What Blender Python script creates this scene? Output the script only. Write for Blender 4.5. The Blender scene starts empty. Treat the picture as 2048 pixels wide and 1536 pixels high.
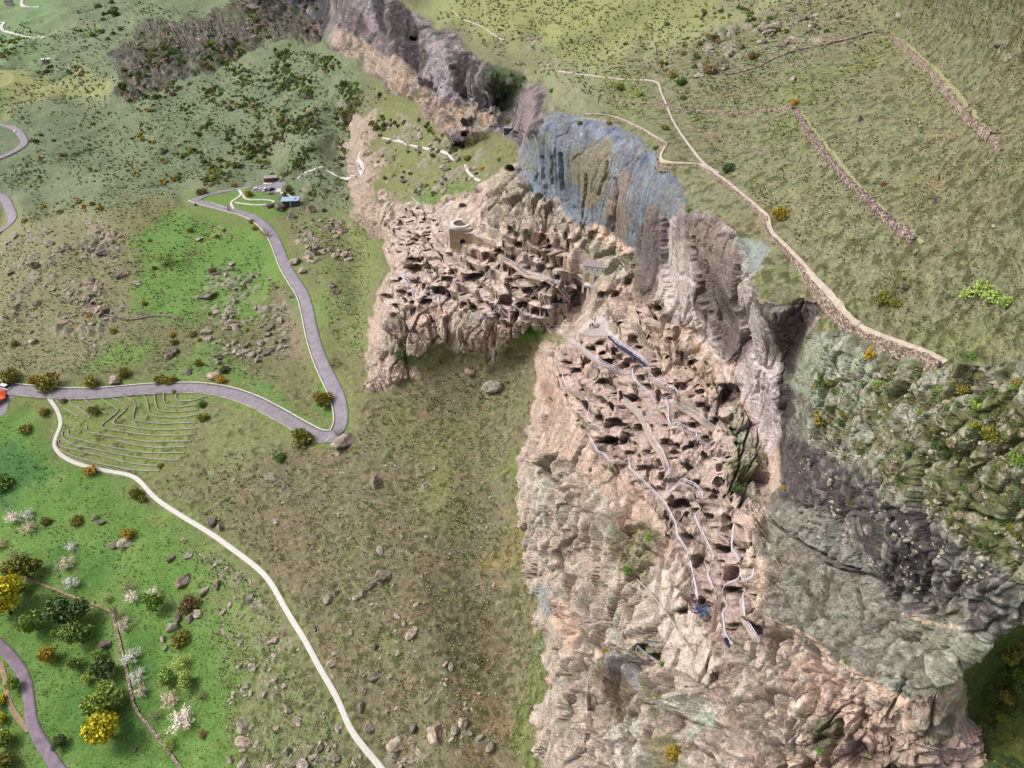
import bpy, bmesh, math, random, time
import numpy as np
from mathutils import Vector, Matrix, Euler
T0 = time.time()
S = bpy.context.scene
COL = S.collection
# ------------------------------------------------------------------ camera
CAMZ = 300.0
PITCH = math.radians(38.0)
FL = 1384.0                      # focal length in photo pixels (2048 wide)
cd = bpy.data.cameras.new('camera'); cam = bpy.data.objects.new('camera', cd); COL.objects.link(cam)
cam.location = (0, 0, CAMZ); cam.rotation_euler = (math.radians(90) - PITCH, 0, 0)
cd.sensor_width = 36.0; cd.lens = 36.0 * FL / 2048.0
cd.clip_start = 0.5; cd.clip_end = 20000
S.camera = cam
# ------------------------------------------------------------------ sky, sun, exposure
SUN_EL, SUN_AZ = math.radians(47), math.radians(-84)      # azimuth from +Y towards +X
w = bpy.data.worlds.new('World'); S.world = w; w.use_nodes = True
nt = w.node_tree; bg = nt.nodes['Background']
sky = nt.nodes.new('ShaderNodeTexSky'); sky.sky_type = 'NISHITA'; sky.sun_disc = False
sky.sun_elevation = SUN_EL; sky.sun_rotation = SUN_AZ; sky.air_density = 1.0; sky.dust_density = 6.0; sky.ozone_density = 1.0
hs = nt.nodes.new('ShaderNodeHueSaturation'); hs.inputs['Saturation'].default_value = 0.42
nt.links.new(sky.outputs[0], hs.inputs['Color']); nt.links.new(hs.outputs[0], bg.inputs[0])
bg.inputs[1].default_value = 0.13
sd = bpy.data.lights.new('sun', 'SUN'); sun = bpy.data.objects.new('sun', sd); COL.objects.link(sun)
sd.energy = 1.5; sd.angle = math.radians(11); sd.color = (1.0, 0.985, 0.96)
sdir = Vector((math.sin(SUN_AZ) * math.cos(SUN_EL), math.cos(SUN_AZ) * math.cos(SUN_EL), math.sin(SUN_EL)))
sun.rotation_euler = sdir.to_track_quat('Z', 'Y').to_euler()
S.view_settings.view_transform = 'Standard'; S.view_settings.look = 'None'
S.view_settings.gamma = 1.0; S.view_settings.exposure = 0.74
S.cycles.max_bounces = 4; S.cycles.diffuse_bounces = 3; S.cycles.glossy_bounces = 1
S.cycles.use_denoising = True

rng = np.random.RandomState(7); random.seed(7)
f32 = np.float32
# ------------------------------------------------------------------ projection helpers (survey of the photo)
CP, SP = math.cos(PITCH), math.sin(PITCH)
def rays(u, v):
    a = (np.asarray(u, float) - 1024) / FL; b = (np.asarray(v, float) - 768) / FL
    return np.stack([a, CP - b * SP, -SP - b * CP], -1)
def project(p):
    p = np.asarray(p, float); x, y, z = p[..., 0], p[..., 1], p[..., 2] - CAMZ
    d = y * CP - z * SP; up = y * SP + z * CP
    return 1024 + FL * x / d, 768 - FL * up / d
# ------------------------------------------------------------------ noise
def _hash(ix, iy, iz, seed):
    h = (ix.astype(np.uint32) * np.uint32(374761393) + iy.astype(np.uint32) * np.uint32(668265263)
         + iz.astype(np.uint32) * np.uint32(2147483647 % 4294967291) + np.uint32(seed * 974634777 % 4294967296))
    h = (h ^ (h >> np.uint32(13))) * np.uint32(1274126177)
    h = h ^ (h >> np.uint32(16)); h = h * np.uint32(2246822519); return h ^ (h >> np.uint32(15))
def vnoise(P, seed=0):
    """gradient-ish value noise in [-1, 1], P (N,3)"""
    F = np.floor(P); I = F.astype(np.int64); f = (P - F).astype(f32)
    s = f * f * f * (f * (f * 6 - 15) + 10)
    out = np.zeros(len(P), f32)
    for dx in (0, 1):
        wx = s[:, 0] if dx else 1 - s[:, 0]
        for dy in (0, 1):
            wy = s[:, 1] if dy else 1 - s[:, 1]
            for dz in (0, 1):
                wz = s[:, 2] if dz else 1 - s[:, 2]
                h = _hash(I[:, 0] + dx, I[:, 1] + dy, I[:, 2] + dz, seed)
                gx = ((h & np.uint32(1023)).astype(f32) / 511.5 - 1)
                gy = (((h >> np.uint32(10)) & np.uint32(1023)).astype(f32) / 511.5 - 1)
                gz = (((h >> np.uint32(20)) & np.uint32(1023)).astype(f32) / 511.5 - 1)
                out += wx * wy * wz * (gx * (f[:, 0] - dx) + gy * (f[:, 1] - dy) + gz * (f[:, 2] - dz))
    return out * 1.4
def fbm(P, lam, octs=3, seed=0, gain=0.5, ridged=False):
    o = 0; a = 1.0; t = 0
    for k in range(octs):
        n = vnoise(P / (lam / 2 ** k) + 17.3 * k, seed + k)
        if ridged: n = 1 - 2 * np.abs(n) * 1.3
        o = o + a * n; t += a; a *= gain
    return o / t
def worley(P, seed=0):
    """F1, F2, cell id hash in 0..1"""
    F = np.floor(P); I = F.astype(np.int64); f = (P - F).astype(f32)
    f1 = np.full(len(P), 9, f32); f2 = f1.copy(); cid = np.zeros(len(P), np.uint32)
    for dx in (-1, 0, 1):
        for dy in (-1, 0, 1):
            for dz in (-1, 0, 1):
                h = _hash(I[:, 0] + dx, I[:, 1] + dy, I[:, 2] + dz, seed)
                px = dx + (h & np.uint32(1023)).astype(f32) / 1023 - f[:, 0]
                py = dy + ((h >> np.uint32(10)) & np.uint32(1023)).astype(f32) / 1023 - f[:, 1]
                pz = dz + ((h >> np.uint32(20)) & np.uint32(1023)).astype(f32) / 1023 - f[:, 2]
                d = px * px + py * py + pz * pz
                m = d < f1
                f2 = np.where(m, f1, np.minimum(f2, d)); cid = np.where(m, h, cid); f1 = np.where(m, d, f1)
    return np.sqrt(f1), np.sqrt(f2), (((cid * np.uint32(2654435761)) >> np.uint32(16)) & np.uint32(255)).astype(f32) / 255
def facet(P, seed=0):
    """fractured blocks: every cell is a tilted plane; returns tilt value and closeness to the joint"""
    F = np.floor(P); I = F.astype(np.int64); f = (P - F).astype(f32)
    f1 = np.full(len(P), 9, f32); f2 = f1.copy(); best = np.zeros(len(P), np.uint32); O = np.zeros((len(P), 3), f32)
    for dx in (-1, 0, 1):
        for dy in (-1, 0, 1):
            for dz in (-1, 0, 1):
                h = _hash(I[:, 0] + dx, I[:, 1] + dy, I[:, 2] + dz, seed)
                o = np.stack([dx + (h & np.uint32(1023)).astype(f32) / 1023 - f[:, 0], dy + ((h >> np.uint32(10)) & np.uint32(1023)).astype(f32) / 1023 - f[:, 1], dz + ((h >> np.uint32(20)) & np.uint32(1023)).astype(f32) / 1023 - f[:, 2]], -1)
                d = (o * o).sum(-1); m = d < f1
                f2 = np.where(m, f1, np.minimum(f2, d)); best = np.where(m, h, best); O = np.where(m[:, None], o, O); f1 = np.where(m, d, f1)
    g = best * np.uint32(2654435761); g = g ^ (g >> np.uint32(15)); rv = np.stack([((g >> np.uint32(s)) & np.uint32(255)).astype(f32) / 127.5 - 1 for s in (0, 8, 16)], -1)
    return (O * rv).sum(-1) + .35 * rv[:, 0], np.sqrt(f2) - np.sqrt(f1)
def sstep(a, b, x):
    t = np.clip((x - a) / (b - a), 0, 1); return t * t * (3 - 2 * t)
def lin(c):
    c = np.asarray(c, float) / 255.0
    return np.where(c <= 0.04045, c / 12.92, ((c + 0.055) / 1.055) ** 2.4)

# ------------------------------------------------------------------ the lie of the land: lines of surveyed points (u, v, height rel. camera)
ROAD = [(-60,756,-189),(0,775,-189),(60,783,-188),(130,788,-187),(200,787,-186),(280,780,-185),(350,776,-184),(400,777,-183),(450,784,-182.4),(500,800,-181.3),(545,822,-180),(590,848,-179),(625,868,-178),(650,877,-177),(672,872,-176.4),(683,855,-175.8),(684,830,-175.2),(676,795,-174.8),(662,765,-174.5),(648,735,-174.2),(634,700,-174),(624,665,-173.7),(615,620,-173.4),(606,590,-173),(590,565,-172.8),(572,535,-172.5),(560,505,-172.4),(550,480,-172.3),(535,458,-172.2),(515,440,-172.2),(490,428,-172.2),(460,420,-172.2),(430,412,-172.2),(400,405,-172.2),(386,398,-172.2)]
PATH = [(98,796,-187.8),(112,815,-189),(122,838,-190.5),(124,852,-191),(112,872,-192),(106,888,-193),(112,902,-194),(140,922,-195),(180,935,-195.3),(225,944,-195.2),(262,950,-194.6),(280,962,-194),(310,996,-193),(360,1030,-191.8),(420,1066,-190.4),(470,1102,-189.2),(520,1140,-188.3),(545,1170,-187.8),(575,1225,-187),(610,1280,-186.6),(636,1330,-186.8),(660,1370,-187.2),(682,1410,-187.6),(695,1450,-188),(715,1480,-188.4),(745,1515,-189),(768,1542,-189.5),(800,1590,-190.5)]
LINES = [
 ROAD, PATH,
 # low ground, bottom left
 [(-300,1290,-216),(0,1290,-210),(60,1360,-211),(60,1440,-212),(120,1536,-213),(180,1700,-215)],
 [(-300,1000,-214),(0,1000,-205),(0,1130,-207),(200,1230,-203),(280,1400,-204),(340,1536,-205),(380,1700,-206)],
 [(400,1200,-197),(500,1400,-194),(560,1560,-194)], [(150,1030,-199),(300,1100,-197)],
 [(250,860,-190),(350,820,-187)],[(420,900,-184),(330,930,-190)],
 # slope under the cliff
 [(500,900,-180.5),(600,960,-180),(640,1060,-179.5)],[(620,1180,-183),(750,1350,-183),(830,1536,-185)],
 [(720,1000,-174),(800,1100,-174),(850,1250,-175),(900,1400,-177),(920,1560,-179)],
 [(760,860,-171),(900,900,-169),(900,1000,-168)],
 [(640,800,-178.5),(600,720,-179),(560,640,-179.5),(590,790,-179.8)],
 [(450,560,-178.5),(400,500,-177),(420,440,-175)],[(300,520,-179),(300,640,-182.5),(450,690,-181),(350,740,-184)],
 [(740,860,-171.5),(735,800,-169)],
 # foot of the cliff, from far to near
 [(704,240,-149),(694,300,-157),(695,360,-163),(700,435,-166),(745,482,-164),(757,540,-163),(748,600,-165),(735,680,-167),(733,775,-168),(790,775,-166),(850,755,-163),(905,712,-158),(960,712,-155),(1000,705,-151),(1060,672,-143),(1095,690,-142),(1085,740,-146),(1060,830,-153),(1042,900,-157),(1028,960,-159),(1040,1040,-161),(1062,1130,-163),(1080,1220,-164.5),(1092,1300,-166),(1082,1380,-167),(1080,1460,-168),(1085,1560,-170),(1090,1700,-173)],
 # lip of the lower rock wall
 [(722,262,-134),(722,330,-141),(728,420,-147),(770,470,-146),(782,530,-146),(775,590,-147),(768,640,-149),(760,700,-154)],
 [(800,700,-154),(860,690,-151),(900,665,-147),(950,668,-144),(1000,660,-141),(1060,650,-137),(1110,660,-134)],
 [(800,612,-143),(900,585,-138),(960,612,-137),(1020,640,-134),(1090,640,-129),(1130,600,-122)],
 [(1135,640,-128),(1140,600,-124),(1148,560,-120)],
 # inside the middle caves
 [(800,500,-135),(860,490,-130),(900,475,-120),(940,478,-116.5),(1000,500,-116),(1060,530,-114),(1110,560,-113),(1140,575,-112)],
 [(850,430,-125),(905,440,-116),(925,438,-112),(960,430,-109),(1010,450,-105),(1060,470,-103)],
 [(800,420,-132),(870,395,-118),(930,375,-112),(980,350,-105),(1030,330,-96)],
 # lip of the near ridge
 [(1102,692,-121),(1108,735,-121),(1130,800,-121.5),(1165,850,-121),(1190,900,-119),(1215,935,-118),(1262,945,-115),(1300,985,-112),(1340,1050,-109.5),(1365,1110,-108),(1385,1180,-107),(1400,1250,-107),(1420,1330,-109)],
 [(1085,800,-135),(1080,900,-140),(1075,1000,-144),(1105,1100,-146),(1120,1250,-149),(1115,1380,-151),(1120,1536,-152)],
 [(1150,950,-130),(1200,1050,-124),(1260,1120,-118.5),(1300,1200,-115.5),(1330,1300,-114)],
 [(1160,1100,-139),(1200,1250,-136),(1215,1400,-133),(1230,1560,-132)],
 # platform and the terraces behind it
 [(1150,690,-111),(1180,655,-108.5),(1200,640,-108),(1225,670,-107)],
 [(1230,720,-108),(1280,800,-106.5),(1310,860,-106),(1330,930,-105.5),(1390,1000,-104),(1430,1080,-103)],
 [(1300,740,-102),(1350,790,-101),(1400,850,-101),(1430,900,-101),(1450,960,-100.5),(1470,1050,-99.5),(1500,1150,-97.5),(1520,1250,-97)],
 # foot of the great wall
 [(1030,335,-94),(1090,385,-95),(1150,430,-96),(1210,470,-96.5),(1268,512,-97),(1300,560,-97),(1350,640,-96.5),(1400,670,-95.5),(1450,735,-96),(1485,790,-98),(1530,860,-100),(1548,930,-102.5),(1540,990,-104)],
 [(1340,700,-98),(1400,740,-98),(1440,800,-99.5),(1475,860,-101),(1520,940,-103),(1500,1010,-101)],
 [(1180,480,-101),(1220,530,-102),(1260,580,-102),(1290,640,-102)],
 [(1150,520,-106),(1180,560,-108),(1215,600,-107.5)],
 # brow of the great wall
 [(1055,262,-76),(1100,240,-71.5),(1160,236,-70),(1230,262,-68),(1290,300,-67),(1325,350,-67),(1350,400,-68),(1368,425,-67),(1420,440,-63.5),(1475,468,-60.5),(1490,492,-60.5),(1505,540,-61),(1520,600,-63),(1550,640,-62.5)],
 [(1390,560,-79.5),(1400,640,-91)],[(1475,640,-79),(1490,720,-88)],[(1520,700,-78),(1560,760,-82),(1563,850,-91),(1560,930,-100)],
 # gully
 [(1640,618,-58.5),(1610,650,-66),(1592,690,-75),(1584,740,-81),(1580,790,-86),(1572,860,-93)],
 # shoulder to the right of the gully
 [(1660,640,-58),(1632,672,-61),(1606,712,-66),(1592,780,-74),(1590,860,-82),(1585,930,-88),(1566,985,-93),(1545,1020,-97)],
 [(1700,655,-57),(1800,715,-52.5),(1890,728,-48),(2048,730,-41),(2200,735,-36),(2600,740,-34.5),(3000,760,-34)],
 [(1680,720,-60),(1700,850,-67),(1700,950,-72),(1690,1050,-80)],
 [(1850,850,-54),(1850,980,-60),(1800,1080,-68),(1760,1130,-74)],[(2040,880,-47),(2048,1000,-51),(2040,1120,-57),(2200,1100,-52),(2600,1080,-50),(3000,1080,-49)],
 [(1530,1040,-97),(1620,1090,-90),(1720,1140,-83),(1800,1190,-77.5),(1850,1230,-75)],
 [(1540,1180,-95.5),(1620,1240,-91),(1700,1340,-86.5),(1760,1375,-83.5),(1830,1392,-80.5),(1895,1385,-76),(1935,1330,-72),(1985,1270,-67),(2060,1240,-63),(2200,1200,-58)],
 [(1720,1230,-83),(1850,1290,-77),(1920,1230,-70)],
 [(1940,1440,-89),(1965,1380,-87),(2000,1330,-84),(2048,1310,-81),(2060,1480,-87),(2000,1536,-90),(2200,1400,-83)],
 [(1400,1330,-108),(1450,1380,-107),(1440,1460,-108),(1380,1560,-113)],[(1500,1290,-99),(1530,1350,-99),(1560,1430,-97.5),(1560,1560,-101)],
 [(1650,1400,-91),(1720,1450,-90),(1700,1560,-95)],[(1800,1440,-87),(1860,1450,-86),(1850,1560,-91)],
 [(1280,1300,-124),(1290,1400,-124),(1310,1520,-124),(1320,1700,-126)],
 [(1500,1750,-108),(1800,1750,-101),(2200,1750,-98),(2600,1700,-95),(3000,1650,-93)],
 # hillside above
 [(1170,229,-68.6),(1215,232,-67.6),(1255,245,-66.5),(1300,268,-65),(1332,288,-63.5),(1322,326,-63.2),(1400,328,-62),(1420,342,-61.6),(1460,372,-60.5),(1505,412,-59),(1535,440,-57.5),(1548,465,-57.5),(1590,512,-57),(1640,580,-56.3),(1700,645,-55.5)],
 [(1120,144,-72),(1200,155,-68.5),(1312,163,-65),(1340,215,-64.5),(1370,265,-63.5)],
 [(1590,220,-53),(1640,285,-49.5),(1700,360,-47),(1760,430,-45),(1835,480,-43)],
 [(1780,65,-46),(1870,150,-38),(1930,215,-35),(1980,265,-32),(2048,330,-30),(2200,420,-27)],
 [(1230,200,-67.5),(1400,222,-62),(1500,226,-58)],[(1380,150,-60),(1500,110,-56),(1640,90,-50)],
 [(1880,600,-45),(2048,560,-37),(2200,560,-32),(2600,580,-31),(3000,600,-31)],[(1700,200,-47),(1850,330,-40),(1980,450,-36.5)],
 [(2048,120,-26),(3000,0,-13.2),(2600,0,-13.6),(2200,0,-14),(2048,0,-20),(1850,0,-34)],
 [(1700,0,-44),(1550,0,-53),(1400,0,-60),(1250,0,-68),(1100,0,-78),(980,0,-84),(860,0,-89)],
 [(1100,70,-80),(1000,110,-83),(1060,115,-81),(1100,190,-76),(1060,205,-77)],[(950,60,-84),(1300,90,-65)],
 [(1340,10,-61),(1200,50,-69),(1080,95,-79.5)],[(1600,5,-48),(1400,72,-57.5),(1250,115,-64),(1160,138,-69)],[(860,30,-88),(960,35,-85.5)],
 # far cliff
 [(660,-40,-83),(790,5,-87),(830,35,-88),(880,80,-87),(930,112,-86),(990,150,-85),(1050,170,-83),(1075,190,-80)],
 [(500,-60,-95),(600,-60,-90)],
 [(664,100,-121),(720,115,-118.5),(770,180,-119),(830,215,-116),(870,235,-113),(930,262,-110),(985,262,-107),(1015,262,-105),(1040,262,-98)],
 [(1020,190,-98),(1030,235,-103)],
 [(504,40,-138),(560,48,-133),(620,75,-129),(640,105,-126)],
 [(500,-5,-118),(560,-10,-113),(640,0,-110)],
 [(735,222,-133),(800,262,-128),(860,290,-123),(930,310,-117.5),(960,350,-112),(985,340,-107)],
 [(740,300,-137),(790,320,-133),(850,370,-126),(790,400,-134),(880,400,-118.5)],[(910,285,-113),(890,290,-117)],
 # slopes far left
 [(640,180,-142),(620,260,-153),(600,330,-163)],[(560,140,-147),(500,220,-160),(400,300,-178)],[(520,300,-168.5),(480,350,-176)],
 [(535,362,-170.5),(560,375,-170.5),(520,378,-170.8),(480,385,-171.5),(590,395,-170)],[(650,345,-160),(720,350,-155),(690,400,-165)],[(630,440,-169),(660,520,-169),(690,600,-168),(650,640,-171)],
 [(395,388,-174),(300,400,-178),(235,405,-180),(160,440,-180),(80,462,-184),(20,480,-190)],
 [(380,380,-178),(300,372,-188),(200,385,-196),(100,420,-205)],
 [(150,490,-178),(230,530,-179),(100,560,-181)],[(0,600,-187),(150,650,-184),(60,700,-187)],[(-300,650,-200),(-300,500,-206)],
 [(0,392,-213),(22,432,-211),(5,468,-210)],[(0,250,-218),(50,290,-216),(0,315,-214)],
 [(100,330,-207),(200,280,-204),(320,240,-188)],[(-300,300,-230),(-300,100,-250),(-300,0,-262)],
 [(0,0,-236),(40,40,-232),(0,90,-230),(100,100,-226),(100,170,-222),(0,190,-226)],[(200,200,-211),(100,250,-214)],
 [(300,-5,-200),(200,40,-216),(260,60,-205)],[(450,-5,-160),(400,40,-172)],
 # dark outcrop
 [(265,110,-180),(300,60,-172),(360,70,-163),(440,90,-152),(480,80,-146),(505,60,-141)],
 [(225,190,-196),(300,212,-189),(350,200,-182),(420,150,-170),(480,110,-157)],
]
def build_ctrl():
    pts = []
    for L in LINES:
        L = np.array(L, float); r = rays(L[:, 0], L[:, 1]); q = -r[:, 2] / -L[:, 2]
        for i in range(len(L)):
            pts.append((L[i, 0], L[i, 1], q[i]))
            if i + 1 < len(L):
                d = math.hypot(L[i + 1, 0] - L[i, 0], L[i + 1, 1] - L[i, 1]); n = int(d // 26)
                if d > 200: n = 3
                for k in range(1, n + 1):
                    t = k / (n + 1); pts.append(tuple(L[i, :2] * (1 - t) + L[i + 1, :2] * t) + (q[i] * (1 - t) + q[i + 1] * t,))
    P = np.array(pts); _, idx = np.unique(np.round(P[:, :2] / 5), axis=0, return_index=True)
    return P[idx]
CT = build_ctrl()
def fit():
    X = CT[:, :2] / 1000; n = len(X)
    D = np.sqrt(((X[:, None] - X[None]) ** 2).sum(-1)) - 0.0 + np.eye(n) * 0.0
    A = np.zeros((n + 3, n + 3)); A[:n, :n] = -D + np.eye(n) * 0.004
    A[:n, n] = A[n, :n] = 1; A[:n, n + 1:] = X; A[n + 1:, :n] = X.T
    b = np.zeros(n + 3); b[:n] = CT[:, 2]
    return np.linalg.solve(A, b)
WT = fit()
def qeval(u, v):
    X = np.stack([u, v], -1) / 1000; out = np.empty(len(X)); C = CT[:, :2] / 1000
    c2 = (C ** 2).sum(-1)
    for i in range(0, len(X), 40000):
        x = X[i:i + 40000]
        D = np.sqrt(np.maximum((x ** 2).sum(-1)[:, None] + c2 - 2 * x @ C.T, 0))
        out[i:i + 40000] = -D @ WT[:len(C)] + WT[len(C)] + x @ WT[len(C) + 1:]
    return out
def axis(lo, hi, step, out_lo, out_hi):
    a = list(np.arange(lo, hi + step, step)); s = step; x = a[-1]
    while x < out_hi: s = min(s * 1.12, 16); x += s; a.append(x)
    s = step; x = a[0]; pre = []
    while x > out_lo: s = min(s * 1.12, 16); x -= s; pre.append(x)
    return np.array(pre[::-1] + a)
STEP = 2.0
US = axis(-30, 2078, STEP, -420, 3000); VS = axis(-16, 1552, STEP, -70, 1980)
NU, NV = len(US), len(VS)
# coarse evaluation then linear refinement
cu = np.arange(-460, 3080, 5.0); cv = np.arange(-100, 2020, 5.0)
CUg, CVg = np.meshgrid(cu, cv)
QC = qeval(CUg.ravel(), CVg.ravel()).reshape(CUg.shape)
def blur(a, n=1):
    for _ in range(n):
        p = np.pad(a, 1, mode='edge')
        a = (p[:-2, 1:-1] + p[2:, 1:-1] + 2 * p[1:-1, 1:-1]) / 4; p = np.pad(a, 1, mode='edge'); a = (p[1:-1, :-2] + p[1:-1, 2:] + 2 * p[1:-1, 1:-1]) / 4
    return a
QC = blur(QC, 1); QC = np.clip(QC, 1 / 2600.0, 1 / 25.0)
def bil(A, x0, y0, st, u, v):
    x = np.clip((u - x0) / st, 0, A.shape[1] - 1.001); y = np.clip((v - y0) / st, 0, A.shape[0] - 1.001)
    i = x.astype(int); j = y.astype(int); fx = x - i; fy = y - j
    return (A[j, i] * (1 - fx) + A[j, i + 1] * fx) * (1 - fy) + (A[j + 1, i] * (1 - fx) + A[j + 1, i + 1] * fx) * fy
def qs(u, v): return bil(QC, cu[0], cv[0], 5.0, np.asarray(u, float), np.asarray(v, float))
def base_point(u, v):
    r = rays(u, v); q = qs(u, v); p = r / q[..., None]; p[..., 2] += CAMZ; return p
Ug, Vg = np.meshgrid(US, VS); U = Ug.ravel(); V = Vg.ravel()
P0 = base_point(U, V)
def grid_normals(P):
    G = P.reshape(NV, NU, 3); gu = np.gradient(G, axis=1); gv = np.gradient(G, axis=0)
    n = np.cross(gv, gu); n /= np.linalg.norm(n, axis=-1, keepdims=True) + 1e-12
    return n.reshape(-1, 3)
print('base', NU, NV, len(CT), time.time() - T0)
# ------------------------------------------------------------------ region masks (surveyed outlines, soft and ragged edges)
RS = 4.0; RX0, RY0 = -440.0, -100.0; RNX, RNY = 722, 526
_rx = RX0 + RS * np.arange(RNX); _ry = RY0 + RS * np.arange(RNY)
def raster(poly):
    A = np.zeros((RNY, RNX), bool); n = len(poly); X = _rx[None, :]
    for i in range(n):
        x1, y1 = poly[i]; x2, y2 = poly[(i + 1) % n]
        if y1 == y2: continue
        rows = ((y1 <= _ry) & (_ry < y2)) | ((y2 <= _ry) & (_ry < y1))
        xi = x1 + (_ry[rows] - y1) * (x2 - x1) / (y2 - y1)
        A[rows] ^= X > xi[:, None]
    return (~A if False else A).astype(f32)
def blur_r(a, r):
    """box blur twice, radius in raster cells"""
    k = 2 * r + 1
    for _ in range(2):
        for ax in (0, 1):
            p = np.pad(a, [(r + 1, r) if i == ax else (0, 0) for i in (0, 1)], mode='edge').cumsum(ax)
            a = (p[k:] - p[:-k]) / k if ax == 0 else (p[:, k:] - p[:, :-k]) / k
    return a
Z0 = np.zeros(len(U))
UVp = np.stack([U, V, Z0], -1)
def warp_uv(P2, amp=1.0):
    return (vnoise(P2 / 70, 3) * 16 + vnoise(P2 / 22, 4) * 8 + vnoise(P2 / 8, 5) * 4) * amp
WUX = warp_uv(UVp); WUY = warp_uv(UVp + [300.5, 100.5, 9.5])
def mask(poly, soft=2, warp=1.0, uv=None):
    A = raster(poly)
    if soft: A = blur_r(A, soft)
    u, v = (U, V) if uv is None else uv
    m = bil(A, RX0, RY0, RS, u + WUX * warp, v + WUY * warp)
    return np.clip((m - 0.5) * 1.6 + 0.5, 0, 1).astype(f32) if soft < 6 else m.astype(f32)
def poly_dist(pts, u, v, reach):
    """distance in px to a polyline, only computed near it"""
    out = np.full(len(u), 1e6, f32); pts = np.array(pts, float)[:, :2]
    lo = pts.min(0) - reach; hi = pts.max(0) + reach
    idx = np.nonzero((u > lo[0]) & (u < hi[0]) & (v > lo[1]) & (v < hi[1]))[0]
    uu, vv = u[idx], v[idx]; d = np.full(len(idx), 1e6)
    for a, b in zip(pts[:-1], pts[1:]):
        ab = b - a; t = np.clip(((uu - a[0]) * ab[0] + (vv - a[1]) * ab[1]) / (ab @ ab + 1e-9), 0, 1)
        d = np.minimum(d, np.hypot(uu - a[0] - t * ab[0], vv - a[1] - t * ab[1]))
    out[idx] = d; return out
PO = dict(
 far_left=[(-440,-100),(860,-100),(700,230),(700,420),(620,420),(380,400),(0,460),(-440,500)],
 mid_caves=[(712,440),(745,400),(770,388),(830,408),(880,418),(905,392),(960,372),(1010,350),(1035,330),(1060,345),(1100,395),(1160,440),(1265,510),(1275,600),(1180,640),(1150,660),(1115,664),(1090,648),(1060,662),(1010,672),(985,722),(905,712),(870,690),(800,715),(850,755),(790,778),(735,770),(735,660),(757,600),(775,545),(768,480)],
 rim=[(700,235),(745,225),(735,290),(768,330),(742,400),(770,440),(765,470),(745,482),(712,440),(692,300)],
 near=[(1100,692),(1180,640),(1275,590),(1290,560),(1360,650),(1450,740),(1500,800),(1545,1000),(1530,1040),(1560,1100),(1545,1250),(1560,1300),(1600,2000),(1085,2000),(1083,1460),(1095,1300),(1080,1220),(1040,1040),(1028,960),(1060,830)],
 wall=[(1035,345),(1040,300),(1055,262),(1100,232),(1160,228),(1230,254),(1290,292),(1335,345),(1372,415),(1420,435),(1478,462),(1495,500),(1510,540),(1530,600),(1560,605),(1650,610),(1630,650),(1600,690),(1592,780),(1575,900),(1560,960),(1545,1000),(1520,900),(1485,800),(1450,740),(1350,645),(1300,570),(1268,512),(1150,432)],
 right=[(1632,668),(1700,662),(1760,700),(1890,735),(2048,725),(2450,725),(2450,1220),(2060,1240),(1985,1270),(1935,1330),(1895,1385),(1830,1392),(1760,1375),(1700,1340),(1540,1245),(1560,1100),(1535,1030),(1566,985),(1590,860),(1592,780),(1606,712)],
 bottom=[(1545,1240),(1700,1340),(1760,1378),(1895,1388),(1932,1340),(1935,1440),(1960,1540),(1960,2000),(1600,2000),(1560,1300)],
 pit=[(1932,1335),(1985,1272),(2060,1245),(2450,1210),(2450,2000),(1965,2000),(1955,1500),(1930,1440)],
 farcliff=[(500,-100),(790,-100),(800,5),(835,28),(905,72),(938,108),(1000,148),(1060,172),(1105,182),(1092,225),(1062,262),(1046,300),(1034,285),(985,268),(930,300),(885,262),(830,215),(775,180),(720,120),(664,108),(660,40),(640,100),(560,60),(506,70),(498,10)],
 outcrop=[(265,75),(330,50),(430,62),(500,0),(560,10),(640,60),(640,105),(520,80),(440,130),(330,205),(270,215),(225,190),(240,110)],
)
M = {k: mask(p, 1, {'near': 2.0, 'mid_caves': 1.3, 'outcrop': 2.2, 'rim': 1.6, 'bottom': 1.4}.get(k, 1.0)) for k, p in PO.items()}
T_MID = mask([(780,430),(840,405),(900,440),(960,470),(1000,450),(1060,470),(1150,455),(1160,600),(1130,650),(1060,655),(1010,655),(960,625),(900,600),(800,632),(765,612),(782,540)], 2)
T_NEAR = mask([(1112,700),(1180,660),(1280,600),(1330,640),(1440,760),(1480,860),(1450,960),(1520,1060),(1535,1240),(1430,1290),(1370,1130),(1330,1040),(1250,950),(1160,860),(1115,760)], 2)
ROCK = np.clip(M['mid_caves'] + M['rim'] + M['near'] + M['wall'] + M['right'] + M['bottom'] + M['farcliff'] + M['outcrop'], 0, 1)
flat_lines = [(ROAD, 24), (PATH, 12)]
ROCKSPOT = np.clip(
    mask([(0,470),(200,430),(250,500),(230,600),(260,640),(180,700),(60,650),(-100,660),(-200,500)], 3)
  + mask([(600,440),(700,420),(700,520),(640,540),(580,470)], 3) * .8
  + mask([(400,540),(560,560),(600,640),(560,700),(420,720),(380,640)], 3) * .7
  + mask([(750,215),(930,290),(1000,330),(960,370),(880,400),(800,400),(745,330)], 2) * .8
  + mask([(1370,90),(1500,30),(1640,0),(1700,60),(1500,120),(1400,150)], 3) * .9
  + mask([(1060,60),(1120,120),(1180,200),(1080,250),(1000,120)], 3) * .6
  + mask([(640,230),(720,180),(760,260),(700,300),(690,420),(620,420),(560,440),(600,330)], 4) * .35
  + mask([(420,1080),(560,1240),(700,1450),(760,1560),(520,1560),(470,1300)], 4) * .35
  + mask([(780,1380),(960,1400),(1000,1560),(760,1560)], 3) * .3, 0, 1)

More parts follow.
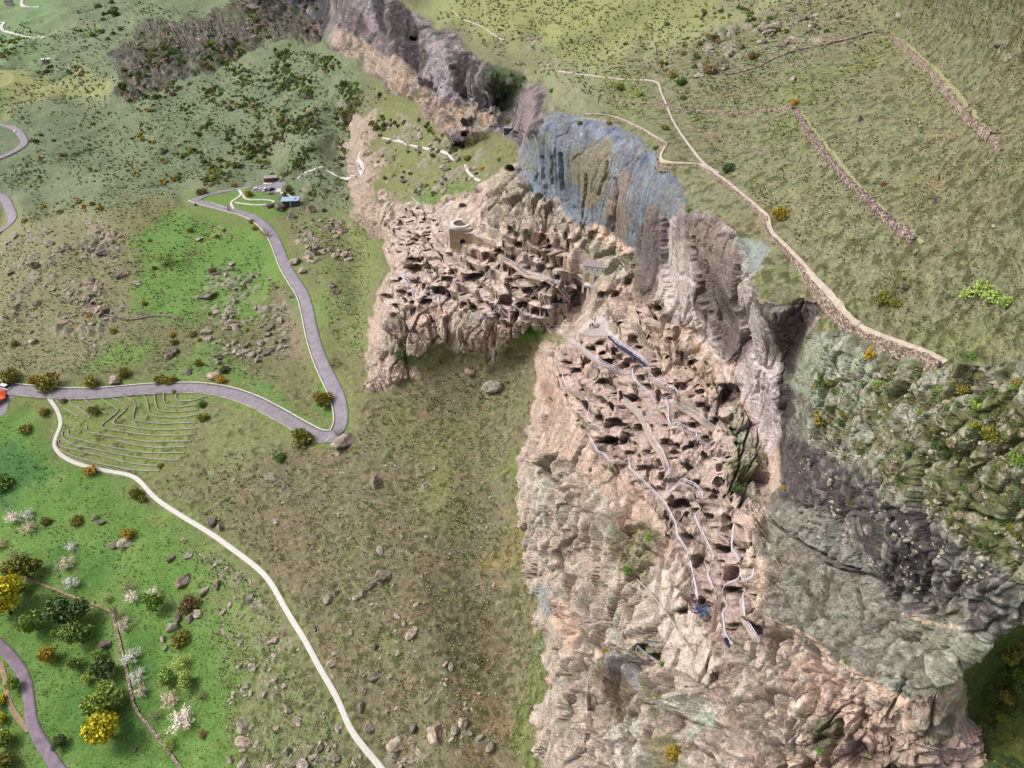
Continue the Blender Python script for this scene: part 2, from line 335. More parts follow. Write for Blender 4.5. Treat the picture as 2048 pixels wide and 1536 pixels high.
# ------------------------------------------------------------------ relief
N0 = grid_normals(P0)
N0 = (blur(N0.reshape(NV, NU, 3)[..., 0], 6), blur(N0.reshape(NV, NU, 3)[..., 1], 6), blur(N0.reshape(NV, NU, 3)[..., 2], 6))
N0 = np.stack([a.ravel() for a in N0], -1); N0 /= np.linalg.norm(N0, axis=1, keepdims=True)
NH = N0.copy(); NH[:, 2] = 0; NHL = np.linalg.norm(NH, axis=1, keepdims=True); NH /= NHL + 1e-6
DEP = 1 / qs(U, V)
PX = DEP * STEP / FL * 2                 # shortest feature worth carrying (m)
def octfade(lam): return np.clip((lam / PX - 1.2) / 2.0, 0, 1).astype(f32)
def of2(lam): return np.clip((lam / PX - 3.2) / 3.5, 0, 1).astype(f32)
P = P0.copy()
sel = np.nonzero(ROCK > 0.01)[0]
def on(idx, fn, *a, **k):
    o = np.zeros(len(U), f32); o[idx] = fn(*a, **k); return o
# terraces cut into the tuff: rising steps
TER = np.clip(T_MID + T_NEAR, 0, 1)
ti = np.nonzero(TER > 0.01)[0]
H = np.where(T_MID[ti] > T_NEAR[ti], 4.2, 3.3)
zn = P0[ti, 2] + 2.6 * vnoise(P0[ti] / [16, 16, 40], 21) + 0.8 * vnoise(P0[ti] / 5, 22)
fr = zn / H - np.floor(zn / H)
dz = (sstep(0.52, 0.9, fr) - fr) * H
P[ti, 2] += dz * TER[ti]
gal = sstep(-.25, .25, vnoise(P0[ti] / [9, 9, 3.5], 23)) * 1.15 + .25
sh = np.where(fr < .5, 1 - 2 * sstep(0, .5, fr), -1 + 2 * sstep(.55, .93, fr)) * gal * TER[ti]
P[ti, :2] += NH[ti, :2] * sh[:, None]
riser = np.zeros(len(U), f32); riser[ti] = sstep(0.5, 0.6, fr) * (1 - sstep(0.9, 1.0, fr)) * TER[ti]
# big rock forms
ps = P0[sel]
vert = np.array([1, 1, 0.2])
ribs = on(sel, lambda: fbm(ps * vert, 14, 2, 31, ridged=True))
ribs2 = on(sel, lambda: fbm(ps * np.array([1, 1, .4]), 4.6, 2, 41, ridged=True))
LAMW = np.where(M['outcrop'][sel] > .5, 12, np.where(M['right'][sel] > .5, 2.3, 4.5))[:, None]; LAMS = np.where(M['right'][sel] > .5, 1.0, 1.7)[:, None]
f1, f2, cid = worley(ps * np.array([1, 1, .6]) / LAMW + 0.35 * vnoise(ps / 3, 8)[:, None], 51)
f1s, f2s, cids = worley(ps / LAMS + 0.3 * vnoise(ps / 1.2, 9)[:, None], 52)
W1 = np.zeros(len(U), f32); W1[sel] = f1; E1 = np.ones(len(U), f32); E1[sel] = f2 - f1; C1 = np.zeros(len(U), f32); C1[sel] = cid
W2 = np.zeros(len(U), f32); W2[sel] = f1s; E2 = np.ones(len(U), f32); E2[sel] = f2s - f1s
fine = on(sel, lambda: fbm(ps, 1.6, 2, 61, ridged=True))
fade_s = octfade(1.7)
amp_wall = np.clip(M['wall'] + M['farcliff'], 0, 1)
amp_bould = np.clip(M['right'] * (1 - mask([(1540,1045),(1620,1095),(1790,1190),(1840,1290),(1760,1375),(1700,1340),(1540,1245),(1525,1160)], 2) * .75), 0, 1)
pinkface = mask([(1080,720),(1130,740),(1170,860),(1210,930),(1280,960),(1320,1030),(1370,1130),(1390,1230),(1450,1330),(1400,1400),(1320,1320),(1300,1150),(1330,1090),(1240,1020),(1170,1000),(1130,920),(1070,900)], 2)
lowface = mask([(1030,930),(1140,930),(1230,1010),(1250,1100),(1290,1200),(1330,1350),(1460,1420),(1560,1400),(1600,2000),(1085,2000),(1083,1400),(1060,1100)], 3)
sl0 = mask([(1540,1042),(1620,1095),(1790,1190),(1835,1290),(1760,1375),(1700,1340),(1540,1245),(1525,1160)], 2)
amp_rest = ROCK * (1 - amp_wall) * (1 - amp_bould)
fa, fea = facet(ps * np.where(M['right'][sel] > .5, .6, .3)[:, None] ** np.array([0, 0, 1.0]) / 6.2 + .07 * vnoise(ps / 3, 12)[:, None], 301); fb, feb = facet(ps * np.array([1, 1, .45]) / 2.0 + .08 * vnoise(ps / 1.5, 13)[:, None], 302)
FA = np.zeros(len(U), f32); FA[sel] = fa; FB = np.zeros(len(U), f32); FB[sel] = fb; FE = np.ones(len(U), f32); FE[sel] = fea; FS = np.ones(len(U), f32); FS[sel] = feb
pil = on(sel, lambda: fbm(ps * np.array([1, 1, .1]), 7.5, 2, 35, ridged=True)); joint = on(sel, lambda: np.abs(vnoise(ps * np.array([1, 1, .12]) / 5.5, 36))); bed = on(sel, lambda: np.abs(vnoise(ps * np.array([.3, .3, 1]) / 4.0, 37)))
jt = (1 - sstep(0, .07, joint)); bd = (1 - sstep(0, .06, bed))
disp = amp_wall * (ribs * 1.0 + pil * .8 + ribs2 * .15 * of2(2.5) + fine * .15 * of2(1.6) - jt * .2 - bd * .2)
disp += amp_bould * ((1 - np.minimum(W1 * W1, 1)) * .7 * (.4 + C1) + (1 - np.minimum(W2 * W2, 1)) * .5 + ribs * .3 + fine * .15)
disp += amp_rest * (1 - .7 * pinkface) * (1 - .6 * TER) * (ribs * 1.2 + ribs2 * .8 + (C1 - .5) * .9 + sstep(0, .18, E1) * .4 + sstep(0, .2, E2) * .25 * fade_s + fine * .25 - jt * .15 - bd * .3) - amp_rest * fine * .25 * (1 - of2(1.6))
disp += lowface * M['near'] * (pil * 2.6 + ribs2 * 1.0 - jt * .4 - 1.9)
disp += ROCK * (1 - .8 * pinkface) * (1 - .5 * TER) * (FA * 3.2 * (1 - .82 * amp_wall) * (1 - .6 * M['right']) * (1 - .8 * M['outcrop']) * (1 - .45 * sl0) + FB * .75 * (1 - .45 * lowface) * (1 - .6 * sl0) * of2(2.2) * (1 - .85 * amp_wall) - (1 - sstep(0, .1, FE)) * .8 - (1 - sstep(0, .12, FS)) * .3 * of2(2.2))
disp += M['farcliff'] * (pil * 3.4 - jt * .5)
disp *= (1 - .5 * mask([(1035,348),(1040,300),(1060,262),(1100,228),(1160,230),(1240,258),(1300,296),(1340,345),(1372,402),(1290,420),(1276,520),(1200,466),(1080,392)], 2))
disp += M['outcrop'] * ((1 - W1) * 7 + ribs * 2)
# hoodoos and nibs between the caves
disp += TER * (ribs2 * .25 + sstep(.12, .4, fbm(P0 * np.array([1, 1, .4]), 3.6, 2, 71)) * .8)
# rocky ground
si = np.nonzero(ROCKSPOT > .02)[0]
rs1, _, _c = worley(P0[si] / 3.4 + .3 * vnoise(P0[si] / 2, 11)[:, None], 77)
rsp = np.zeros(len(U), f32); rsp[si] = np.clip(1 - rs1 * 1.35, 0, 1) * (_c > .45)
ROCKSPOT = ROCKSPOT * (1 - ROCK)
thin = sstep(-.15, .35, fbm(P0, 22, 2, 78)); rsp *= ROCKSPOT * thin
disp += rsp * 3.2
# turf
grass = 1 - ROCK
gi = np.nonzero(grass > .02)[0]
g1 = on(gi, lambda: vnoise(P0[gi] / 26, 81)); g2 = on(gi, lambda: vnoise(P0[gi] / 6, 82)); g3 = on(gi, lambda: vnoise(P0[gi] / np.array([1.7, 1.7, 1.7]), 83)); g4 = on(gi, lambda: vnoise(P0[gi] / .85, 84))
g25 = on(gi, lambda: vnoise(P0[gi] / np.array([3.4, 2.2, 2.6]), 86))
far_roll = on(gi, lambda: fbm(P0[gi] + 0, 90, 2, 85, ridged=True))
lawnish = np.clip(mask([(300,430),(390,410),(470,440),(540,480),(560,540),(530,640),(330,640),(240,620),(250,500)], 3) + mask([(-440,820),(60,800),(110,860),(110,910),(260,960),(340,1030),(460,1110),(480,1300),(480,2000),(-440,2000)], 3), 0, 1)
disp += grass * (g1 * .8 + g2 * .35 + (1 - .7 * lawnish) * (g25 * .28 * octfade(2.6) + g3 * .34 * octfade(1.7) + g4 * .24 * octfade(.85)))
disp += grass * M_far * 7 * far_roll if (M_far := mask(PO['far_left'], 8)) is not None else 0
# keep roads, yards and building plots even
FLATM = np.ones(len(U), f32)
for L, r in flat_lines:
    d = poly_dist(L, U, V, r + 30); FLATM = np.minimum(FLATM, sstep(r * .7, r + 18, d))
for (cx, cy, rx, ry) in [(555,372,62,26),(500,405,70,22),(583,405,32,18),(1190,658,30,20),(10,790,60,40),(955,470,48,30),(926,445,44,52),(1180,560,34,50)]:
    FLATM = np.minimum(FLATM, sstep(.75, 1.2, np.hypot((U - cx) / rx, (V - cy) / ry)))
for L, r in [([(0,392),(22,432),(5,468)], 16), ([(0,250),(50,290),(0,315)], 16), ([(1170,229),(1255,245),(1332,288),(1322,326),(1400,328)], 8), ([(1312,163),(1370,265),(1420,342),(1535,440),(1590,512),(1700,645),(1890,728)], 10)]:
    d = poly_dist(L, U, V, r + 30); FLATM = np.minimum(FLATM, .15 + .85 * sstep(r * .7, r + 14, d))
_r = rays(U, V); _r /= np.linalg.norm(_r, axis=1, keepdims=True); FACING = -(N0 * _r).sum(1)
disp = np.where((ROCK > .02) & (M['outcrop'] < .1), np.clip(disp, -4.5, 5.5) * np.where(M['right'] > .3, .3 + .7 * sstep(.2, .65, FACING), .12 + .88 * sstep(.14, .5, FACING)), disp)
disp *= FLATM
P = P + N0 * disp[:, None]
# long fissures running down the faces
cr = np.random.RandomState(44)
for (ua, ub, va, vb, n_, lo_, hi_) in [(1090, 1560, 900, 1440, 34, 70, 240), (1300, 1560, 480, 900, 12, 60, 200), (1090, 1240, 740, 1000, 8, 80, 220), (770, 1120, 600, 720, 14, 40, 110), (690, 760, 240, 420, 8, 40, 100), (1560, 1900, 1240, 1500, 12, 50, 160), (680, 1020, 40, 200, 14, 40, 120), (1050, 1290, 290, 440, 8, 40, 110)]:
    for _ in range(n_):
        u_, v_ = cr.uniform(ua, ub), cr.uniform(va, vb); L = [(u_, v_)]; ln = cr.uniform(lo_, hi_); dx = (1024 - u_) / (2540 - v_) + cr.normal() * .12
        for q_ in range(5): u_ += (dx + cr.normal() * .16) * ln / 5; v_ += ln / 5; L.append((u_, v_))
        wd_ = cr.uniform(2.5, 6); dcr = poly_dist(L, U + WUX * .25, V + WUY * .25, 20); P += N0 * (-cr.uniform(.9, 2.3) * (1 - sstep(.5, wd_, dcr)) * ROCK * (1 - .6 * TER))[:, None]
# cracks
for L in [[(1355,1345),(1388,1369),(1420,1378),(1434,1340)],[(1215,1140),(1200,1190),(1212,1240),(1240,1290),(1262,1330)],[(1310,1270),(1322,1330),(1318,1430),(1300,1560)],[(1180,1290),(1172,1380),(1190,1480),(1180,1580)],[(1268,1340),(1276,1420),(1262,1560)],[(1500,1300),(1530,1400),(1515,1560)],[(1590,1290),(1600,1380),(1570,1450)],[(1692,1440),(1660,1560)],[(1452,1290),(1470,1400),(1450,1500)],[(1110,1300),(1140,1380),(1120,1500)],[(1262,990),(1250,1030),(1240,1070)],[(1100,800),(1075,880),(1060,960)],[(1640,1300),(1700,1400),(1790,1430)],[(1430,1450),(1500,1470),(1560,1440)],
          [(832,60),(838,130),(835,200)],[(912,110),(922,170),(918,225)],[(768,0),(772,60),(770,110)],[(1385,480),(1400,560),(1440,680)],[(1480,540),(1475,600),(1500,690)],[(1335,440),(1330,520),(1345,600)]]:
    dcr = poly_dist(L, U + WUX * .5, V + WUY * .5, 30); P += N0 * (-2.4 * (1 - sstep(1.0, 8.0, dcr)))[:, None]
for L in [[(1680,1030),(1679,1120),(1656,1200),(1648,1245)],[(1708,1035),(1722,1150),(1737,1292)],[(1765,1120),(1808,1168),(1816,1215)],[(1838,1150),(1848,1238)],[(1855,1275),(1858,1345)],
          [(1190,852),(1160,900),(1128,960),(1085,1052)],[(1490,680),(1505,712),(1522,742),(1516,785)],[(1535,1040),(1600,1080),(1680,1122),(1780,1170)],[(1600,1180),(1660,1130),(1725,1150)]]:
    d = poly_dist(L, U + WUX * .3, V + WUY * .3, 30); P += N0 * (-1.8 * (1 - sstep(1.0, 5.0, d)))[:, None]
# hollows of the cave town too small to survey one by one
pw = P0[ti] * np.array([1, 1, 1.15]) / 3.1 + .3 * vnoise(P0[ti] / 2.5, 14)[:, None]
w1, w2, wc = worley(pw, 401); pit = np.zeros(len(U), f32); pit[ti] = (1 - sstep(.30, .37, w1)) * (wc > .5) * (.8 + .8 * wc); pit *= TER * (TER > .5) * FLATM
w1, w2, wc = worley(P0[ti] / 1.5 + .3 * vnoise(P0[ti], 15)[:, None], 402); pit2 = np.zeros(len(U), f32); pit2[ti] = (1 - sstep(.26, .36, w1)) * (wc > .62); pit2 *= TER * (TER > .5) * FLATM
_cd = np.stack([P[:, 0], P[:, 1]], -1); _cd /= np.linalg.norm(_cd, axis=1, keepdims=True)
_h = -NH[:, :2] * .5 + _cd * .5; _h /= np.linalg.norm(_h, axis=1, keepdims=True) + 1e-6
_u = P - [0, 0, CAMZ]; _u /= np.linalg.norm(_u, axis=1, keepdims=True); _h = _u * .5 - N0 * .25; _h[:, :2] += _cd * .35
P += _h * (pit * 2.0 + pit2 * 1.0)[:, None]
alc = mask([(1342,652),(1400,662),(1455,728),(1445,790),(1400,742),(1370,700)], 2); P += _h * (alc * 3.5)[:, None]
cl = mask([(1142,560),(1168,560),(1172,600),(1160,655),(1142,668),(1138,610)], 1, .5); P += _h * (cl * 6.0)[:, None]
# caves
CAVES = []
def addc(lst, ox, oy, f):
    for (x, y, w_, h_) in lst: CAVES.append((ox + x / f, oy + y / f, w_ / f, h_ / f))
addc([(710,275,60,35),(375,185,30,40),(370,515,30,25),(330,690,110,40),(335,750,110,60),(190,860,40,30),(350,860,44,34),(120,970,80,40),(190,1040,40,25),(185,1110,55,25),(245,945,70,50),(310,955,40,30),(530,925,100,66),(430,1010,100,50),(610,655,34,40),(625,785,40,40),(590,835,80,40),(790,820,120,60),(862,805,44,50),(905,755,35,45),(930,690,35,45),(985,635,60,55),(890,655,50,60),(1075,465,45,60),(1125,505,27,60),(1140,580,60,50),(1105,680,40,55),(1160,720,27,40),(1220,755,27,35),(1315,745,60,55),(1375,610,60,70),(1100,780,45,50),(1160,840,45,50),(1065,855,60,55),(1110,915,60,40),(1210,925,90,45),(1275,915,45,50),(1350,880,80,55),(1440,820,50,40),(1480,890,40,60),(1525,885,36,60),(1415,1000,55,60),(1260,995,40,45),(1035,1000,110,90),(1155,1045,80,60),(1115,1115,75,60),(1270,1090,60,65),(975,1125,45,50),(800,1070,55,60),(720,1040,50,45),(1205,485,45,30),(1500,510,27,70)], 740, 340, 3.84)
addc([(75,555,60,60),(595,425,80,60),(690,415,60,55),(790,320,50,80),(835,205,27,35),(1010,520,70,50),(820,760,70,70),(1110,770,60,50),(595,880,50,60),(510,835,55,50),(580,790,50,35),(690,900,40,40),(630,935,90,45),(780,960,50,50),(860,990,70,60),(320,945,60,40),(390,1000,80,45),(600,1085,110,50),(890,1055,60,45),(950,1130,45,50),(1190,1125,90,70),(1010,1000,60,40),(830,1215,45,70),(880,1240,30,40),(570,1370,60,60),(870,1440,60,60),(1090,1200,60,40),(1350,1265,70,40),(1395,1297,45,50),(1465,1380,44,38),(1280,1420,60,45),(1190,880,60,50),(1270,940,40,40)], 1050, 480, 3.84)
addc([(680,560,140,80),(775,590,40,60),(640,700,160,70),(770,695,60,70),(1035,870,70,80),(910,910,90,50),(1045,965,40,60),(1070,720,50,90),(1300,725,70,60),(1380,680,60,50),(1310,1015,50,50),(1490,900,45,60),(1450,1110,40,80),(1190,1180,150,70),(1320,1240,80,60),(800,790,70,40),(1160,740,60,50),(930,790,50,60)], 1050, 700, 3.84)
addc([(980,240,70,90),(1190,300,80,50),(1245,440,96,96),(1210,130,50,80),(1305,305,38,38),(1240,540,100,44),(1290,567,50,40),(1055,600,40,50),(1105,550,35,22),(945,665,50,40),(1255,770,60,70),(1395,785,55,60),(690,885,56,50),(780,945,60,60),(1135,1070,38,70),(855,220,32,36),(1040,370,60,80)], 1050, 1000, 3.0)
addc([(500,585,140,110),(460,740,80,70),(370,890,180,90),(575,870,50,50),(1090,1210,110,100)], 860, 160, 6.827)
CAVES += [(1457,787,40,44), (1718,1512,44,60), (827,78,10,7), (513,64,7,6), (1030,268,12,12)]
LAB_CAVE = np.full(len(U), -1, np.int32)
u1, v1 = project(P); EDGE = vnoise(P0 / .8, 91) * .14 + vnoise(P0 / 2.2, 92) * .3
push = np.zeros(len(U)); hood = np.zeros(len(U)); cdir = np.stack([P[:, 0], P[:, 1]], -1); cdir /= np.linalg.norm(cdir, axis=1, keepdims=True)
for k, (cx, cy, w_, h_) in enumerate(CAVES):
    I = np.nonzero((abs(u1 - cx) < w_) & (abs(v1 - cy) < h_))[0]
    if len(I) < 4: continue
    x = (u1[I] - cx) / (w_ / 2); y = (v1[I] - cy) / (h_ / 2)
    r = np.where(y < .1, (abs(x) ** 2.2 + abs(y - .1) ** 2.2 / 1.2) ** .45, np.maximum(abs(x) ** 1, (abs(y) ** 1))) + EDGE[I]
    m = 1 - sstep(.84, 1.04, r)
    dm = DEP[I].mean(); depth = np.clip(1.0 * w_ * dm / FL + 1.0, 1.4, 7) * (.75 + .6 * ((k * 37) % 10) / 10)
    J = np.nonzero((abs(u1 - cx) < w_ * 1.1) & (v1 > cy - h_ * 2.2) & (v1 < cy + h_))[0]; xx = (u1[J] - cx) / (w_ / 2); yy = (v1[J] - cy) / (h_ / 2)
    hood[J] = np.maximum(hood[J], np.clip(.5 * w_ * dm / FL, .3, 1.3) * (1 - sstep(.9, 1.9, abs(xx))) * sstep(-3.6, -1.2, yy) * (1 - sstep(-1.0, -.5, yy)))
    push[I] = np.maximum(push[I], m * depth); LAB_CAVE[I[m > .5]] = k
hd = -NH[:, :2] * .5 + cdir * .5; hd /= np.linalg.norm(hd, axis=1, keepdims=True) + 1e-6
_u = P - [0, 0, CAMZ]; _u /= np.linalg.norm(_u, axis=1, keepdims=True); into = _u * .48 - N0 * .22; into[:, :2] += hd * .38; into /= np.linalg.norm(into, axis=1, keepdims=True)
P += into * push[:, None] - _u * hood[:, None]
NF = grid_normals(P)
print('relief', time.time() - T0)

# ------------------------------------------------------------------ colour of the ground and rock, with some shade painted in
KA = 1 / 1.30
C = np.tile(lin((114, 114, 78)), (len(U), 1)).astype(f32)
def paint(m, c, a=1.0):
    global C
    k = (np.clip(m, 0, 1) * a)[:, None].astype(f32); C = C * (1 - k) + lin(c).astype(f32) * k
n30 = fbm(P0, 30, 3, 101); n12 = fbm(P0, 12, 3, 102); n5 = fbm(P0, 5, 3, 103); n2 = fbm(P0, 2.2, 2, 104); n1 = vnoise(P0 / .9, 105)
n70 = fbm(P0, 90, 3, 106)
pm = lambda pts, c, s=2, a=1.0, w=1.0: paint(mask(pts, s, w * (1 + .35 * s)), c, a)
# grassland
paint(M_far, (102, 116, 90))
paint(M_far * sstep(0, .4, n70), (122, 130, 102), .8); paint(M_far * sstep(0, .4, -n70), (88, 106, 74), .7); paint(M_far * sstep(.05, .3, n12), (92, 106, 76), .6); paint(M_far * sstep(.05, .3, -n5), (128, 132, 106), .4)
pm([(-50,160),(90,150),(240,165),(170,200),(80,222),(-50,240)], (150,150,96), 3, .8)
pm([(-50,205),(60,205),(0,228),(-50,235)], (80,120,62), 2, .8)
pm([(-400,-100),(180,-100),(130,40),(80,110),(60,140),(-400,160)], (118,148,98), 6, .7)
pm([(-400,480),(200,420),(330,430),(262,560),(300,640),(180,720),(100,775),(-400,775)], (132,128,95), 5, .9)
pm([(230,405),(390,395),(400,440),(300,470),(230,440)], (118,112,72), 4, .7)
pm([(300,440),(390,408),(470,436),(540,476),(560,540),(545,600),(500,640),(440,628),(330,640),(300,610),(232,622),(255,575),(300,540),(255,500)], (100,136,64), 3, .95)
pm([(180,715),(230,680),(290,690),(330,700),(260,745),(200,745)], (102,138,66), 3, .9)
pm([(330,735),(400,690),(470,720),(560,770),(640,850),(655,872),(600,850),(480,790),(330,768)], (100,132,70), 3, .85)
pm([(590,580),(612,600),(640,720),(690,830),(668,850),(632,760),(600,640)], (94,134,60), 1, .8)
pm([(632,740),(672,820),(668,866),(640,840)], (86,130,56), 1, .9)
pm([(625,590),(690,600),(672,640),(630,660)], (100,134,68), 2, .8)
pm([(398,396),(475,374),(560,390),(590,412),(560,430),(480,426),(440,408)], (94,132,60), 1, .95)
pm([(620,420),(760,450),(752,540),(740,640),(700,760),(650,640),(600,520)], (116,126,78), 5, .9)
pm([(-440,820),(60,800),(108,850),(108,912),(262,965),(340,1040),(450,1120),(520,1240),(480,1400),(470,2000),(-440,2000)], (96,132,60), 6, .95)
pm([(400,1090),(470,1090),(600,1290),(700,1440),(780,1600),(520,1600),(470,1350)], (118,128,82), 6, .75)
pm([(-440,900),(60,880),(110,960),(60,1000),(-440,1050)], (58,104,60), 4, .75)
pm([(100,1080),(240,1130),(200,1210),(60,1170)], (70,110,50), 5, .6)
pm([(220,1280),(290,1250),(330,1380),(300,1500),(200,1560),(100,1400)], (70,110,48), 5, .6)
pm([(112,800),(412,785),(402,850),(322,948),(150,915),(112,880)], (120,134,74), 3, .95)
pm([(410,800),(560,850),(640,900),(600,960),(480,940),(400,900)], (122,130,86), 4, .8)
cen = mask([(470,930),(600,890),(690,900),(740,790),(900,725),(1095,700),(1050,900),(1030,960),(1080,1150),(1092,1300),(1085,2000),(790,2000),(700,1420),(610,1240),(530,1130),(470,1050)], 5)
paint(cen, (114, 107, 84)); paint(cen * sstep(0, .35, n30), (116, 118, 74), .8); paint(cen * sstep(.05, .4, -n12), (126, 110, 86), .7)
pm([(1060,860),(1000,930),(1020,1040),(1090,1200),(1060,1320),(1000,1500),(1090,1560),(1110,1300),(1070,1000)], (100,122,50), 4, .6)
pm([(930,1370),(1010,1400),(1030,1500),(960,1560)], (140,112,82), 5, .6)
pm([(940,1120),(1080,1020),(1090,1060),(960,1160)], (140,122,66), 4, .5)
pm([(560,610),(600,590),(605,720),(560,740),(530,690)], (140,122,108), 3, .7)
up = mask([(840,-100),(2450,-100),(2450,740),(1890,735),(1700,662),(1560,610),(1490,470),(1370,415),(1290,290),(1160,228),(1060,170),(930,100),(800,0)], 2)
paint(up, (122, 122, 94)); paint(up * sstep(.0, .35, n30), (124, 112, 84), .6); paint(up * sstep(.05, .4, -n30), (112, 124, 70), .6)
pm([(820,-100),(1560,-100),(1400,40),(1240,110),(1130,140),(1060,110),(900,60)], (146,150,94), 5, .85)
pm([(1000,150),(1180,120),(1320,170),(1300,250),(1160,225),(1060,220)], (124,132,84), 4, .8)
pm([(1640,60),(1790,60),(1960,260),(1900,260),(1760,120)], (138,126,88), 5, .35)
pm([(735,222),(860,230),(930,290),(1000,330),(960,372),(905,395),(830,408),(770,388),(742,300)], (118,122,78), 3, .95)
pm([(790,420),(860,385),(960,345),(940,372),(880,412)], (98,128,64), 2, .7)
paint(grass * (1 - lawnish) * sstep(.1, .5, n5), (104, 118, 60), .45); paint(grass * (1 - lawnish) * sstep(.15, .5, -n5), (134, 122, 92), .45)
paint(lawnish * sstep(0, .4, n12), (122, 144, 78), .6); paint(lawnish * sstep(.1, .5, -n12), (78, 112, 50), .6)
tuft = sstep(.05, .38, g3 * octfade(1.7) * 1.0 + g4 * .9 * octfade(.85) + g25 * .7 * octfade(2.6) - .05)
paint(grass * (1 - .75 * lawnish) * tuft, (70, 74, 38), .72)
paint(grass * (1 - .7 * lawnish) * sstep(.15, .5, -(g3 + g4) * .7), (154, 150, 110), .5)
paint(grass * sstep(.42, .6, vnoise(P0 / 1.3, 107)) * sstep(0, .3, n12), (108, 148, 52), .5)
paint(rsp * 4, (150, 142, 128)); paint(np.clip(rsp * 4, 0, 1) * sstep(.1, .4, n5), (176, 150, 134), .8); paint(np.clip(rsp * 4, 0, 1) * sstep(.05, .3, -n2), (110, 108, 92), .7)
# tuff, lichen, basalt
tuff = np.clip(M['mid_caves'] + M['near'] + M['rim'] + M['bottom'], 0, 1)
paint(tuff, (190, 166, 152)); paint(tuff * sstep(.0, .3, n12), (176, 166, 152), .8); paint(tuff * sstep(.05, .35, -n12), (204, 164, 152), .85)
paint(tuff * sstep(.1, .35, n5), (160, 148, 126), .8); paint(tuff * sstep(.15, .4, -n5), (214, 184, 162), .7)
paint(tuff * sstep(.2, .45, n2), (132, 118, 98), .6); paint(tuff * sstep(.2, .45, -n2), (222, 198, 178), .55)
paint(M['rim'], (164, 146, 124), .6)
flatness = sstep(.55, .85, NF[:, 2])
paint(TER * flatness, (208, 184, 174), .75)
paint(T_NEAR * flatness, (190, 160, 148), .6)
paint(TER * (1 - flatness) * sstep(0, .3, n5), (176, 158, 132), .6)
paint(pinkface, (198, 164, 146), .85); paint(pinkface * sstep(.1, .5, -n5), (212, 184, 166), .6); paint(pinkface * sstep(.15, .5, n2), (172, 138, 120), .5)
sv = fbm(P0 * np.array([1, 1, .28]), 2.6, 3, 130); fl_ = np.clip(pinkface + lowface * M['near'] + M['bottom'] + M['mid_caves'] * (1 - TER), 0, 1)
paint(fl_ * sstep(.08, .3, sv), (226, 200, 180), .6); paint(fl_ * sstep(.08, .3, -sv), (150, 124, 108), .6)
pm([(1290,1150),(1350,1130),(1370,1230),(1440,1340),(1380,1400),(1310,1300)], (190,174,158), 3, .7)
paint(lowface * M['near'], (186, 172, 156), .75); paint(lowface * sstep(.05, .3, n5), (160, 162, 148), .7); paint(lowface * sstep(.12, .4, -n5), (212, 178, 154), .6)
paint(lowface * sstep(.25, .5, n12) * sstep(0, .3, -n2), (112, 108, 66), .8)
pm([(1230,1060),(1290,1050),(1320,1110),(1290,1160),(1240,1140)], (118,122,66), 2, .8)
pm([(1200,1280),(1260,1270),(1270,1420),(1210,1440),(1190,1380)], (128,116,92), 2, .8)
pm([(1300,1480),(1370,1470),(1390,1560),(1300,1560)], (110,118,52), 2, .8)
pm([(1290,1280),(1310,1290),(1320,1440),(1300,1440)], (96,112,46), 1, .7)
pm([(1160,440),(1200,455),(1270,530),(1260,560),(1190,560)], (172,172,150), 2, .7)
pm([(960,375),(1040,345),(1100,400),(1150,445),(1100,470),(1040,470),(980,440)], (158,152,130), 2, .8)
pm([(905,400),(960,375),(985,400),(960,440),(920,420)], (206,180,168), 2, .8)
pm([(1450,800),(1490,800),(1530,870),(1535,950),(1490,940),(1450,900)], (148,152,130), 1, .9)
pm([(1400,1290),(1540,1250),(1600,1400),(1560,1540),(1440,1540),(1420,1400)], (186,168,152), 3, .6)
jo = tuff * np.clip(jt * .25 + bd * .5, 0, 1); paint(jo, (120, 98, 82), .55)  # crevice shade tinted in along joints and bedding cracks
paint(tuff * sstep(.3, .1, E1) * (1 - TER), (140, 118, 98), .4)  # same painted crevice shade between the blocks
# walls
streak = fbm(P0 * np.array([1, 1, .09]) , 4.5, 2, 111); str2 = fbm(P0 * np.array([1, 1, .07]), 9, 2, 112)
wl = M['wall']
paint(wl, (182, 168, 164)); paint(wl * sstep(.0, .25, streak), (208, 192, 186), .85); paint(wl * sstep(.08, .3, -streak), (136, 116, 116), .85); paint(wl * sstep(.15, .35, str2), (118, 98, 96), .7)
paint(wl * sstep(.1, .4, n5), (206, 190, 182), .3)
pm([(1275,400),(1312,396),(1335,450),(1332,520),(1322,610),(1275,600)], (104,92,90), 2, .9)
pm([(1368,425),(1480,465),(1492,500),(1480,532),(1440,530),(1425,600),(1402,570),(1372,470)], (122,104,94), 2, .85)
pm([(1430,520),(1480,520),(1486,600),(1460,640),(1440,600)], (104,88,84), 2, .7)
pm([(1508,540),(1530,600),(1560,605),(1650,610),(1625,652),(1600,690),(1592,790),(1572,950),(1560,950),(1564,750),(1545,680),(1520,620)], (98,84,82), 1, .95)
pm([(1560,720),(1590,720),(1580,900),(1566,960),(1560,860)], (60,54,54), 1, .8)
tarp0 = mask([(1035,348),(1040,300),(1060,262),(1100,228),(1160,230),(1240,258),(1300,296),(1340,345),(1372,402),(1345,430),(1300,410),(1290,420),(1276,520),(1200,466),(1120,432),(1080,392)], 1)
tarp = tarp0 * (.45 + .55 * sstep(-.16, .12, streak + .5 * n5)); paint(tarp0, (112, 104, 94), .85); paint(tarp, (108, 120, 138), .92); paint(tarp * sstep(0, .35, n5), (138, 148, 156), .6); paint(tarp * sstep(.05, .35, -n5), (72, 90, 116), .8)
pm([(1060,262),(1100,240),(1100,290),(1075,300)], (128,130,104), 2, .5)
pm([(1165,288),(1232,290),(1226,330),(1202,400),(1182,422),(1152,385),(1138,345)], (130,120,94), 1, .95)
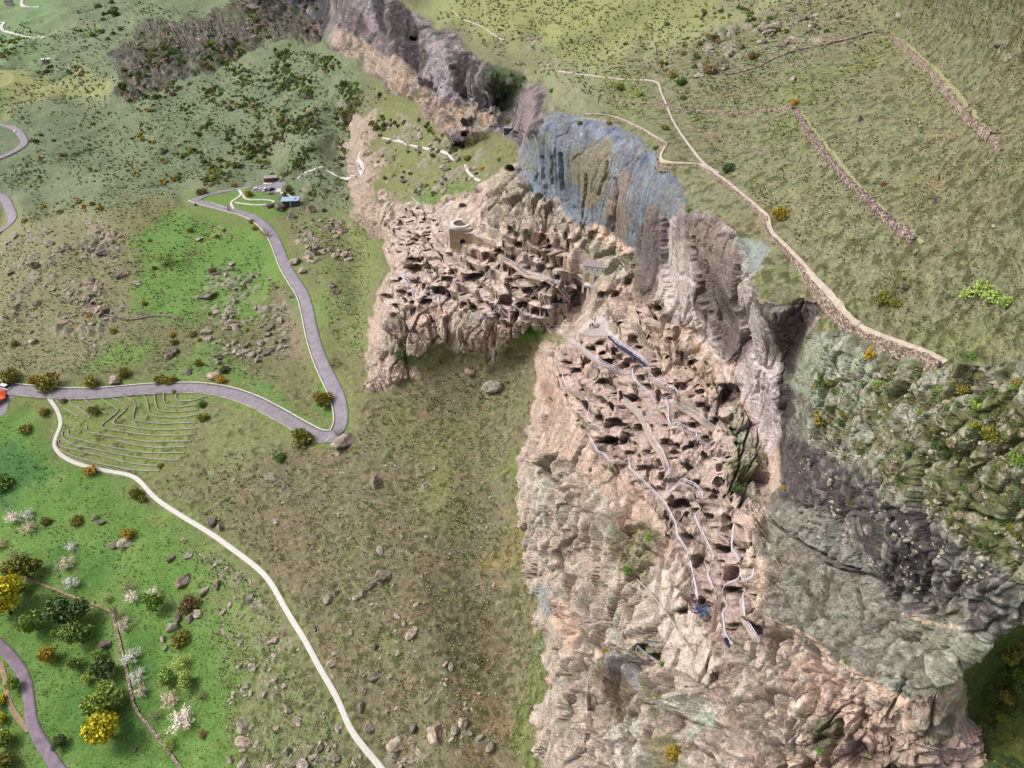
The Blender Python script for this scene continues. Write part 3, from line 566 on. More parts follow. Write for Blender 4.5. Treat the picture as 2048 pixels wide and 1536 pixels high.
pm([(1240,325),(1268,345),(1264,482),(1203,457),(1216,400)], (138,122,108), 1, .9)
pm([(1045,330),(1060,300),(1078,330),(1060,348)], (120,120,86), 1, .7)
netl = fbm(P0 * np.array([1, 1, .2]), 1.4, 2, 115); paint(tarp * sstep(.2, .5, netl), (160, 172, 186), .5)
pm([(1478,468),(1500,470),(1545,500),(1530,540),(1500,545),(1486,510)], (146,154,150), 1, .8)
for pts in ([(1335,648),(1395,655),(1450,715),(1478,735),(1492,790),(1486,835),(1476,820),(1478,770),(1440,748),(1390,690)], [(1492,800),(1530,812),(1542,870),(1562,905),(1560,975),(1530,1005),(1530,900)], [(1090,395),(1110,400),(1180,470),(1160,460)], [(1180,440),(1270,505),(1265,525),(1190,470)]):
    mm = mask(pts, 1); paint(mm, (214, 172, 144), .8); paint(mm * sstep(.0, .3, streak), (202, 182, 166), .8); paint(mm * sstep(.05, .3, n5), (170, 146, 124), .7)
pm([(1290,640),(1340,650),(1420,740),(1440,800),(1380,760),(1320,700)], (176,150,122), 2, .7)
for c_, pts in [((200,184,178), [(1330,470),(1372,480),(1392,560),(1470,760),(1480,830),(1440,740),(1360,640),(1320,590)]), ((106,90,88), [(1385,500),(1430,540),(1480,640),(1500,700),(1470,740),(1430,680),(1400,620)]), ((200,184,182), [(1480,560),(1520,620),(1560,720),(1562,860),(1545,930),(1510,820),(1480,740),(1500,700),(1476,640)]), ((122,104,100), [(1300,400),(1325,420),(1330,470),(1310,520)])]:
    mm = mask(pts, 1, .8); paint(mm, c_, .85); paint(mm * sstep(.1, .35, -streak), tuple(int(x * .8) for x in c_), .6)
# far cliffs
fc = M['farcliff']
paint(fc, (110, 98, 98)); paint(fc * sstep(.0, .25, streak), (158, 146, 144), .85); paint(fc * sstep(.02, .2, -str2), (68, 62, 64), .9)
for c_, pts in [((176,162,162), [(688,-60),(742,-60),(760,55),(745,60),(728,30)]), ((60,52,54), [(780,0),(815,10),(835,60),(832,150),(800,150),(785,60)]), ((56,50,54), [(835,140),(860,170),(860,212),(838,190)]), ((54,48,52), [(907,170),(925,128),(937,200),(920,218)]), ((60,58,70), [(745,-10),(766,-10),(769,60),(752,62)]), ((172,160,164), [(880,180),(900,120),(915,170),(930,215),(890,205)]), ((156,150,154), [(940,190),(990,165),(988,240),(950,222)]), ((66,62,76), [(520,-60),(560,-60),(570,40),(530,20)]), ((120,114,124), [(560,-60),(600,-60),(610,40),(580,30)]), ((60,60,66), [(610,-60),(655,-60),(652,60),(625,70)])]:
    pm(pts, c_, 1, .9, .5)
pm([(862,80),(900,85),(905,175),(880,190),(855,160)], (168,154,160), 1, .8); pm([(690,-20),(745,-20),(760,60),(730,50)], (156,140,150), 1, .7)
pm([(950,150),(985,160),(990,235),(950,215)], (166,156,158), 1, .7)
for pts in ([(664,50),(720,82),(780,112),(800,180),(720,125),(665,108)], [(775,112),(830,130),(840,180),(880,205),(940,212),(992,240),(985,268),(935,270),(880,262),(830,215),(778,180)]):
    mm = mask(pts, 1); paint(mm, (188, 162, 146), .8); paint(mm * sstep(0, .2, n5), (134, 132, 108), .85); paint(mm * sstep(.05, .3, -n12), (204, 164, 138), .7); paint(mm * sstep(.1, .3, n2), (96, 104, 74), .6)
mm = mask([(500,8),(560,14),(640,50),(640,105),(560,65),(506,76)], 1); paint(mm, (150, 128, 112), .9); pm([(503,5),(540,12),(545,75),(508,72)], (204,164,142), 1, .8)
pm([(985,125),(1040,135),(1040,190),(1020,240),(1000,228),(985,170)], (66,78,52), 1, .85); pm([(1050,185),(1066,182),(1056,260),(1044,265)], (150,128,126), 1, .8, .5); pm([(1072,185),(1090,188),(1078,235),(1064,240)], (64,54,56), 1, .8, .5)
pm([(1090,130),(1200,150),(1230,200),(1150,222),(1085,215)], (138,140,110), 2, .6)
oc = M['outcrop']
paint(oc, (98, 98, 84)); paint(oc * sstep(0, .3, n12), (122, 106, 96), .8); paint(oc * sstep(.1, .3, n5), (74, 86, 60), .8); paint(oc * sstep(.2, .4, -n5), (178, 142, 122), .8)
# boulder shoulder, right
rt = M['right']
paint(rt, (122, 116, 104)); paint(rt * sstep(.55, .3, W1), (164, 168, 150), .85); paint(rt * sstep(.5, .2, W2) * sstep(-.2, .1, n5), (176, 178, 164), .6); paint(rt * sstep(.1, .4, n5), (96, 88, 88), .6)
gr = mask([(1700,660),(1800,720),(1950,735),(2450,740),(2450,1180),(2080,1200),(2010,1130),(1870,1010),(1790,960),(1700,890),(1640,860),(1640,800),(1740,790),(1760,740)], 4)
paint(gr * sstep(.35, .55, W1) * rt, (108, 110, 62), .9); paint(gr * sstep(-.15, .12, n12) * rt, (104, 110, 58), .85); paint(gr * sstep(.15, .4, -n5) * rt, (132, 120, 76), .6)
dk = mask([(1592,850),(1640,900),(1700,950),(1790,1000),(1880,1040),(2000,1130),(2040,1200),(1990,1258),(1850,1232),(1700,1150),(1620,1092),(1545,1032),(1570,1000)], 3)
paint(dk * rt, (82, 74, 76), .85); paint(dk * rt * sstep(.45, .2, W2), (150, 152, 142), .8); paint(dk * sstep(.1, .4, n5), (96, 94, 66), .6); paint(dk * rt * sstep(.15, .35, n12), (126, 122, 110), .5)
pm([(1632,670),(1700,668),(1765,735),(1745,825),(1625,805),(1578,775),(1606,712)], (156,164,138), 2, .85)
sl = mask([(1540,1042),(1620,1095),(1790,1190),(1835,1290),(1760,1375),(1700,1340),(1540,1245),(1525,1160)], 2)
paint(sl, (140, 130, 118), .9); paint(sl * sstep(.05, .3, n5), (154, 156, 140), .6); paint(sl * sstep(.1, .4, -n5), (136, 120, 108), .6); paint(sl * sstep(.1, .4, n2), (92, 98, 68), .5)
pm([(1840,1240),(1930,1220),(1970,1270),(1930,1330),(1890,1380),(1840,1370)], (140,140,118), 2, .7)
bt = M['bottom']
paint(bt * sstep(.15, .35, n5), (96, 96, 72), .75); paint(bt * sstep(.1, .4, -n12), (204, 168, 146), .6)
for L, wd in [([(1700,1335),(1740,1362),(1800,1392),(1870,1396),(1905,1385),(1940,1330),(1990,1270)], 9), ([(1840,1235),(1880,1250),(1950,1262)], 5), ([(1545,1245),(1640,1290),(1690,1335)], 4)]:
    paint(1 - sstep(wd * .6, wd, poly_dist(L, U + WUX * .4, V + WUY * .4, 40)), (214, 180, 156), .85)
pm(PO['pit'], (84, 96, 46), 1, .95); paint(M['pit'] * sstep(0, .4, n5), (108, 112, 52), .7)
pm([(1740,1480),(1920,1440),(1960,1540),(1960,1700),(1740,1700)], (196,164,142), 3, .4)
pm([(1452,930),(1500,935),(1500,968),(1460,965)], (84,96,40), 1, .8)
pm([(1050,648),(1095,642),(1095,670),(1040,690),(1030,672)], (92,132,50), 1, .8)
pm([(790,690),(830,690),(840,730),(800,740),(775,720)], (96,116,58), 2, .7)
pm([(1150,905),(1162,905),(1160,935),(1148,930)], (98,128,52), 1, .6)
# railside trodden paths on the terraces are bare pale rock; trodden verges by the road are dry
d = poly_dist(ROAD, U, V, 60); paint(sstep(34, 20, d) * sstep(.0, .3, n5) * (1 - ROCK), (140, 122, 84), .6); paint(sstep(30, 16, d) * (1 - ROCK), (104, 142, 56), .35)
for c_, pts in [((210,206,198), [(1212,1238),(1225,1245),(1264,1310),(1250,1324),(1216,1270)]), ((108,96,72), [(1195,1300),(1225,1300),(1262,1390),(1270,1440),(1215,1440)]), ((150,148,150), [(1225,1310),(1275,1310),(1285,1370),(1240,1360)]), ((192,176,160), [(1300,1130),(1365,1130),(1368,1200),(1402,1240),(1440,1330),(1425,1382),(1350,1370),(1330,1290),(1290,1250)]),
   ((150,110,88), [(1245,1020),(1262,1008),(1268,1060),(1250,1085)]), ((156,118,96), [(1285,1010),(1294,1010),(1284,1050),(1278,1050)]), ((190,182,168), [(1330,1370),(1420,1400),(1430,1450),(1370,1460)]), ((164,176,158), [(1380,1430),(1432,1420),(1430,1470),(1390,1482)]), ((228,198,174), [(1488,1060),(1515,1080),(1546,1180),(1542,1250),(1515,1230),(1505,1160),(1488,1110)]), ((126,140,140), [(1072,1180),(1100,1168),(1128,1220),(1106,1234),(1080,1216)]), ((184,182,166), [(1070,960),(1110,950),(1100,1040),(1075,1050)]), ((210,170,144), [(1110,1230),(1150,1210),(1160,1260),(1125,1300)]),
   ((140,138,126), [(1540,1050),(1560,1008),(1640,1020),(1700,1050),(1750,1150),(1700,1130),(1620,1095)]), ((78,68,70), [(1590,870),(1640,900),(1700,930),(1750,960),(1775,1100),(1745,1145),(1705,1055),(1640,1010),(1570,1000)]), ((66,60,64), [(1780,1000),(1860,1040),(1880,1120),(1840,1200),(1790,1120)]), ((208,176,154), [(1700,1440),(1790,1400),(1800,1460),(1740,1500)]), ((98,98,72), [(1640,1440),(1700,1420),(1690,1480),(1640,1500)]), ((212,196,178), [(1600,1400),(1640,1400),(1620,1480),(1590,1470)]), ((190,184,168), [(1230,1440),(1290,1440),(1300,1540),(1230,1540)]), ((150,112,96), [(1090,760),(1110,760),(1100,860),(1085,860)])]:
    pm(pts, c_, 1, .8, .9)
pm([(1570,-30),(1640,-30),(1350,92),(1160,152),(1120,142),(1300,80)], (150,154,106), 3, .8); pm([(1340,-20),(1400,-20),(1200,90),(1080,130),(1050,110)], (104,112,72), 3, .5)  # second strip paints the shadowed hollow beside the pale spur
pm([(820,20),(870,-20),(960,-20),(900,60)], (152,158,104), 2, .7)
pm([(705,235),(740,235),(735,330),(712,420),(696,300)], (158,138,120), 1, .8); paint(M['rim'] * sstep(.0, .3, streak), (184,162,142), .7)
# mineral speckle and lichen shared by every rock; tuff joints get painted crevice shade
paint(ROCK * sstep(.12, .32, vnoise(P0 / 1.1, 120)) * of2(1.6), (112, 104, 90), .35); paint(ROCK * sstep(.15, .35, vnoise(P0 / 1.3, 121)) * of2(1.6), (206, 196, 182), .35); paint(ROCK * sstep(.0, .3, fbm(P0, 7, 3, 122)) * sstep(0, .2, n2), (150, 154, 136), .35)
paint(tuff * sstep(.12, .02, FE), (122, 104, 88), .4); paint(tuff * (NF[:, 2] > .9) * sstep(.05, .3, n5) * (1 - TER), (120, 122, 74), .6)
lum = C.mean(1, keepdims=True); C += (lum - C) * (.04 + .16 * ROCK)[:, None]
C *= (1 + .12 * tuff + .1 * wl)[:, None]
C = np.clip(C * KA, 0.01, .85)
print('paint', time.time() - T0)
# ------------------------------------------------------------------ object helpers
def tag(o, label=None, cat=None, group=None, kind=None):
    if label: o['label'] = label
    if cat: o['category'] = cat
    if group: o['group'] = group
    if kind: o['kind'] = kind
    return o
def empty(name, loc=(0, 0, 0), rz=0.0):
    o = bpy.data.objects.new(name, None); COL.objects.link(o); o.location = loc; o.rotation_euler = (0, 0, rz); o.empty_display_size = .2; return o
def link_mesh(name, me, parent=None, mat=None):
    o = bpy.data.objects.new(name, me); COL.objects.link(o); o.parent = parent
    if mat is not None and not me.materials: me.materials.append(mat)
    return o
def np_mesh(name, co, faces, colors=None, smooth=True):
    me = bpy.data.meshes.new(name); co = np.ascontiguousarray(co, dtype=f32); faces = np.ascontiguousarray(faces, dtype=np.int32)
    me.vertices.add(len(co)); me.vertices.foreach_set('co', co.ravel())
    k = faces.shape[1]; me.loops.add(faces.size); me.loops.foreach_set('vertex_index', faces.ravel())
    me.polygons.add(len(faces)); me.polygons.foreach_set('loop_start', np.arange(0, faces.size, k, dtype=np.int32))
    me.polygons.foreach_set('use_smooth', np.full(len(faces), smooth)); me.update(calc_edges=True)
    if colors is not None:
        a = me.color_attributes.new('tint', 'FLOAT_COLOR', 'POINT')
        a.data.foreach_set('color', np.concatenate([colors, np.ones((len(colors), 1))], 1).astype(f32).ravel())
    return me
def new_mat(name, rough=.9, spec=.2):
    m = bpy.data.materials.new(name); m.use_nodes = True; b = m.node_tree.nodes['Principled BSDF']
    b.inputs['Roughness'].default_value = rough; b.inputs['Specular IOR Level'].default_value = spec; return m, m.node_tree, b
def noise_node(n, scale, detail=4, rough=.6, coord='Object'):
    tc = n.nodes.get('TC') or n.nodes.new('ShaderNodeTexCoord'); tc.name = 'TC'
    x = n.nodes.new('ShaderNodeTexNoise'); x.inputs['Scale'].default_value = scale; x.inputs['Detail'].default_value = detail; x.inputs['Roughness'].default_value = rough
    n.links.new(tc.outputs[coord], x.inputs['Vector']); return x
def ramp(n, src, stops):
    r = n.nodes.new('ShaderNodeValToRGB'); e = r.color_ramp.elements
    while len(e) > 1: e.remove(e[-1])
    e[0].position = stops[0][0]; e[0].color = (*stops[0][1], 1)
    for p, c in stops[1:]:
        k = e.new(p); k.color = (*c, 1)
    n.links.new(src, r.inputs[0]); return r
def mixc(n, a, b, fac=None, mode='MULTIPLY', f=1.0):
    m = n.nodes.new('ShaderNodeMix'); m.data_type = 'RGBA'; m.blend_type = mode; m.inputs[0].default_value = f
    if fac is not None: n.links.new(fac, m.inputs[0])
    for s, i in ((a, 6), (b, 7)):
        if isinstance(s, tuple): m.inputs[i].default_value = (*s, 1)
        else: n.links.new(s, m.inputs[i])
    return m.outputs[2]
def bump(n, b, h, strength, dist):
    bp = n.nodes.new('ShaderNodeBump'); bp.inputs['Strength'].default_value = strength; bp.inputs['Distance'].default_value = dist
    n.links.new(h, bp.inputs['Height']); n.links.new(bp.outputs[0], b.inputs['Normal'])
def terrain_mat(name, s1, s2, lo, hi, bs, bd):
    m, n, b = new_mat(name, .95, .15)
    at = n.nodes.new('ShaderNodeVertexColor'); at.layer_name = 'tint'
    a = noise_node(n, s1, 6, .7); c = noise_node(n, s2, 3, .6)
    r1 = ramp(n, a.outputs[0], [(.36, (lo,) * 3), (.5, (1, 1, 1)), (.64, (hi,) * 3)]); r2 = ramp(n, c.outputs[0], [(.38, (lo,) * 3), (.56, (1.08,) * 3)])
    n.links.new(mixc(n, mixc(n, at.outputs[0], r1.outputs[0]), r2.outputs[0]), b.inputs['Base Color'])
    bump(n, b, a.outputs[0], bs, bd); return m
M_ROCK = terrain_mat('weathered_tuff', .8, 2.8, .7, 1.24, .8, .7)
M_TURF = terrain_mat('rough_turf', 1.3, 3.2, .74, 1.2, .7, .5)
def plain(name, col, rough=.8, vary=.25, scale=3.0, spec=.3, metal=0.0, k=1.0, bs=0.0):
    """col: srgb 0-255 seen in daylight"""
    m, n, b = new_mat(name, rough, spec); c = tuple(float(x) for x in np.clip(lin(col) * KA * k, 0.003, .85))
    x = noise_node(n, scale, 4, .6); r = ramp(n, x.outputs[0], [(.3, tuple(v * (1 - vary) for v in c)), (.7, tuple(min(v * (1 + vary), .9) for v in c))])
    n.links.new(r.outputs[0], b.inputs['Base Color']); b.inputs['Metallic'].default_value = metal
    if bs: bump(n, b, x.outputs[0], bs, .1)
    return m

# ------------------------------------------------------------------ the land itself, split into ground, hillside, cliffs and caves
def face_split():
    ii = np.arange(NU * NV).reshape(NV, NU)
    F = np.stack([ii[:-1, :-1], ii[1:, :-1], ii[1:, 1:], ii[:-1, 1:]], -1).reshape(-1, 4)
    lab = np.zeros(len(U), np.int8)                                  # 0 valley ground
    up_ = mask([(800,-100),(2450,-100),(2450,745),(1890,735),(1700,662),(1560,612),(1490,470),(1370,415),(1290,290),(1160,228),(1060,170),(930,100),(800,0)], 0)
    lab[up_ > .5] = 1
    for nm, k in (('mid_caves', 2), ('rim', 2), ('near', 3), ('bottom', 3), ('wall', 4), ('right', 5), ('farcliff', 6), ('outcrop', 7)): lab[M[nm] > .5] = k
    fl = lab[F[:, 0]].astype(int); cv_ = LAB_CAVE[F]; cf = np.where((cv_ >= 0).sum(1) >= 3, cv_.max(1), -1)
    return F, fl, cf
F, fl, cf = face_split()
NAMES = {0: ('valley_ground', M_TURF), 1: ('upper_hillside', M_TURF), 2: ('middle_cave_cliff', M_ROCK), 3: ('near_cave_cliff', M_ROCK), 4: ('great_rock_wall', M_ROCK), 5: ('boulder_shoulder', M_ROCK), 6: ('far_cliff', M_ROCK), 7: ('rock_outcrop', M_ROCK)}
def sub(Fs, name):
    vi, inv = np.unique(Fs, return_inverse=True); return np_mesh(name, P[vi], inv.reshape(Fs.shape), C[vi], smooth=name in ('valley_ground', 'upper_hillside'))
LAND = {}
for k, (nm, mt) in NAMES.items():
    Fs = F[(fl == k) & (cf < 0)]
    if len(Fs):
        LAND[k] = tag(link_mesh(nm, sub(Fs, nm), None, mt), kind='structure')
for k in range(len(CAVES)):
    s_ = np.nonzero(cf == k)[0]
    if len(s_) < 3: continue
    host = int(np.bincount(fl[s_], minlength=8).argmax())
    link_mesh('cave', sub(F[s_], 'cave'), LAND[host], M_ROCK)
print('land', time.time() - T0)
PG = P.reshape(NV, NU, 3)
def grid_index(u, v):
    return np.interp(u, US, np.arange(NU)), np.interp(v, VS, np.arange(NV))
def _bilG(x, y, G):
    i = np.clip(x.astype(int), 0, NU - 2); j = np.clip(y.astype(int), 0, NV - 2); fx = (x - i)[:, None]; fy = (y - j)[:, None]
    return (G[j, i] * (1 - fx) + G[j, i + 1] * fx) * (1 - fy) + (G[j + 1, i] * (1 - fx) + G[j + 1, i + 1] * fx) * fy
# inverse of the finished survey: photo position -> ground point on the finished relief (vertices have moved a little)
_uf, _vf = project(P); DU = blur((_uf - U).reshape(NV, NU), 2); DV = blur((_vf - V).reshape(NV, NU), 2)
def ground(u, v):
    u = np.atleast_1d(np.asarray(u, float)); v = np.atleast_1d(np.asarray(v, float)); a, b_ = u.copy(), v.copy()
    for _ in range(5):
        x, y = grid_index(a, b_); i = np.clip(x.astype(int), 0, NU - 1); j = np.clip(y.astype(int), 0, NV - 1)
        a = u - DU[j, i]; b_ = v - DV[j, i]
    x, y = grid_index(a, b_); return _bilG(x, y, PG)
def drape(xy, z):
    """height of the relief under plan positions, starting from heights z"""
    p = np.concatenate([xy, z[:, None]], 1)
    for _ in range(8):
        u, v = project(p); g = ground(u, v); p[:, 2] += (g[:, 2] - p[:, 2]) * .7
    return p[:, 2]
def catmull(pts, n=6):
    pts = np.array(pts, float); q = np.vstack([2 * pts[0] - pts[1], pts, 2 * pts[-1] - pts[-2]]); out = []
    for i in range(1, len(q) - 2):
        for t in np.linspace(0, 1, n, endpoint=False):
            out.append(.5 * ((2 * q[i]) + (-q[i - 1] + q[i + 1]) * t + (2 * q[i - 1] - 5 * q[i] + 4 * q[i + 1] - q[i + 2]) * t * t + (-q[i - 1] + 3 * q[i] - 3 * q[i + 1] + q[i + 2]) * t ** 3))
    out.append(q[-2]); return np.array(out)
def line3(uv, smooth=True, step=1.5):
    uv = np.array(uv, float)[:, :2]
    if smooth: uv = catmull(uv, 5)
    g = ground(uv[:, 0], uv[:, 1]); d = np.r_[0, np.cumsum(np.linalg.norm(np.diff(g, axis=0), axis=1))]
    n = max(2, int(d[-1] / step) + 1); s = np.linspace(0, d[-1], n)
    return np.stack([np.interp(s, d, g[:, k]) for k in range(3)], -1)
def smooth_z(c, n):
    for _ in range(n): c[1:-1] = .25 * c[:-2] + .5 * c[1:-1] + .25 * c[2:]
    return c
def side(c):
    t = np.gradient(c, axis=0); t[:, 2] = 0; t /= np.linalg.norm(t, axis=1, keepdims=True) + 1e-9
    return np.stack([-t[:, 1], t[:, 0], np.zeros(len(t))], -1)
def loft(c, prof, sd=None, close=True, caps=True):
    """prof: list of (offset sideways, offset up); returns verts, quads"""
    sd = side(c) if sd is None else sd; k = len(prof); n = len(c)
    V_ = np.concatenate([(c + sd * o + np.array([0, 0, h]))[:, None] for o, h in prof], 1).reshape(-1, 3); Q = []
    r = k if close else k - 1
    i = np.arange(n - 1)
    for a in range(r):
        b_ = (a + 1) % k; Q.append(np.stack([i * k + a, i * k + b_, (i + 1) * k + b_, (i + 1) * k + a], -1))
    Q = np.concatenate(Q)
    if caps and close and k == 4: Q = np.concatenate([Q, [[0, 3, 2, 1], [(n - 1) * k + j for j in range(4)]]])
    return V_, Q
def road(name, uv, width, mat, kind='structure', lift=.10, label=None, ncross=5, smooth=10, wfn=None, skirt=.5):
    c = line3(uv); c[:, :2] = smooth_z(c[:, :2], smooth); c[:, 2] = smooth_z(c[:, 2:].copy(), smooth)[:, 0]; sd = side(c); W_ = np.full(len(c), width / 2) if wfn is None else wfn(len(c)) / 2
    offs = np.linspace(-1, 1, ncross); Z_ = np.stack([drape((c + sd * (o * W_)[:, None])[:, :2], c[:, 2]) for o in offs], 1)
    zc = smooth_z(Z_.max(1)[:, None].copy(), 3)[:, 0]
    za, zb = Z_[:, 0], Z_[:, -1]
    rows = []
    for j, o in enumerate(offs):
        p = c + sd * (o * W_)[:, None]; p[:, 2] = .35 * zc + .65 * Z_[:, j] + lift + .06; rows.append(p)
    lo1 = rows[0].copy(); lo1[:, 2] -= skirt; lo2 = rows[-1].copy(); lo2[:, 2] -= skirt; rows = [lo1] + rows + [lo2]
    k = len(rows); V_ = np.stack(rows, 1).reshape(-1, 3); i = np.arange(len(c) - 1)
    Q = np.concatenate([np.stack([i * k + a, i * k + a + 1, (i + 1) * k + a + 1, (i + 1) * k + a], -1) for a in range(k - 1)])
    o = link_mesh(name, np_mesh(name, V_, Q[:, ::-1]), None, mat); tag(o, label, kind=kind)
    return o, rows[1], rows[-2]
# ------------------------------------------------------------------ materials of the things
MT = {}
MT['asphalt'] = plain('worn_asphalt', (134, 126, 134), .9, .2, .35)
MT['asphalt_old'] = plain('patched_asphalt', (124, 110, 122), .9, .25, .35)
MT['concrete'] = plain('pale_concrete', (196, 190, 184), .9, .1, 1.2)
MT['kerb'] = plain('kerb_stone', (176, 166, 156), .9, .25, 1.5)
MT['gravel'] = plain('trodden_gravel', (176, 162, 148), .95, .22, 1.0, bs=.4)
MT['dirt'] = plain('dirt_track', (146, 126, 100), .95, .25, .8, bs=.4)
MT['walltop'] = plain('terrace_stone', (148, 146, 128), .95, .35, 2.0, bs=.8)
MT['rail'] = plain('galvanised_rail', (222, 220, 232), .5, .08, 2.0, spec=.4)
MT['wood'] = plain('stair_timber', (146, 124, 110), .85, .2, 3)
MT['orange'] = plain('orange_roof_sheet', (232, 96, 56), .6, .12, 1.5)
MT['redwall'] = plain('red_painted_wall', (134, 56, 48), .8, .15, 1.5)
MT['greyroof'] = plain('grey_roof', (150, 138, 140), .8, .12, 1.0)
MT['blueroof'] = plain('pale_blue_roof', (150, 172, 200), .6, .1, .8)
MT['darkwall'] = plain('dark_grey_wall', (72, 78, 92), .8, .2, 1.0)
MT['white'] = plain('white_paint', (232, 232, 234), .4, .04, 1.0, spec=.5)
MT['navy'] = plain('dark_blue_paint', (38, 46, 70), .3, .1, 1.0, spec=.5)
MT['black'] = plain('black_rubber', (30, 30, 32), .8, .1, 4)
MT['glass'] = plain('car_glass', (40, 48, 58), .15, .1, 1, spec=.6)
MT['tower'] = plain('masonry_block', (170, 150, 122), .9, .28, .7, bs=.6)
MT['towertop'] = plain('grey_render', (170, 170, 172), .9, .15, 1)
MT['pale'] = plain('pale_stone', (206, 202, 194), .9, .15, 1.2, bs=.3)
MT['rust'] = plain('rusty_metal', (112, 56, 48), .8, .2, 4)
MT['steel'] = plain('blue_steel', (92, 116, 166), .5, .15, 3)
MT['steeld'] = plain('dark_steel_plate', (44, 52, 74), .6, .2, 3)
MT['bluegreen'] = plain('blue_plastic', (60, 120, 132), .6, .1, 3)
def boulder_mat(name, c1, c2, c3):
    m, n, b = new_mat(name, .95, .15); f = lambda c: tuple(float(x) for x in lin(c) * KA)
    a = noise_node(n, 1.1, 6, .65); d = noise_node(n, 3.5, 4, .7)
    r = ramp(n, a.outputs[0], [(.38, f(c1)), (.5, f(c2)), (.62, f(c3))]); r2 = ramp(n, d.outputs[0], [(.38, (.6,) * 3), (.6, (1.15,) * 3)])
    oi = n.nodes.new('ShaderNodeObjectInfo'); rr = ramp(n, oi.outputs['Random'], [(0, (.8, .78, .76)), (.5, (1, .98, .97)), (1, (1.15, 1.15, 1.12))])
    n.links.new(mixc(n, mixc(n, r.outputs[0], r2.outputs[0]), rr.outputs[0]), b.inputs['Base Color']); bump(n, b, a.outputs[0], .8, .25); return m
MT['boulder'] = boulder_mat('lichened_boulder', (122, 114, 100), (162, 152, 138), (182, 172, 160))
MT['boulder_pink'] = boulder_mat('pink_boulder', (136, 114, 104), (168, 148, 136), (184, 172, 158))
MT['boulder_dark'] = boulder_mat('dark_boulder', (88, 80, 76), (118, 108, 100), (146, 138, 124))
def wall_mat(name, c1, c2, c3, sc):
    m, n, b = new_mat(name, .95, .1); f = lambda c: tuple(float(x) for x in lin(c) * KA)
    tc = n.nodes.new('ShaderNodeTexCoord'); v = n.nodes.new('ShaderNodeTexVoronoi'); v.inputs['Scale'].default_value = sc; n.links.new(tc.outputs['Object'], v.inputs['Vector'])
    r = ramp(n, v.outputs['Color'], [(.2, f(c1)), (.5, f(c2)), (.85, f(c3))]); n.links.new(r.outputs[0], b.inputs['Base Color']); bump(n, b, v.outputs['Distance'], .9, .2); return m
MT['rubble'] = wall_mat('dry_stone_rubble', (84, 72, 76), (122, 104, 104), (190, 170, 156), 3.2)
MT['rubble_warm'] = wall_mat('warm_rubble', (104, 90, 82), (142, 124, 112), (190, 174, 158), 3.2)
MT['grassline'] = plain('dry_grass_bank', (136, 138, 98), .95, .2, 1.5)
def leaf_mat(name, col, var=.3):
    m, n, b = new_mat(name, .8, .15); c = tuple(float(min(x, .85)) for x in lin(col) * KA * 1.18)
    oi = n.nodes.new('ShaderNodeObjectInfo'); geo = n.nodes.new('ShaderNodeNewGeometry')
    r = ramp(n, geo.outputs['Random Per Island'], [(0, tuple(v * (1 - var) for v in c)), (.6, c), (1, tuple(v * (1 + var) for v in c))])
    r2 = ramp(n, oi.outputs['Random'], [(0, (.78, .85, .8)), (.5, (1, 1, 1)), (1, (1.25, 1.12, 1.05))])
    n.links.new(mixc(n, r.outputs[0], r2.outputs[0]), b.inputs['Base Color']); return m
LEAF = dict(yellow=leaf_mat('yellow_leaves', (196, 184, 52)), green=leaf_mat('mid_green_leaves', (124, 148, 70)), dark=leaf_mat('dark_green_leaves', (86, 106, 62)),
            olive=leaf_mat('olive_leaves', (128, 124, 58)), gold=leaf_mat('golden_olive_leaves', (166, 142, 56)), brown=leaf_mat('brown_twigs', (124, 108, 76)),
            bare=leaf_mat('grey_twigs', (150, 138, 118)), blossom=leaf_mat('white_blossom', (238, 230, 226), .12), pinkish=leaf_mat('pale_pink_blossom', (214, 196, 176), .15),
            lime=leaf_mat('lime_leaves', (152, 174, 92)), fresh=leaf_mat('fresh_green_leaves', (98, 130, 56)), straw=leaf_mat('dry_straw', (158, 150, 108)))
MT['bark'] = plain('bark', (92, 78, 66), .9, .25, 4)

# ------------------------------------------------------------------ roads and paths
EDGES = {}
ro, e1, e2 = road('hairpin_road', ROAD, 5.6, MT['asphalt'], lift=.12, ncross=7); EDGES['road'] = (e1, e2)
road('foot_path', PATH, 1.6, MT['concrete'], lift=.10)
road('valley_lane', [(-30,1262),(0,1292),(22,1312),(48,1350),(60,1400),(62,1440),(80,1480),(122,1545),(160,1600)], 3.4, MT['asphalt_old'], lift=.10)
road('dirt_track', [(2,1325),(12,1360),(15,1400),(35,1435),(58,1462)], 1.6, MT['dirt'], lift=.06)
road('far_road', [(-60,375),(-20,385),(8,396),(20,420),(27,440),(14,456),(-20,472)], 6.5, MT['asphalt'], lift=.5, skirt=3)
road('far_road', [(-60,246),(-10,249),(18,253),(38,265),(50,287),(30,303),(0,317),(-40,328)], 6.5, MT['asphalt'], lift=.5, skirt=3)
road('far_lane', [(-10,50),(8,46),(3,56),(14,64),(40,69),(88,77)], 5, MT['concrete'], lift=1.0, skirt=4, smooth=2)
road('far_lane', [(50,-6),(44,4),(46,12),(60,14),(80,14)], 5, MT['concrete'], lift=1.0, skirt=4, smooth=2)
road('service_road', [(392,402),(410,391),(440,385),(470,379),(503,374)], 4.2, MT['asphalt'], lift=.14)
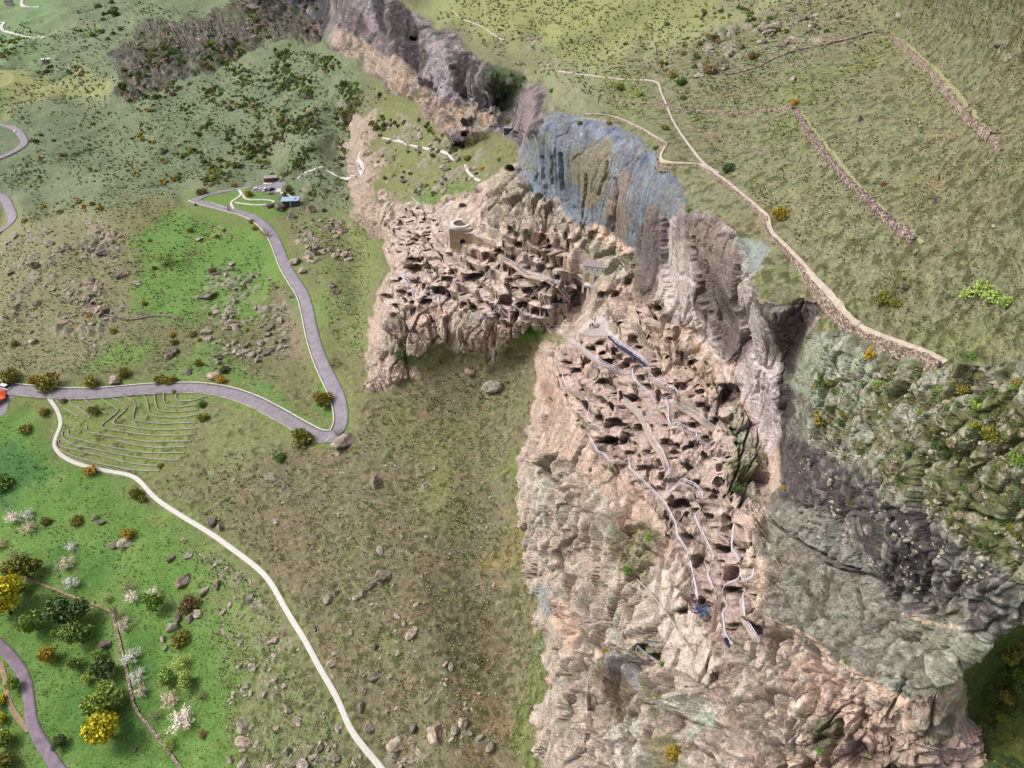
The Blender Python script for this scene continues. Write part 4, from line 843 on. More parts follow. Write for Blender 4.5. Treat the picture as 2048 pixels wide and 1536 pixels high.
for uv, w_ in ([(478,380),(483,388),(478,394),(465,402),(462,408),(468,418)], 1.5), ([(480,381),(487,392),(490,397),(500,400),(520,399),(549,402),(545,407),(525,410),(500,409),(470,405)], 1.2), ([(562,385),(575,391),(588,397)], 2.0), ([(720,305),(717,318),(724,330),(729,341),(722,350),(700,357),(676,354),(660,343),(648,338)], 1.1), ([(646,333),(620,341),(592,351)], 1.4), ([(765,276),(795,281),(830,293),(866,299),(893,307),(908,322)], 1.1), ([(930,330),(937,345),(950,356),(961,362)], 1.1):
    road('garden_path' if uv[0][0] < 600 else 'cliff_path', uv, w_, MT['concrete'], lift=.12, smooth=3)
def patch(name, poly, mat, lift=.1, kind='structure'):
    A = np.zeros(len(U), bool); X, Y = _uf, _vf
    for i in range(len(poly)):
        x1, y1 = poly[i]; x2, y2 = poly[(i + 1) % len(poly)]
        if y1 == y2: continue
        r = ((y1 <= Y) & (Y < y2)) | ((y2 <= Y) & (Y < y1)); A[r] ^= X[r] > x1 + (Y[r] - y1) * (x2 - x1) / (y2 - y1)
    Fs = F[A[F].all(1)]; vi, inv = np.unique(Fs, return_inverse=True); co = P[vi].copy(); co[:, 2] += lift
    return tag(link_mesh(name, np_mesh(name, co, inv.reshape(Fs.shape)), None, mat), kind=kind)
patch('car_park', [(500,387),(503,374),(530,366),(548,361),(572,360),(569,372),(562,381),(556,387),(520,384)], MT['asphalt'], .14)
patch('paved_square', [(549,385),(554,376),(564,378),(562,386)], MT['concrete'], .2)
patch('village_yard', [(-60,762),(8,764),(40,776),(62,788),(40,790),(20,800),(12,830),(-60,850)], MT['asphalt'], .1)
patch('cliff_terrace', [(1155,660),(1172,643),(1190,630),(1214,632),(1224,650),(1224,672),(1180,675),(1160,672)], plain('trodden_tuff', (178,168,164), .95, .15, 1.0), .12)
# painted centre mark where the road turns
g = ground([652, 661], [884, 871]); cc = np.linspace(g[0], g[1], 6); Vv, Qq = loft(cc, [(-.08, .34), (.08, .34), (.08, .36), (-.08, .36)])
tag(link_mesh('road_marking', np_mesh('road_marking', Vv, Qq, smooth=False), ro, MT['white']))

def wall_from_curve(name, c, w_, h_, mat, label, cat='wall', group=None, rough=.12, down=.6, cap=None, parent=None):
    c = c.copy(); sd = side(c); n = len(c); r = np.random.RandomState(int(abs(c[0, 0] * 13 + c[0, 1] * 7)) % 9999)
    prof = [(-w_ / 2, -down), (w_ / 2, -down), (w_ / 2, h_), (-w_ / 2, h_)]
    V_, Q_ = loft(c, prof, sd); V_ = V_.reshape(n, 4, 3); V_[:, 2:, 2] += r.uniform(-rough, rough, (n, 2)); V_ += sd[:, None] * r.uniform(-rough, rough, (n, 4, 1)) * .6
    o = link_mesh(name, np_mesh(name, V_.reshape(-1, 3), Q_, smooth=False), parent, mat)
    if label: tag(o, label, cat, group)
    if cap is not None:
        cc = c.copy(); cc[:, 2] += h_ + .0; V2, Q2 = loft(cc, [(-w_ * .5 - .04, -.06), (w_ * .5 + .04, -.06), (w_ * .5 + .04, .07), (-w_ * .5 - .04, .07)], sd)
        link_mesh('coping', np_mesh('coping', V2, Q2, smooth=False), o, cap)
    return o
# low kerb walls that edge the hairpin road
def offset_edge(e, out, lift=0):
    s_ = side(e); return e + s_ * out + np.array([0, 0, lift])
wall_from_curve('kerb_wall', offset_edge(EDGES['road'][1], .3), .35, .38, MT['kerb'], 'long low stone kerb wall on the outer, cliffward edge of the hairpin road', 'kerb wall', down=.5, cap=MT['pale'])
wall_from_curve('kerb_wall', offset_edge(EDGES['road'][0][:int(len(ro.data.vertices) / 9 * .43)], -.3), .3, .12, MT['kerb'], 'low kerb on the valley edge of the lower road above the terraces', 'kerb wall', down=.5)
wall_from_curve('kerb_wall', line3([(398,408),(415,403),(440,412),(458,418)]), .3, .3, MT['pale'], 'short pale kerb around the triangular lawn by the car park', 'kerb wall')
# terrace walls of the old garden
TW = [[(340,1205),(345,1245),(420,1290),(560,1335),(700,1365),(820,1385),(955,1390)],[(350,1200),(370,1240),(480,1270),(650,1310),(800,1345),(950,1358)],[(375,1150),(380,1190),(450,1235),(560,1255),(700,1285),(850,1310),(1000,1322),(1070,1325)],[(410,1140),(420,1180),(520,1210),(640,1240),(760,1262),(880,1280),(1000,1280),(1110,1280)],[(700,1205),(800,1230),(900,1246),(1000,1248),(1115,1246)],[(520,1120),(535,1155),(660,1180),(800,1200),(900,1215),(1020,1212),(1145,1210)],
 [(595,940),(650,985),(705,1015),(700,1040),(615,1110),(640,1135),(760,1155),(900,1175),(1050,1176),(1170,1168)],[(655,940),(755,995),(755,1020),(680,1100),(760,1118),(880,1138),(1020,1142),(1180,1132)],[(725,935),(795,965),(812,1000),(800,1075),(830,1088),(960,1105),(1080,1102),(1180,1098)],[(850,925),(880,960),(895,1030),(920,1055),(1000,1068),(1100,1065),(1185,1052)],[(925,915),(940,1000),(965,1028),(1050,1035),(1130,1028),(1190,1020)],[(985,905),(985,970),(1010,998),(1080,1005),(1190,990)],[(1065,905),(1055,950),(1080,968),(1150,968),(1240,942)],
 [(415,940),(430,985),(500,1030),(540,1070)],[(490,945),(560,1000),(640,1045)],[(325,940),(370,1000),(470,1060)]]
ordn = ['lowest', 'second lowest', 'third lowest', 'fourth lowest', 'short fifth', 'sixth from the bottom', 'seventh from the bottom', 'eighth from the bottom', 'ninth from the bottom', 'fourth from the road', 'third from the road', 'second from the road', 'uppermost']
for i, L in enumerate(TW):
    lab = 'thin stone terrace wall, %s of the curved garden terraces' % ordn[i] if i < 13 else ['short slanting terrace wall near the concrete path, middle one', 'short slanting terrace wall right of the orange bush', 'short slanting terrace wall next to the concrete path'][i - 13]
    wall_from_curve('terrace_wall', line3([(x / 3, 480 + y / 3) for x, y in L], step=1.0), .45, .5, MT['walltop'], lab, 'terrace wall', 'terrace walls below the hairpin road', rough=.08, down=.8)
# dry stone walls
for uv, w_, h_, mt, lab in [
  ([(1592,222),(1612,258),(1640,300),(1672,335),(1702,368),(1738,402),(1770,436),(1800,458),(1832,480)], .95, .6, MT['rubble'], 'long dark dry stone wall running down the hillside from the sharp corner'),
  ([(1785,72),(1822,108),(1862,145),(1900,190),(1935,235),(1958,255),(1985,275)], .95, .6, MT['rubble_warm'], 'reddish dry stone wall running down the top right hillside'),
  ([(1985,275),(1998,290),(2006,304)], .8, .3, MT['rubble_warm'], 'thin tail end of stones below the top right dry stone wall'),
  ([(1225,200),(1262,206),(1318,210),(1350,218),(1400,224),(1450,227),(1500,226),(1550,220),(1588,218)], 1.0, .5, MT['rubble_warm'], 'dry stone wall crossing the hillside level with the slope above the rail path'),
  ([(1450,150),(1480,145),(1520,132),(1560,112),(1600,100),(1650,90),(1700,78),(1745,65),(1778,66)], .9, .45, MT['rubble'], 'ragged dry stone wall climbing to the top right corner of the walls'),
  ([(1360,248),(1400,262),(1450,280),(1500,297),(1542,305)], .5, .25, MT['rubble_warm'], 'thin pale line of stones slanting down right of the rail path'),
  ([(1315,240),(1330,243),(1345,244)], .5, .25, MT['rubble_warm'], 'very short pale line of stones left of the rail path'),
  ([(200,628),(235,636),(265,640),(300,634),(330,633),(365,640)], .9, .7, MT['rubble'], 'ruined field wall at the foot of the bright meadow'),
  ([(375,438),(400,443),(430,452),(455,465),(462,478)], .6, .35, MT['rubble_warm'], 'faint curved field wall in the bright meadow'),
  ([(-40,1105),(0,1125),(30,1140),(60,1160),(110,1180),(160,1200),(200,1215),(226,1226)], .8, .6, MT['dirt'], 'low field wall slanting through the orchard from the left edge'),
  ([(226,1226),(236,1270),(246,1310),(255,1350),(262,1385),(272,1420),(300,1455),(330,1495),(368,1545)], .8, .6, MT['rubble_warm'], 'low field wall descending through the orchard to the bottom edge'),
]:
    c = line3(uv, step=.9); wall_from_curve('dry_stone_wall', c, w_, h_, mt, lab, 'stone wall', rough=.22, down=.6)
for uv, lab in [([(1600,222),(1650,288),(1700,350),(1740,396),(1780,434),(1815,462),(1845,488)], 'right of the long dark wall'), ([(1788,68),(1850,122),(1905,175),(1945,228),(1975,262),(1990,275)], 'right of the reddish top right wall')]:
    o, _, _ = road('grass_bank', uv, .45, MT['grassline'], lift=.08, kind='structure')
# hillside trail with its retaining wall and rail
TR = [(1170,229),(1215,231),(1245,240),(1262,248),(1290,262),(1318,280),(1334,287),(1330,296),(1322,308),(1321,326),(1350,328),(1385,327),(1400,330)]
TR2 = [(1400,330),(1425,345),(1450,362),(1478,385),(1505,408),(1525,426),(1540,440),(1535,452),(1545,470),(1575,498),(1605,532),(1630,565),(1655,592),(1680,622),(1700,642),(1716,655)]
TR3 = [(1716,655),(1740,668),(1790,687),(1830,700),(1862,712),(1890,728)]
for uv, ww, hh, nm in ((TR, .7, 1.3, 'upper'), (TR2, .7, 1.1, 'long'), (TR3, .35, .35, 'thin lower')):
    c = line3(uv, smooth=True, step=1.0); c[:, :2] = smooth_z(c[:, :2], 3); sd_ = side(c)
    wall_from_curve('retaining_wall', c + sd_ * -.55, .45 if ww > .6 else .3, .25, MT['rubble_warm'], {'upper': 'rubble retaining wall under the winding trail above the blue netted cliff', 'long': 'long rubble retaining wall under the pale trail along the cliff brow', 'thin lower': 'thin rubble edging under the last thin stretch of the trail'}[nm], 'retaining wall', rough=.15, down=1.8)
    road('hill_trail', uv, ww, MT['gravel'], lift=.2, smooth=3)
road('rail_path', [(1118,143),(1160,149),(1200,154),(1250,160),(1310,163),(1322,185),(1335,215),(1345,240),(1362,268),(1385,300),(1410,330),(1438,348)], .5, MT['kerb'], lift=.2, smooth=1)
road('far_trail', [(905,22),(925,38),(960,52),(985,68),(1008,82)], .6, MT['kerb'], lift=.35, smooth=1)

# ------------------------------------------------------------------ railings in the cave town
def survey_line(uv, px=3.0, lift=0.0):
    uv = np.array(uv, float); d = np.r_[0, np.cumsum(np.hypot(*np.diff(uv, axis=0).T))]; n = max(3, int(d[-1] / px) + 1)
    s = np.linspace(0, d[-1], n); uu = np.interp(s, d, uv[:, 0]); vv = np.interp(s, d, uv[:, 1])
    g = ground(uu, vv); dd = g[:, 1] * CP - (g[:, 2] - CAMZ) * SP; q = 1 / dd
    qm = np.array([np.percentile(q[max(0, i - 8):i + 9], 80) for i in range(n)]); k = np.ones(11) / 11
    qp = np.pad(qm, 5, mode='edge'); qm = np.convolve(qp, k, 'valid')
    p = rays(uu, vv) / qm[:, None]; p[:, 2] += CAMZ; return p
def tube(c, r, sides=5):
    t = np.gradient(c, axis=0); t /= np.linalg.norm(t, axis=1, keepdims=True) + 1e-9
    a = np.cross(t, [0, 0, 1.0]); a[np.linalg.norm(a, axis=1) < 1e-3] = [1, 0, 0]; a /= np.linalg.norm(a, axis=1, keepdims=True); b_ = np.cross(a, t)
    an = np.linspace(0, 2 * np.pi, sides, endpoint=False)
    V_ = (c[:, None] + r * (np.cos(an)[None, :, None] * a[:, None] + np.sin(an)[None, :, None] * b_[:, None])).reshape(-1, 3); i = np.arange(len(c) - 1)
    Q = np.concatenate([np.stack([i * sides + k, i * sides + (k + 1) % sides, (i + 1) * sides + (k + 1) % sides, (i + 1) * sides + k], -1) for k in range(sides)])
    return V_, Q
def join(parts):
    vs, qs_, o = [], [], 0
    for v, q in parts: vs.append(v); qs_.append(q + o); o += len(v)
    return np.concatenate(vs), np.concatenate(qs_)
def railing(uv, label, r=.07, h=1.0, group=None):
    c = survey_line(uv); root = empty('railing', c[0]); tag(root, label, 'railing', group); loc = Vector(c[0])
    q = c - c[0]
    link_mesh('top_rail', np_mesh('top_rail', *tube(q + [0, 0, h], r)), root, MT['rail']); link_mesh('middle_rail', np_mesh('middle_rail', *tube(q + [0, 0, h * .5], r * .7)), root, MT['rail'])
    d = np.r_[0, np.cumsum(np.linalg.norm(np.diff(q, axis=0), axis=1))]; n = max(2, int(d[-1] / 2.2) + 1); n = min(n, 90)
    pm_ = None
    for s in np.linspace(0, d[-1], n):
        p = np.array([np.interp(s, d, q[:, k]) for k in range(3)])
        if pm_ is None: pm_ = np_mesh('post', *tube(np.array([[0, 0, -1.2], [0, 0, h]]), r * .9)); pm_.materials.append(MT['rail'])
        o = link_mesh('post', pm_, root); o.location = p
    return root
Z6 = lambda L: [(1050 + x / 3.84, 700 + y / 3.84) for x, y in L]
Z5 = lambda L: [(1050 + x / 3.84, 480 + y / 3.84) for x, y in L]
Z4 = lambda L: [(740 + x / 3.84, 340 + y / 3.84) for x, y in L]
Z7 = lambda L: [(1050 + x / 3.0, 1000 + y / 3.0) for x, y in L]
RG = 'metal railings on the cave terraces'
RAILS = [
 (Z6([(250,100),(285,155),(290,235),(320,300),(415,262),(440,285),(470,335)]), 'zigzag railing on the lip of the smooth pink face, uppermost stretch'),
 (Z6([(460,375),(493,425),(478,545),(530,590),(610,628)]), 'short angled railing on the pink lip beside green plants'),
 (Z6([(488,672),(560,800),(608,812),(645,875),(720,868),(740,885),(785,882)]), 'stepped railing along the flat pink ledge above the near rock face'),
 (Z6([(795,845),(800,920),(955,1070),(1075,1195),(1155,1350),(1165,1450)]) + Z7([(910,225),(975,330),(1000,440),(1025,560),(1032,610)]), 'longest railing, winding down the near ridge to the blue steel platform'),
 (Z5([(320,770),(360,790),(440,840),(480,890),(590,970),(660,995),(750,1040)]), 'left railing of the straight walk below the bell monument'),
 (Z5([(455,850),(505,895),(600,955),(670,985),(755,1028)]), 'right railing of the straight walk below the bell monument'),
 (Z5([(640,740),(700,800),(800,870),(880,920),(950,990)]), 'railing on the dark stair bridge right of the monument'),
 (Z5([(655,735),(720,790),(815,860),(890,910),(965,985)]), 'second railing, cliffward side of the dark stair bridge'),
 (Z6([(755,385),(800,415),(880,490),(930,570),(960,650),(1000,720),(1050,790),(1080,860),(1100,920),(1100,960),(1070,990),(1100,1010)]), 'long curved railing through the middle of the near caves'),
 (Z6([(820,165),(830,230),(880,290),(950,340),(990,400),(1005,450)]), 'railing descending just left of the tall tan pillar'),
 (Z6([(950,195),(1000,250),(1150,315),(1185,370),(1090,378),(1070,400),(1095,450),(1100,560),(1115,597),(1165,580),(1310,650),(1315,700)]), 'crooked railing doubling back beside a flight of cut steps'),
 (Z6([(1145,415),(1300,495),(1475,630)]), 'straight railing nearest the orange undercut'),
 (Z6([(1330,680),(1340,710),(1390,755),(1415,750)]), 'very short railing at the right edge of the caves'),
 (Z6([(1070,1150),(1200,1010),(1300,1050),(1360,1110),(1345,1240),(1295,1290),(1350,1410),(1400,1500)]) + Z7([(1060,210),(1130,350),(1090,465),(1135,570)]), 'winding railing with a sharp peak, right of the longest railing'),
 (Z7([(1248,160),(1238,230),(1235,310),(1300,405),(1275,490),(1190,530)]), 'railing curling round the large black cave mouth'),
 (Z7([(1365,430),(1360,480),(1305,500),(1340,550),(1300,580),(1310,715),(1400,860)]), 'railing nearest the white rock edge, low on the ridge'),
 (Z7([(1185,600),(1208,655),(1180,690),(1195,820),(1255,915)]), 'railing right of the ribbed wooden steps'),
 (Z7([(1140,590),(1130,720)]), 'short straight railing left of the ribbed wooden steps'),
 (Z7([(670,890),(720,935),(790,985)]), 'railing at the dark tunnel mouth in the lower rocks'),
 (Z7([(374,1110),(362,1200),(370,1300)]), 'pale railing beside the lowest wooden stair'),
 (Z4([(600,265),(535,345)]), 'straight railing left of the round bell tower'), (Z4([(215,190),(250,215),(300,205)]), 'small railing at the far upper corner of the middle caves'),
 (Z4([(320,220),(360,260),(420,300)]), 'railing above a cluster of small pits, far left'), (Z4([(410,265),(425,290),(440,330)]), 'bright stub of railing beside a small hollow'),
 (Z4([(590,680),(650,720),(720,750)]), 'railing below the bell tower rock'), (Z4([(430,940),(500,970),(580,985)]), 'railing before the wide square caves'),
 (Z4([(850,985),(935,930)]), 'short rising railing on the lowest ledge'), (Z4([(850,985),(960,1040),(1090,1165)]), 'railing slanting down the lowest ledge to the right'),
 (Z4([(985,1070),(900,1140),(830,1160),(765,1090)]), 'bent railing hanging below the lowest ledge'), (Z4([(1110,1060),(1180,1110),(1240,1140),(1330,1155)]), 'lowest right railing of the middle caves'),
 (Z4([(1280,955),(1350,1020),(1400,1045),(1510,1050)]), 'railing above the plain pink wall by the cleft'), (Z4([(1020,690),(930,770),(850,860)]), 'railing of the path slanting down left in the middle caves'),
 (Z4([(1010,680),(1100,720),(1200,800),(1350,830),(1440,880),(1536,1000)]), 'railing of the main grey walk through the middle caves'), (Z4([(1430,885),(1370,945)]), 'steep stair railing left of the arched church porch'),
 ([(896,303),(908,283),(898,272),(910,260)], 'zigzag railing at the far caves under the orange rock'), ([(905,281),(925,281)], 'tiny level railing at the far caves'),
]
for uv, lab in RAILS: railing(uv, lab, group=RG)
def walk(name, uv, w_, mat, lift=.1):
    c = survey_line(uv, 3.0); c[:, 2] += lift; w_ *= .62; V_, Q_ = loft(c, [(-w_ / 2, -.6), (w_ / 2, -.6), (w_ / 2, 0), (-w_ / 2, 0)])
    return tag(link_mesh(name, np_mesh(name, V_, Q_, smooth=False), None, mat), kind='structure')
MT['walk'] = plain('worn_rock_walk', (184, 164, 154), .9, .15, 1.0)
walk('rock_walk', Z5([(385,805),(465,865),(595,962),(665,990),(752,1034)]), 1.5, MT['walk']); walk('rock_walk', Z6([(745,380),(800,425),(872,495),(922,575),(952,655),(990,725),(1040,795),(1070,860),(1090,920)]), 1.4, MT['walk'])
walk('rock_walk', Z4([(1010,690),(1100,730),(1200,812),(1350,842),(1440,890),(1536,1010)]), 1.8, MT['walk']); walk('rock_walk', Z4([(1015,690),(925,775),(850,865)]), 1.2, MT['walk'])
walk('rock_walk', Z5([(648,738),(710,796),(808,866),(886,916),(958,988)]), 1.5, MT['steeld'], .25); walk('rock_walk', Z6([(960,205),(1010,258),(1150,322)]), 1.2, MT['walk']); walk('rock_walk', Z6([(1150,420),(1300,502),(1470,632)]), 1.3, MT['walk'])
walk('rock_walk', Z6([(1120,600),(1165,590),(1310,660)]), 1.2, MT['walk']); walk('rock_walk', Z6([(1075,1145),(1195,1015),(1300,1055)]), 1.0, MT['walk']); walk('rock_walk', Z7([(1300,590),(1312,718),(1395,850)]), 1.0, MT['walk'])
walk('rock_walk', Z7([(1200,830),(1250,905)]), .8, MT['steeld'], .2)
# stairs: separate treads
def stairs(uv, n, w_, label, mat, side_=None):
    c = survey_line(uv, 2.0); d = np.r_[0, np.cumsum(np.linalg.norm(np.diff(c, axis=0), axis=1))]; root = empty('staircase', c[0]); tag(root, label, 'staircase')
    cc = c - c[0]; t0 = cc[-1] - cc[0]; ang0 = None
    V1, Q1 = loft(cc, [(-w_ / 2, -.9), (-w_ / 2 + .12, -.9), (-w_ / 2 + .12, .05), (-w_ / 2, .05)]); V2, Q2 = loft(cc, [(w_ / 2 - .12, -.9), (w_ / 2, -.9), (w_ / 2, .05), (w_ / 2 - .12, .05)])
    link_mesh('stringer', np_mesh('stringer', V1, Q1, smooth=False), root, mat); link_mesh('stringer', np_mesh('stringer', V2, Q2, smooth=False), root, mat)
    bmv = np.array([[x, y, z] for x in (-w_ / 2, w_ / 2) for y in (-.17, .17) for z in (-.05, .05)]); bq = np.array([[0,1,3,2],[4,6,7,5],[0,4,5,1],[2,3,7,6],[0,2,6,4],[1,5,7,3]])
    tm = np_mesh('tread', bmv, bq, smooth=False); tm.materials.append(mat)
    for s in np.linspace(.2, d[-1] - .2, n):
        p = np.array([np.interp(s, d, cc[:, k]) for k in range(3)]); p2 = np.array([np.interp(s + .3, d, cc[:, k]) for k in range(3)]); t = p2 - p
        o = link_mesh('tread', tm, root); o.location = p + [0, 0, .12]; o.rotation_euler = (0, 0, math.atan2(t[1], t[0]) - math.pi / 2)
    return root
stairs(Z7([(1160,582),(1152,650),(1145,720),(1130,805)]), 20, 1.1, 'ribbed wooden steps descending between two railings low on the ridge', MT['wood'])
stairs(Z7([(376,1145),(384,1220),(386,1300),(376,1400)]), 26, 1.0, 'steep narrow wooden stair at the bottom of the rocks with people on it', MT['wood'])
stairs(Z6([(1120,430),(1125,500),(1122,570)]), 12, 1.3, 'cut steps beside the crooked railing in the near caves', plain('cut_stone', (176,160,148), .9, .15, 2))
stairs(Z5([(840,640),(880,700),(910,770),(990,830)]), 18, 1.6, 'ribbed rock steps under the grey crag right of the monument', plain('grey_cut_stone', (140,130,112), .9, .2, 2))
stairs(Z4([(245,790),(310,885)]), 9, 1.6, 'blue grey metal stair in a hollow at the left of the middle caves', MT['rail'])
stairs(Z4([(328,912),(345,968)]), 6, 1.5, 'small pale metal stair below the hollow, left of the square caves', MT['rail'])
stairs(Z4([(596,268),(540,342)]), 9, 1.2, 'pale straight stair rising to the left side of the bell tower', MT['rail'])

# ------------------------------------------------------------------ box, prism and arch helpers for buildings
def box_mesh(name, x0, x1, y0, y1, z0, z1, mat):
    v = np.array([[x, y, z] for x in (x0, x1) for y in (y0, y1) for z in (z0, z1)]); q = np.array([[0,1,3,2],[4,6,7,5],[0,4,5,1],[2,3,7,6],[0,2,6,4],[1,5,7,3]])
    bm = bmesh.new(); vs = [bm.verts.new(p) for p in v]
    for f in q: bm.faces.new([vs[i] for i in f])
    bmesh.ops.bevel(bm, geom=bm.edges[:], offset=min(.04, (x1 - x0) / 6, (y1 - y0) / 6, (z1 - z0) / 6), segments=1, affect='EDGES')
    me = bpy.data.meshes.new(name); bm.to_mesh(me); bm.free(); me.materials.append(mat); return me
def part(name, parent, *a): return link_mesh(name, box_mesh(name, *a), parent)
def poly_mesh(name, vs, fs, mat):
    me = bpy.data.meshes.new(name); me.from_pydata([tuple(v) for v in vs], [], fs); me.materials.append(mat); me.update(); return me
def arch_wall(name, w_, h_, arches, th, mat, parent):
    xs = sorted(set([0, w_] + [c - r for c, r, s in arches] + [c + r for c, r, s in arches] + [c + r * math.cos(a) for c, r, s in arches for a in np.linspace(0, math.pi, 11)]))
    vs, fs = [], []
    for i in range(len(xs) - 1):
        a, b_ = xs[i], xs[i + 1]; m = (a + b_) / 2; lo = [0, 0]
        for c, r, s in arches:
            if abs(m - c) < r: lo = [s + math.sqrt(max(0, r * r - (a - c) ** 2)), s + math.sqrt(max(0, r * r - (b_ - c) ** 2))]
        k = len(vs)
        vs += [(a, 0, lo[0]), (b_, 0, lo[1]), (b_, 0, h_), (a, 0, h_), (a, th, lo[0]), (b_, th, lo[1]), (b_, th, h_), (a, th, h_)]
        fs += [(k, k + 1, k + 2, k + 3), (k + 5, k + 4, k + 7, k + 6), (k, k + 4, k + 5, k + 1), (k + 3, k + 2, k + 6, k + 7)]
        def jamb(x): return any(abs(x - (c - r)) < 1e-6 or abs(x - (c + r)) < 1e-6 for c, r, s in arches)
        if i == 0 or (jamb(a) and lo[0] < .01): fs.append((k, k + 3, k + 7, k + 4))
        if i == len(xs) - 2 or (jamb(b_) and lo[1] < .01): fs.append((k + 1, k + 5, k + 6, k + 2))
    return link_mesh(name, poly_mesh(name, vs, fs, mat), parent)
G1 = lambda u, v: ground(u, v)[0]
# round bell tower block
g = G1(905, 478); tz = 8.2
bt_ = empty('bell_tower', (g[0] - .4, g[1] - 7.2, g[2] - .4)); bt_.scale = (1.12, 1.12, .9); tag(bt_, 'square masonry tower with an open white ring on top among the middle caves', 'tower')
arch_wall('front_wall', 7.4, tz, [(4.3, .85, 3.6)], .9, MT['tower'], bt_); part('wall', bt_, .02, .9, .9, 6.6, 0, tz, MT['tower']); part('wall', bt_, 6.5, 7.38, .9, 6.6, 0, tz, MT['tower']); part('wall', bt_, .9, 6.5, 5.8, 6.58, 0, tz - .1, MT['tower'])
part('door', bt_, 3.5, 5.1, .95, 1.05, 1.9, 4.5, MT['navy']); part('floor_slab', bt_, .9, 6.5, 1.06, 5.8, 1.5, 1.9, MT['pale'])
arch_top = part('roof_slab', bt_, -.15, 7.5, -.15, 6.7, tz, tz + .9, MT['towertop'])
def ring(name, r0, r1, z0, z1, cx, cy, mat, parent, seg=40, open_=False):
    vs, fs = [], []
    for i in range(seg):
        a = 2 * math.pi * i / seg
        for r, z in ((r0, z0), (r1, z0), (r1, z1), (r0, z1)): vs.append((cx + r * math.cos(a), cy + r * math.sin(a), z))
    for i in range(seg):
        j = (i + 1) % seg
        for k in range(4): fs.append((i * 4 + k, j * 4 + k, j * 4 + (k + 1) % 4, i * 4 + (k + 1) % 4))
    return link_mesh(name, poly_mesh(name, vs, fs, mat), parent)
ring('ring', 2.4, 3.4, tz + .9, tz + 1.5, 3.6, 3.3, MT['pale'], bt_); ring('well_floor', .01, 2.38, tz + .905, tz + .93, 3.6, 3.3, plain('dark_well', (92, 78, 70), .9, .2, 2), bt_)
g = G1(930, 470); sl_ = empty('slab_roof', (g[0] + 2.6, g[1] - 3.0, g[2] - .6), math.radians(-24)); tag(sl_, 'flat grey slab roof on an orange rock wall beside the bell tower', 'roof')
part('slab', sl_, 0, 10, 0, 3.6, 2.2, 2.55, MT['greyroof']); part('wall', sl_, .2, 9.8, .2, 3.4, -1.2, 2.2, MT['tower']); part('edge', sl_, 8.8, 10.1, -.1, 3.7, 2.55, 2.75, MT['white'])
# church porch
_p0 = base_point(np.array([1163.0]), np.array([586.0]))[0]; g = _p0 + (np.array([0, 0, CAMZ]) - _p0) / np.linalg.norm(_p0 - [0, 0, CAMZ]) * 10.0; po = empty('church_porch', tuple(g), math.radians(-14)); tag(po, 'pale two arched stone church porch in the cleft between the cave cliffs', 'porch')
arch_wall('arcade', 6.6, 9.4, [(1.75, 1.15, 6.2), (4.75, 1.05, 5.6)], 1.0, MT['pale'], po); part('pier', po, 2.95, 3.6, -.14, -.003, 0, 8.6, MT['pale']); part('back_wall', po, .1, 6.5, 3.4, 3.8, 0, 9.2, MT['tower'])
part('floor', po, .1, 6.5, 1.003, 3.4, 1.6, 2.1, MT['pale']); part('roof', po, -.15, 6.75, -.1, 3.9, 9.403, 9.8, MT['greyroof']); part('buttress', po, 2.9, 3.7, -.4, -.145, -4, 3.2, MT['pale'])
for x in (.9, 2.6, 4.2, 5.8): part('bell_opening', po, x, x + .4, -.03, .1, 8.3, 8.9, MT['darkwall'])
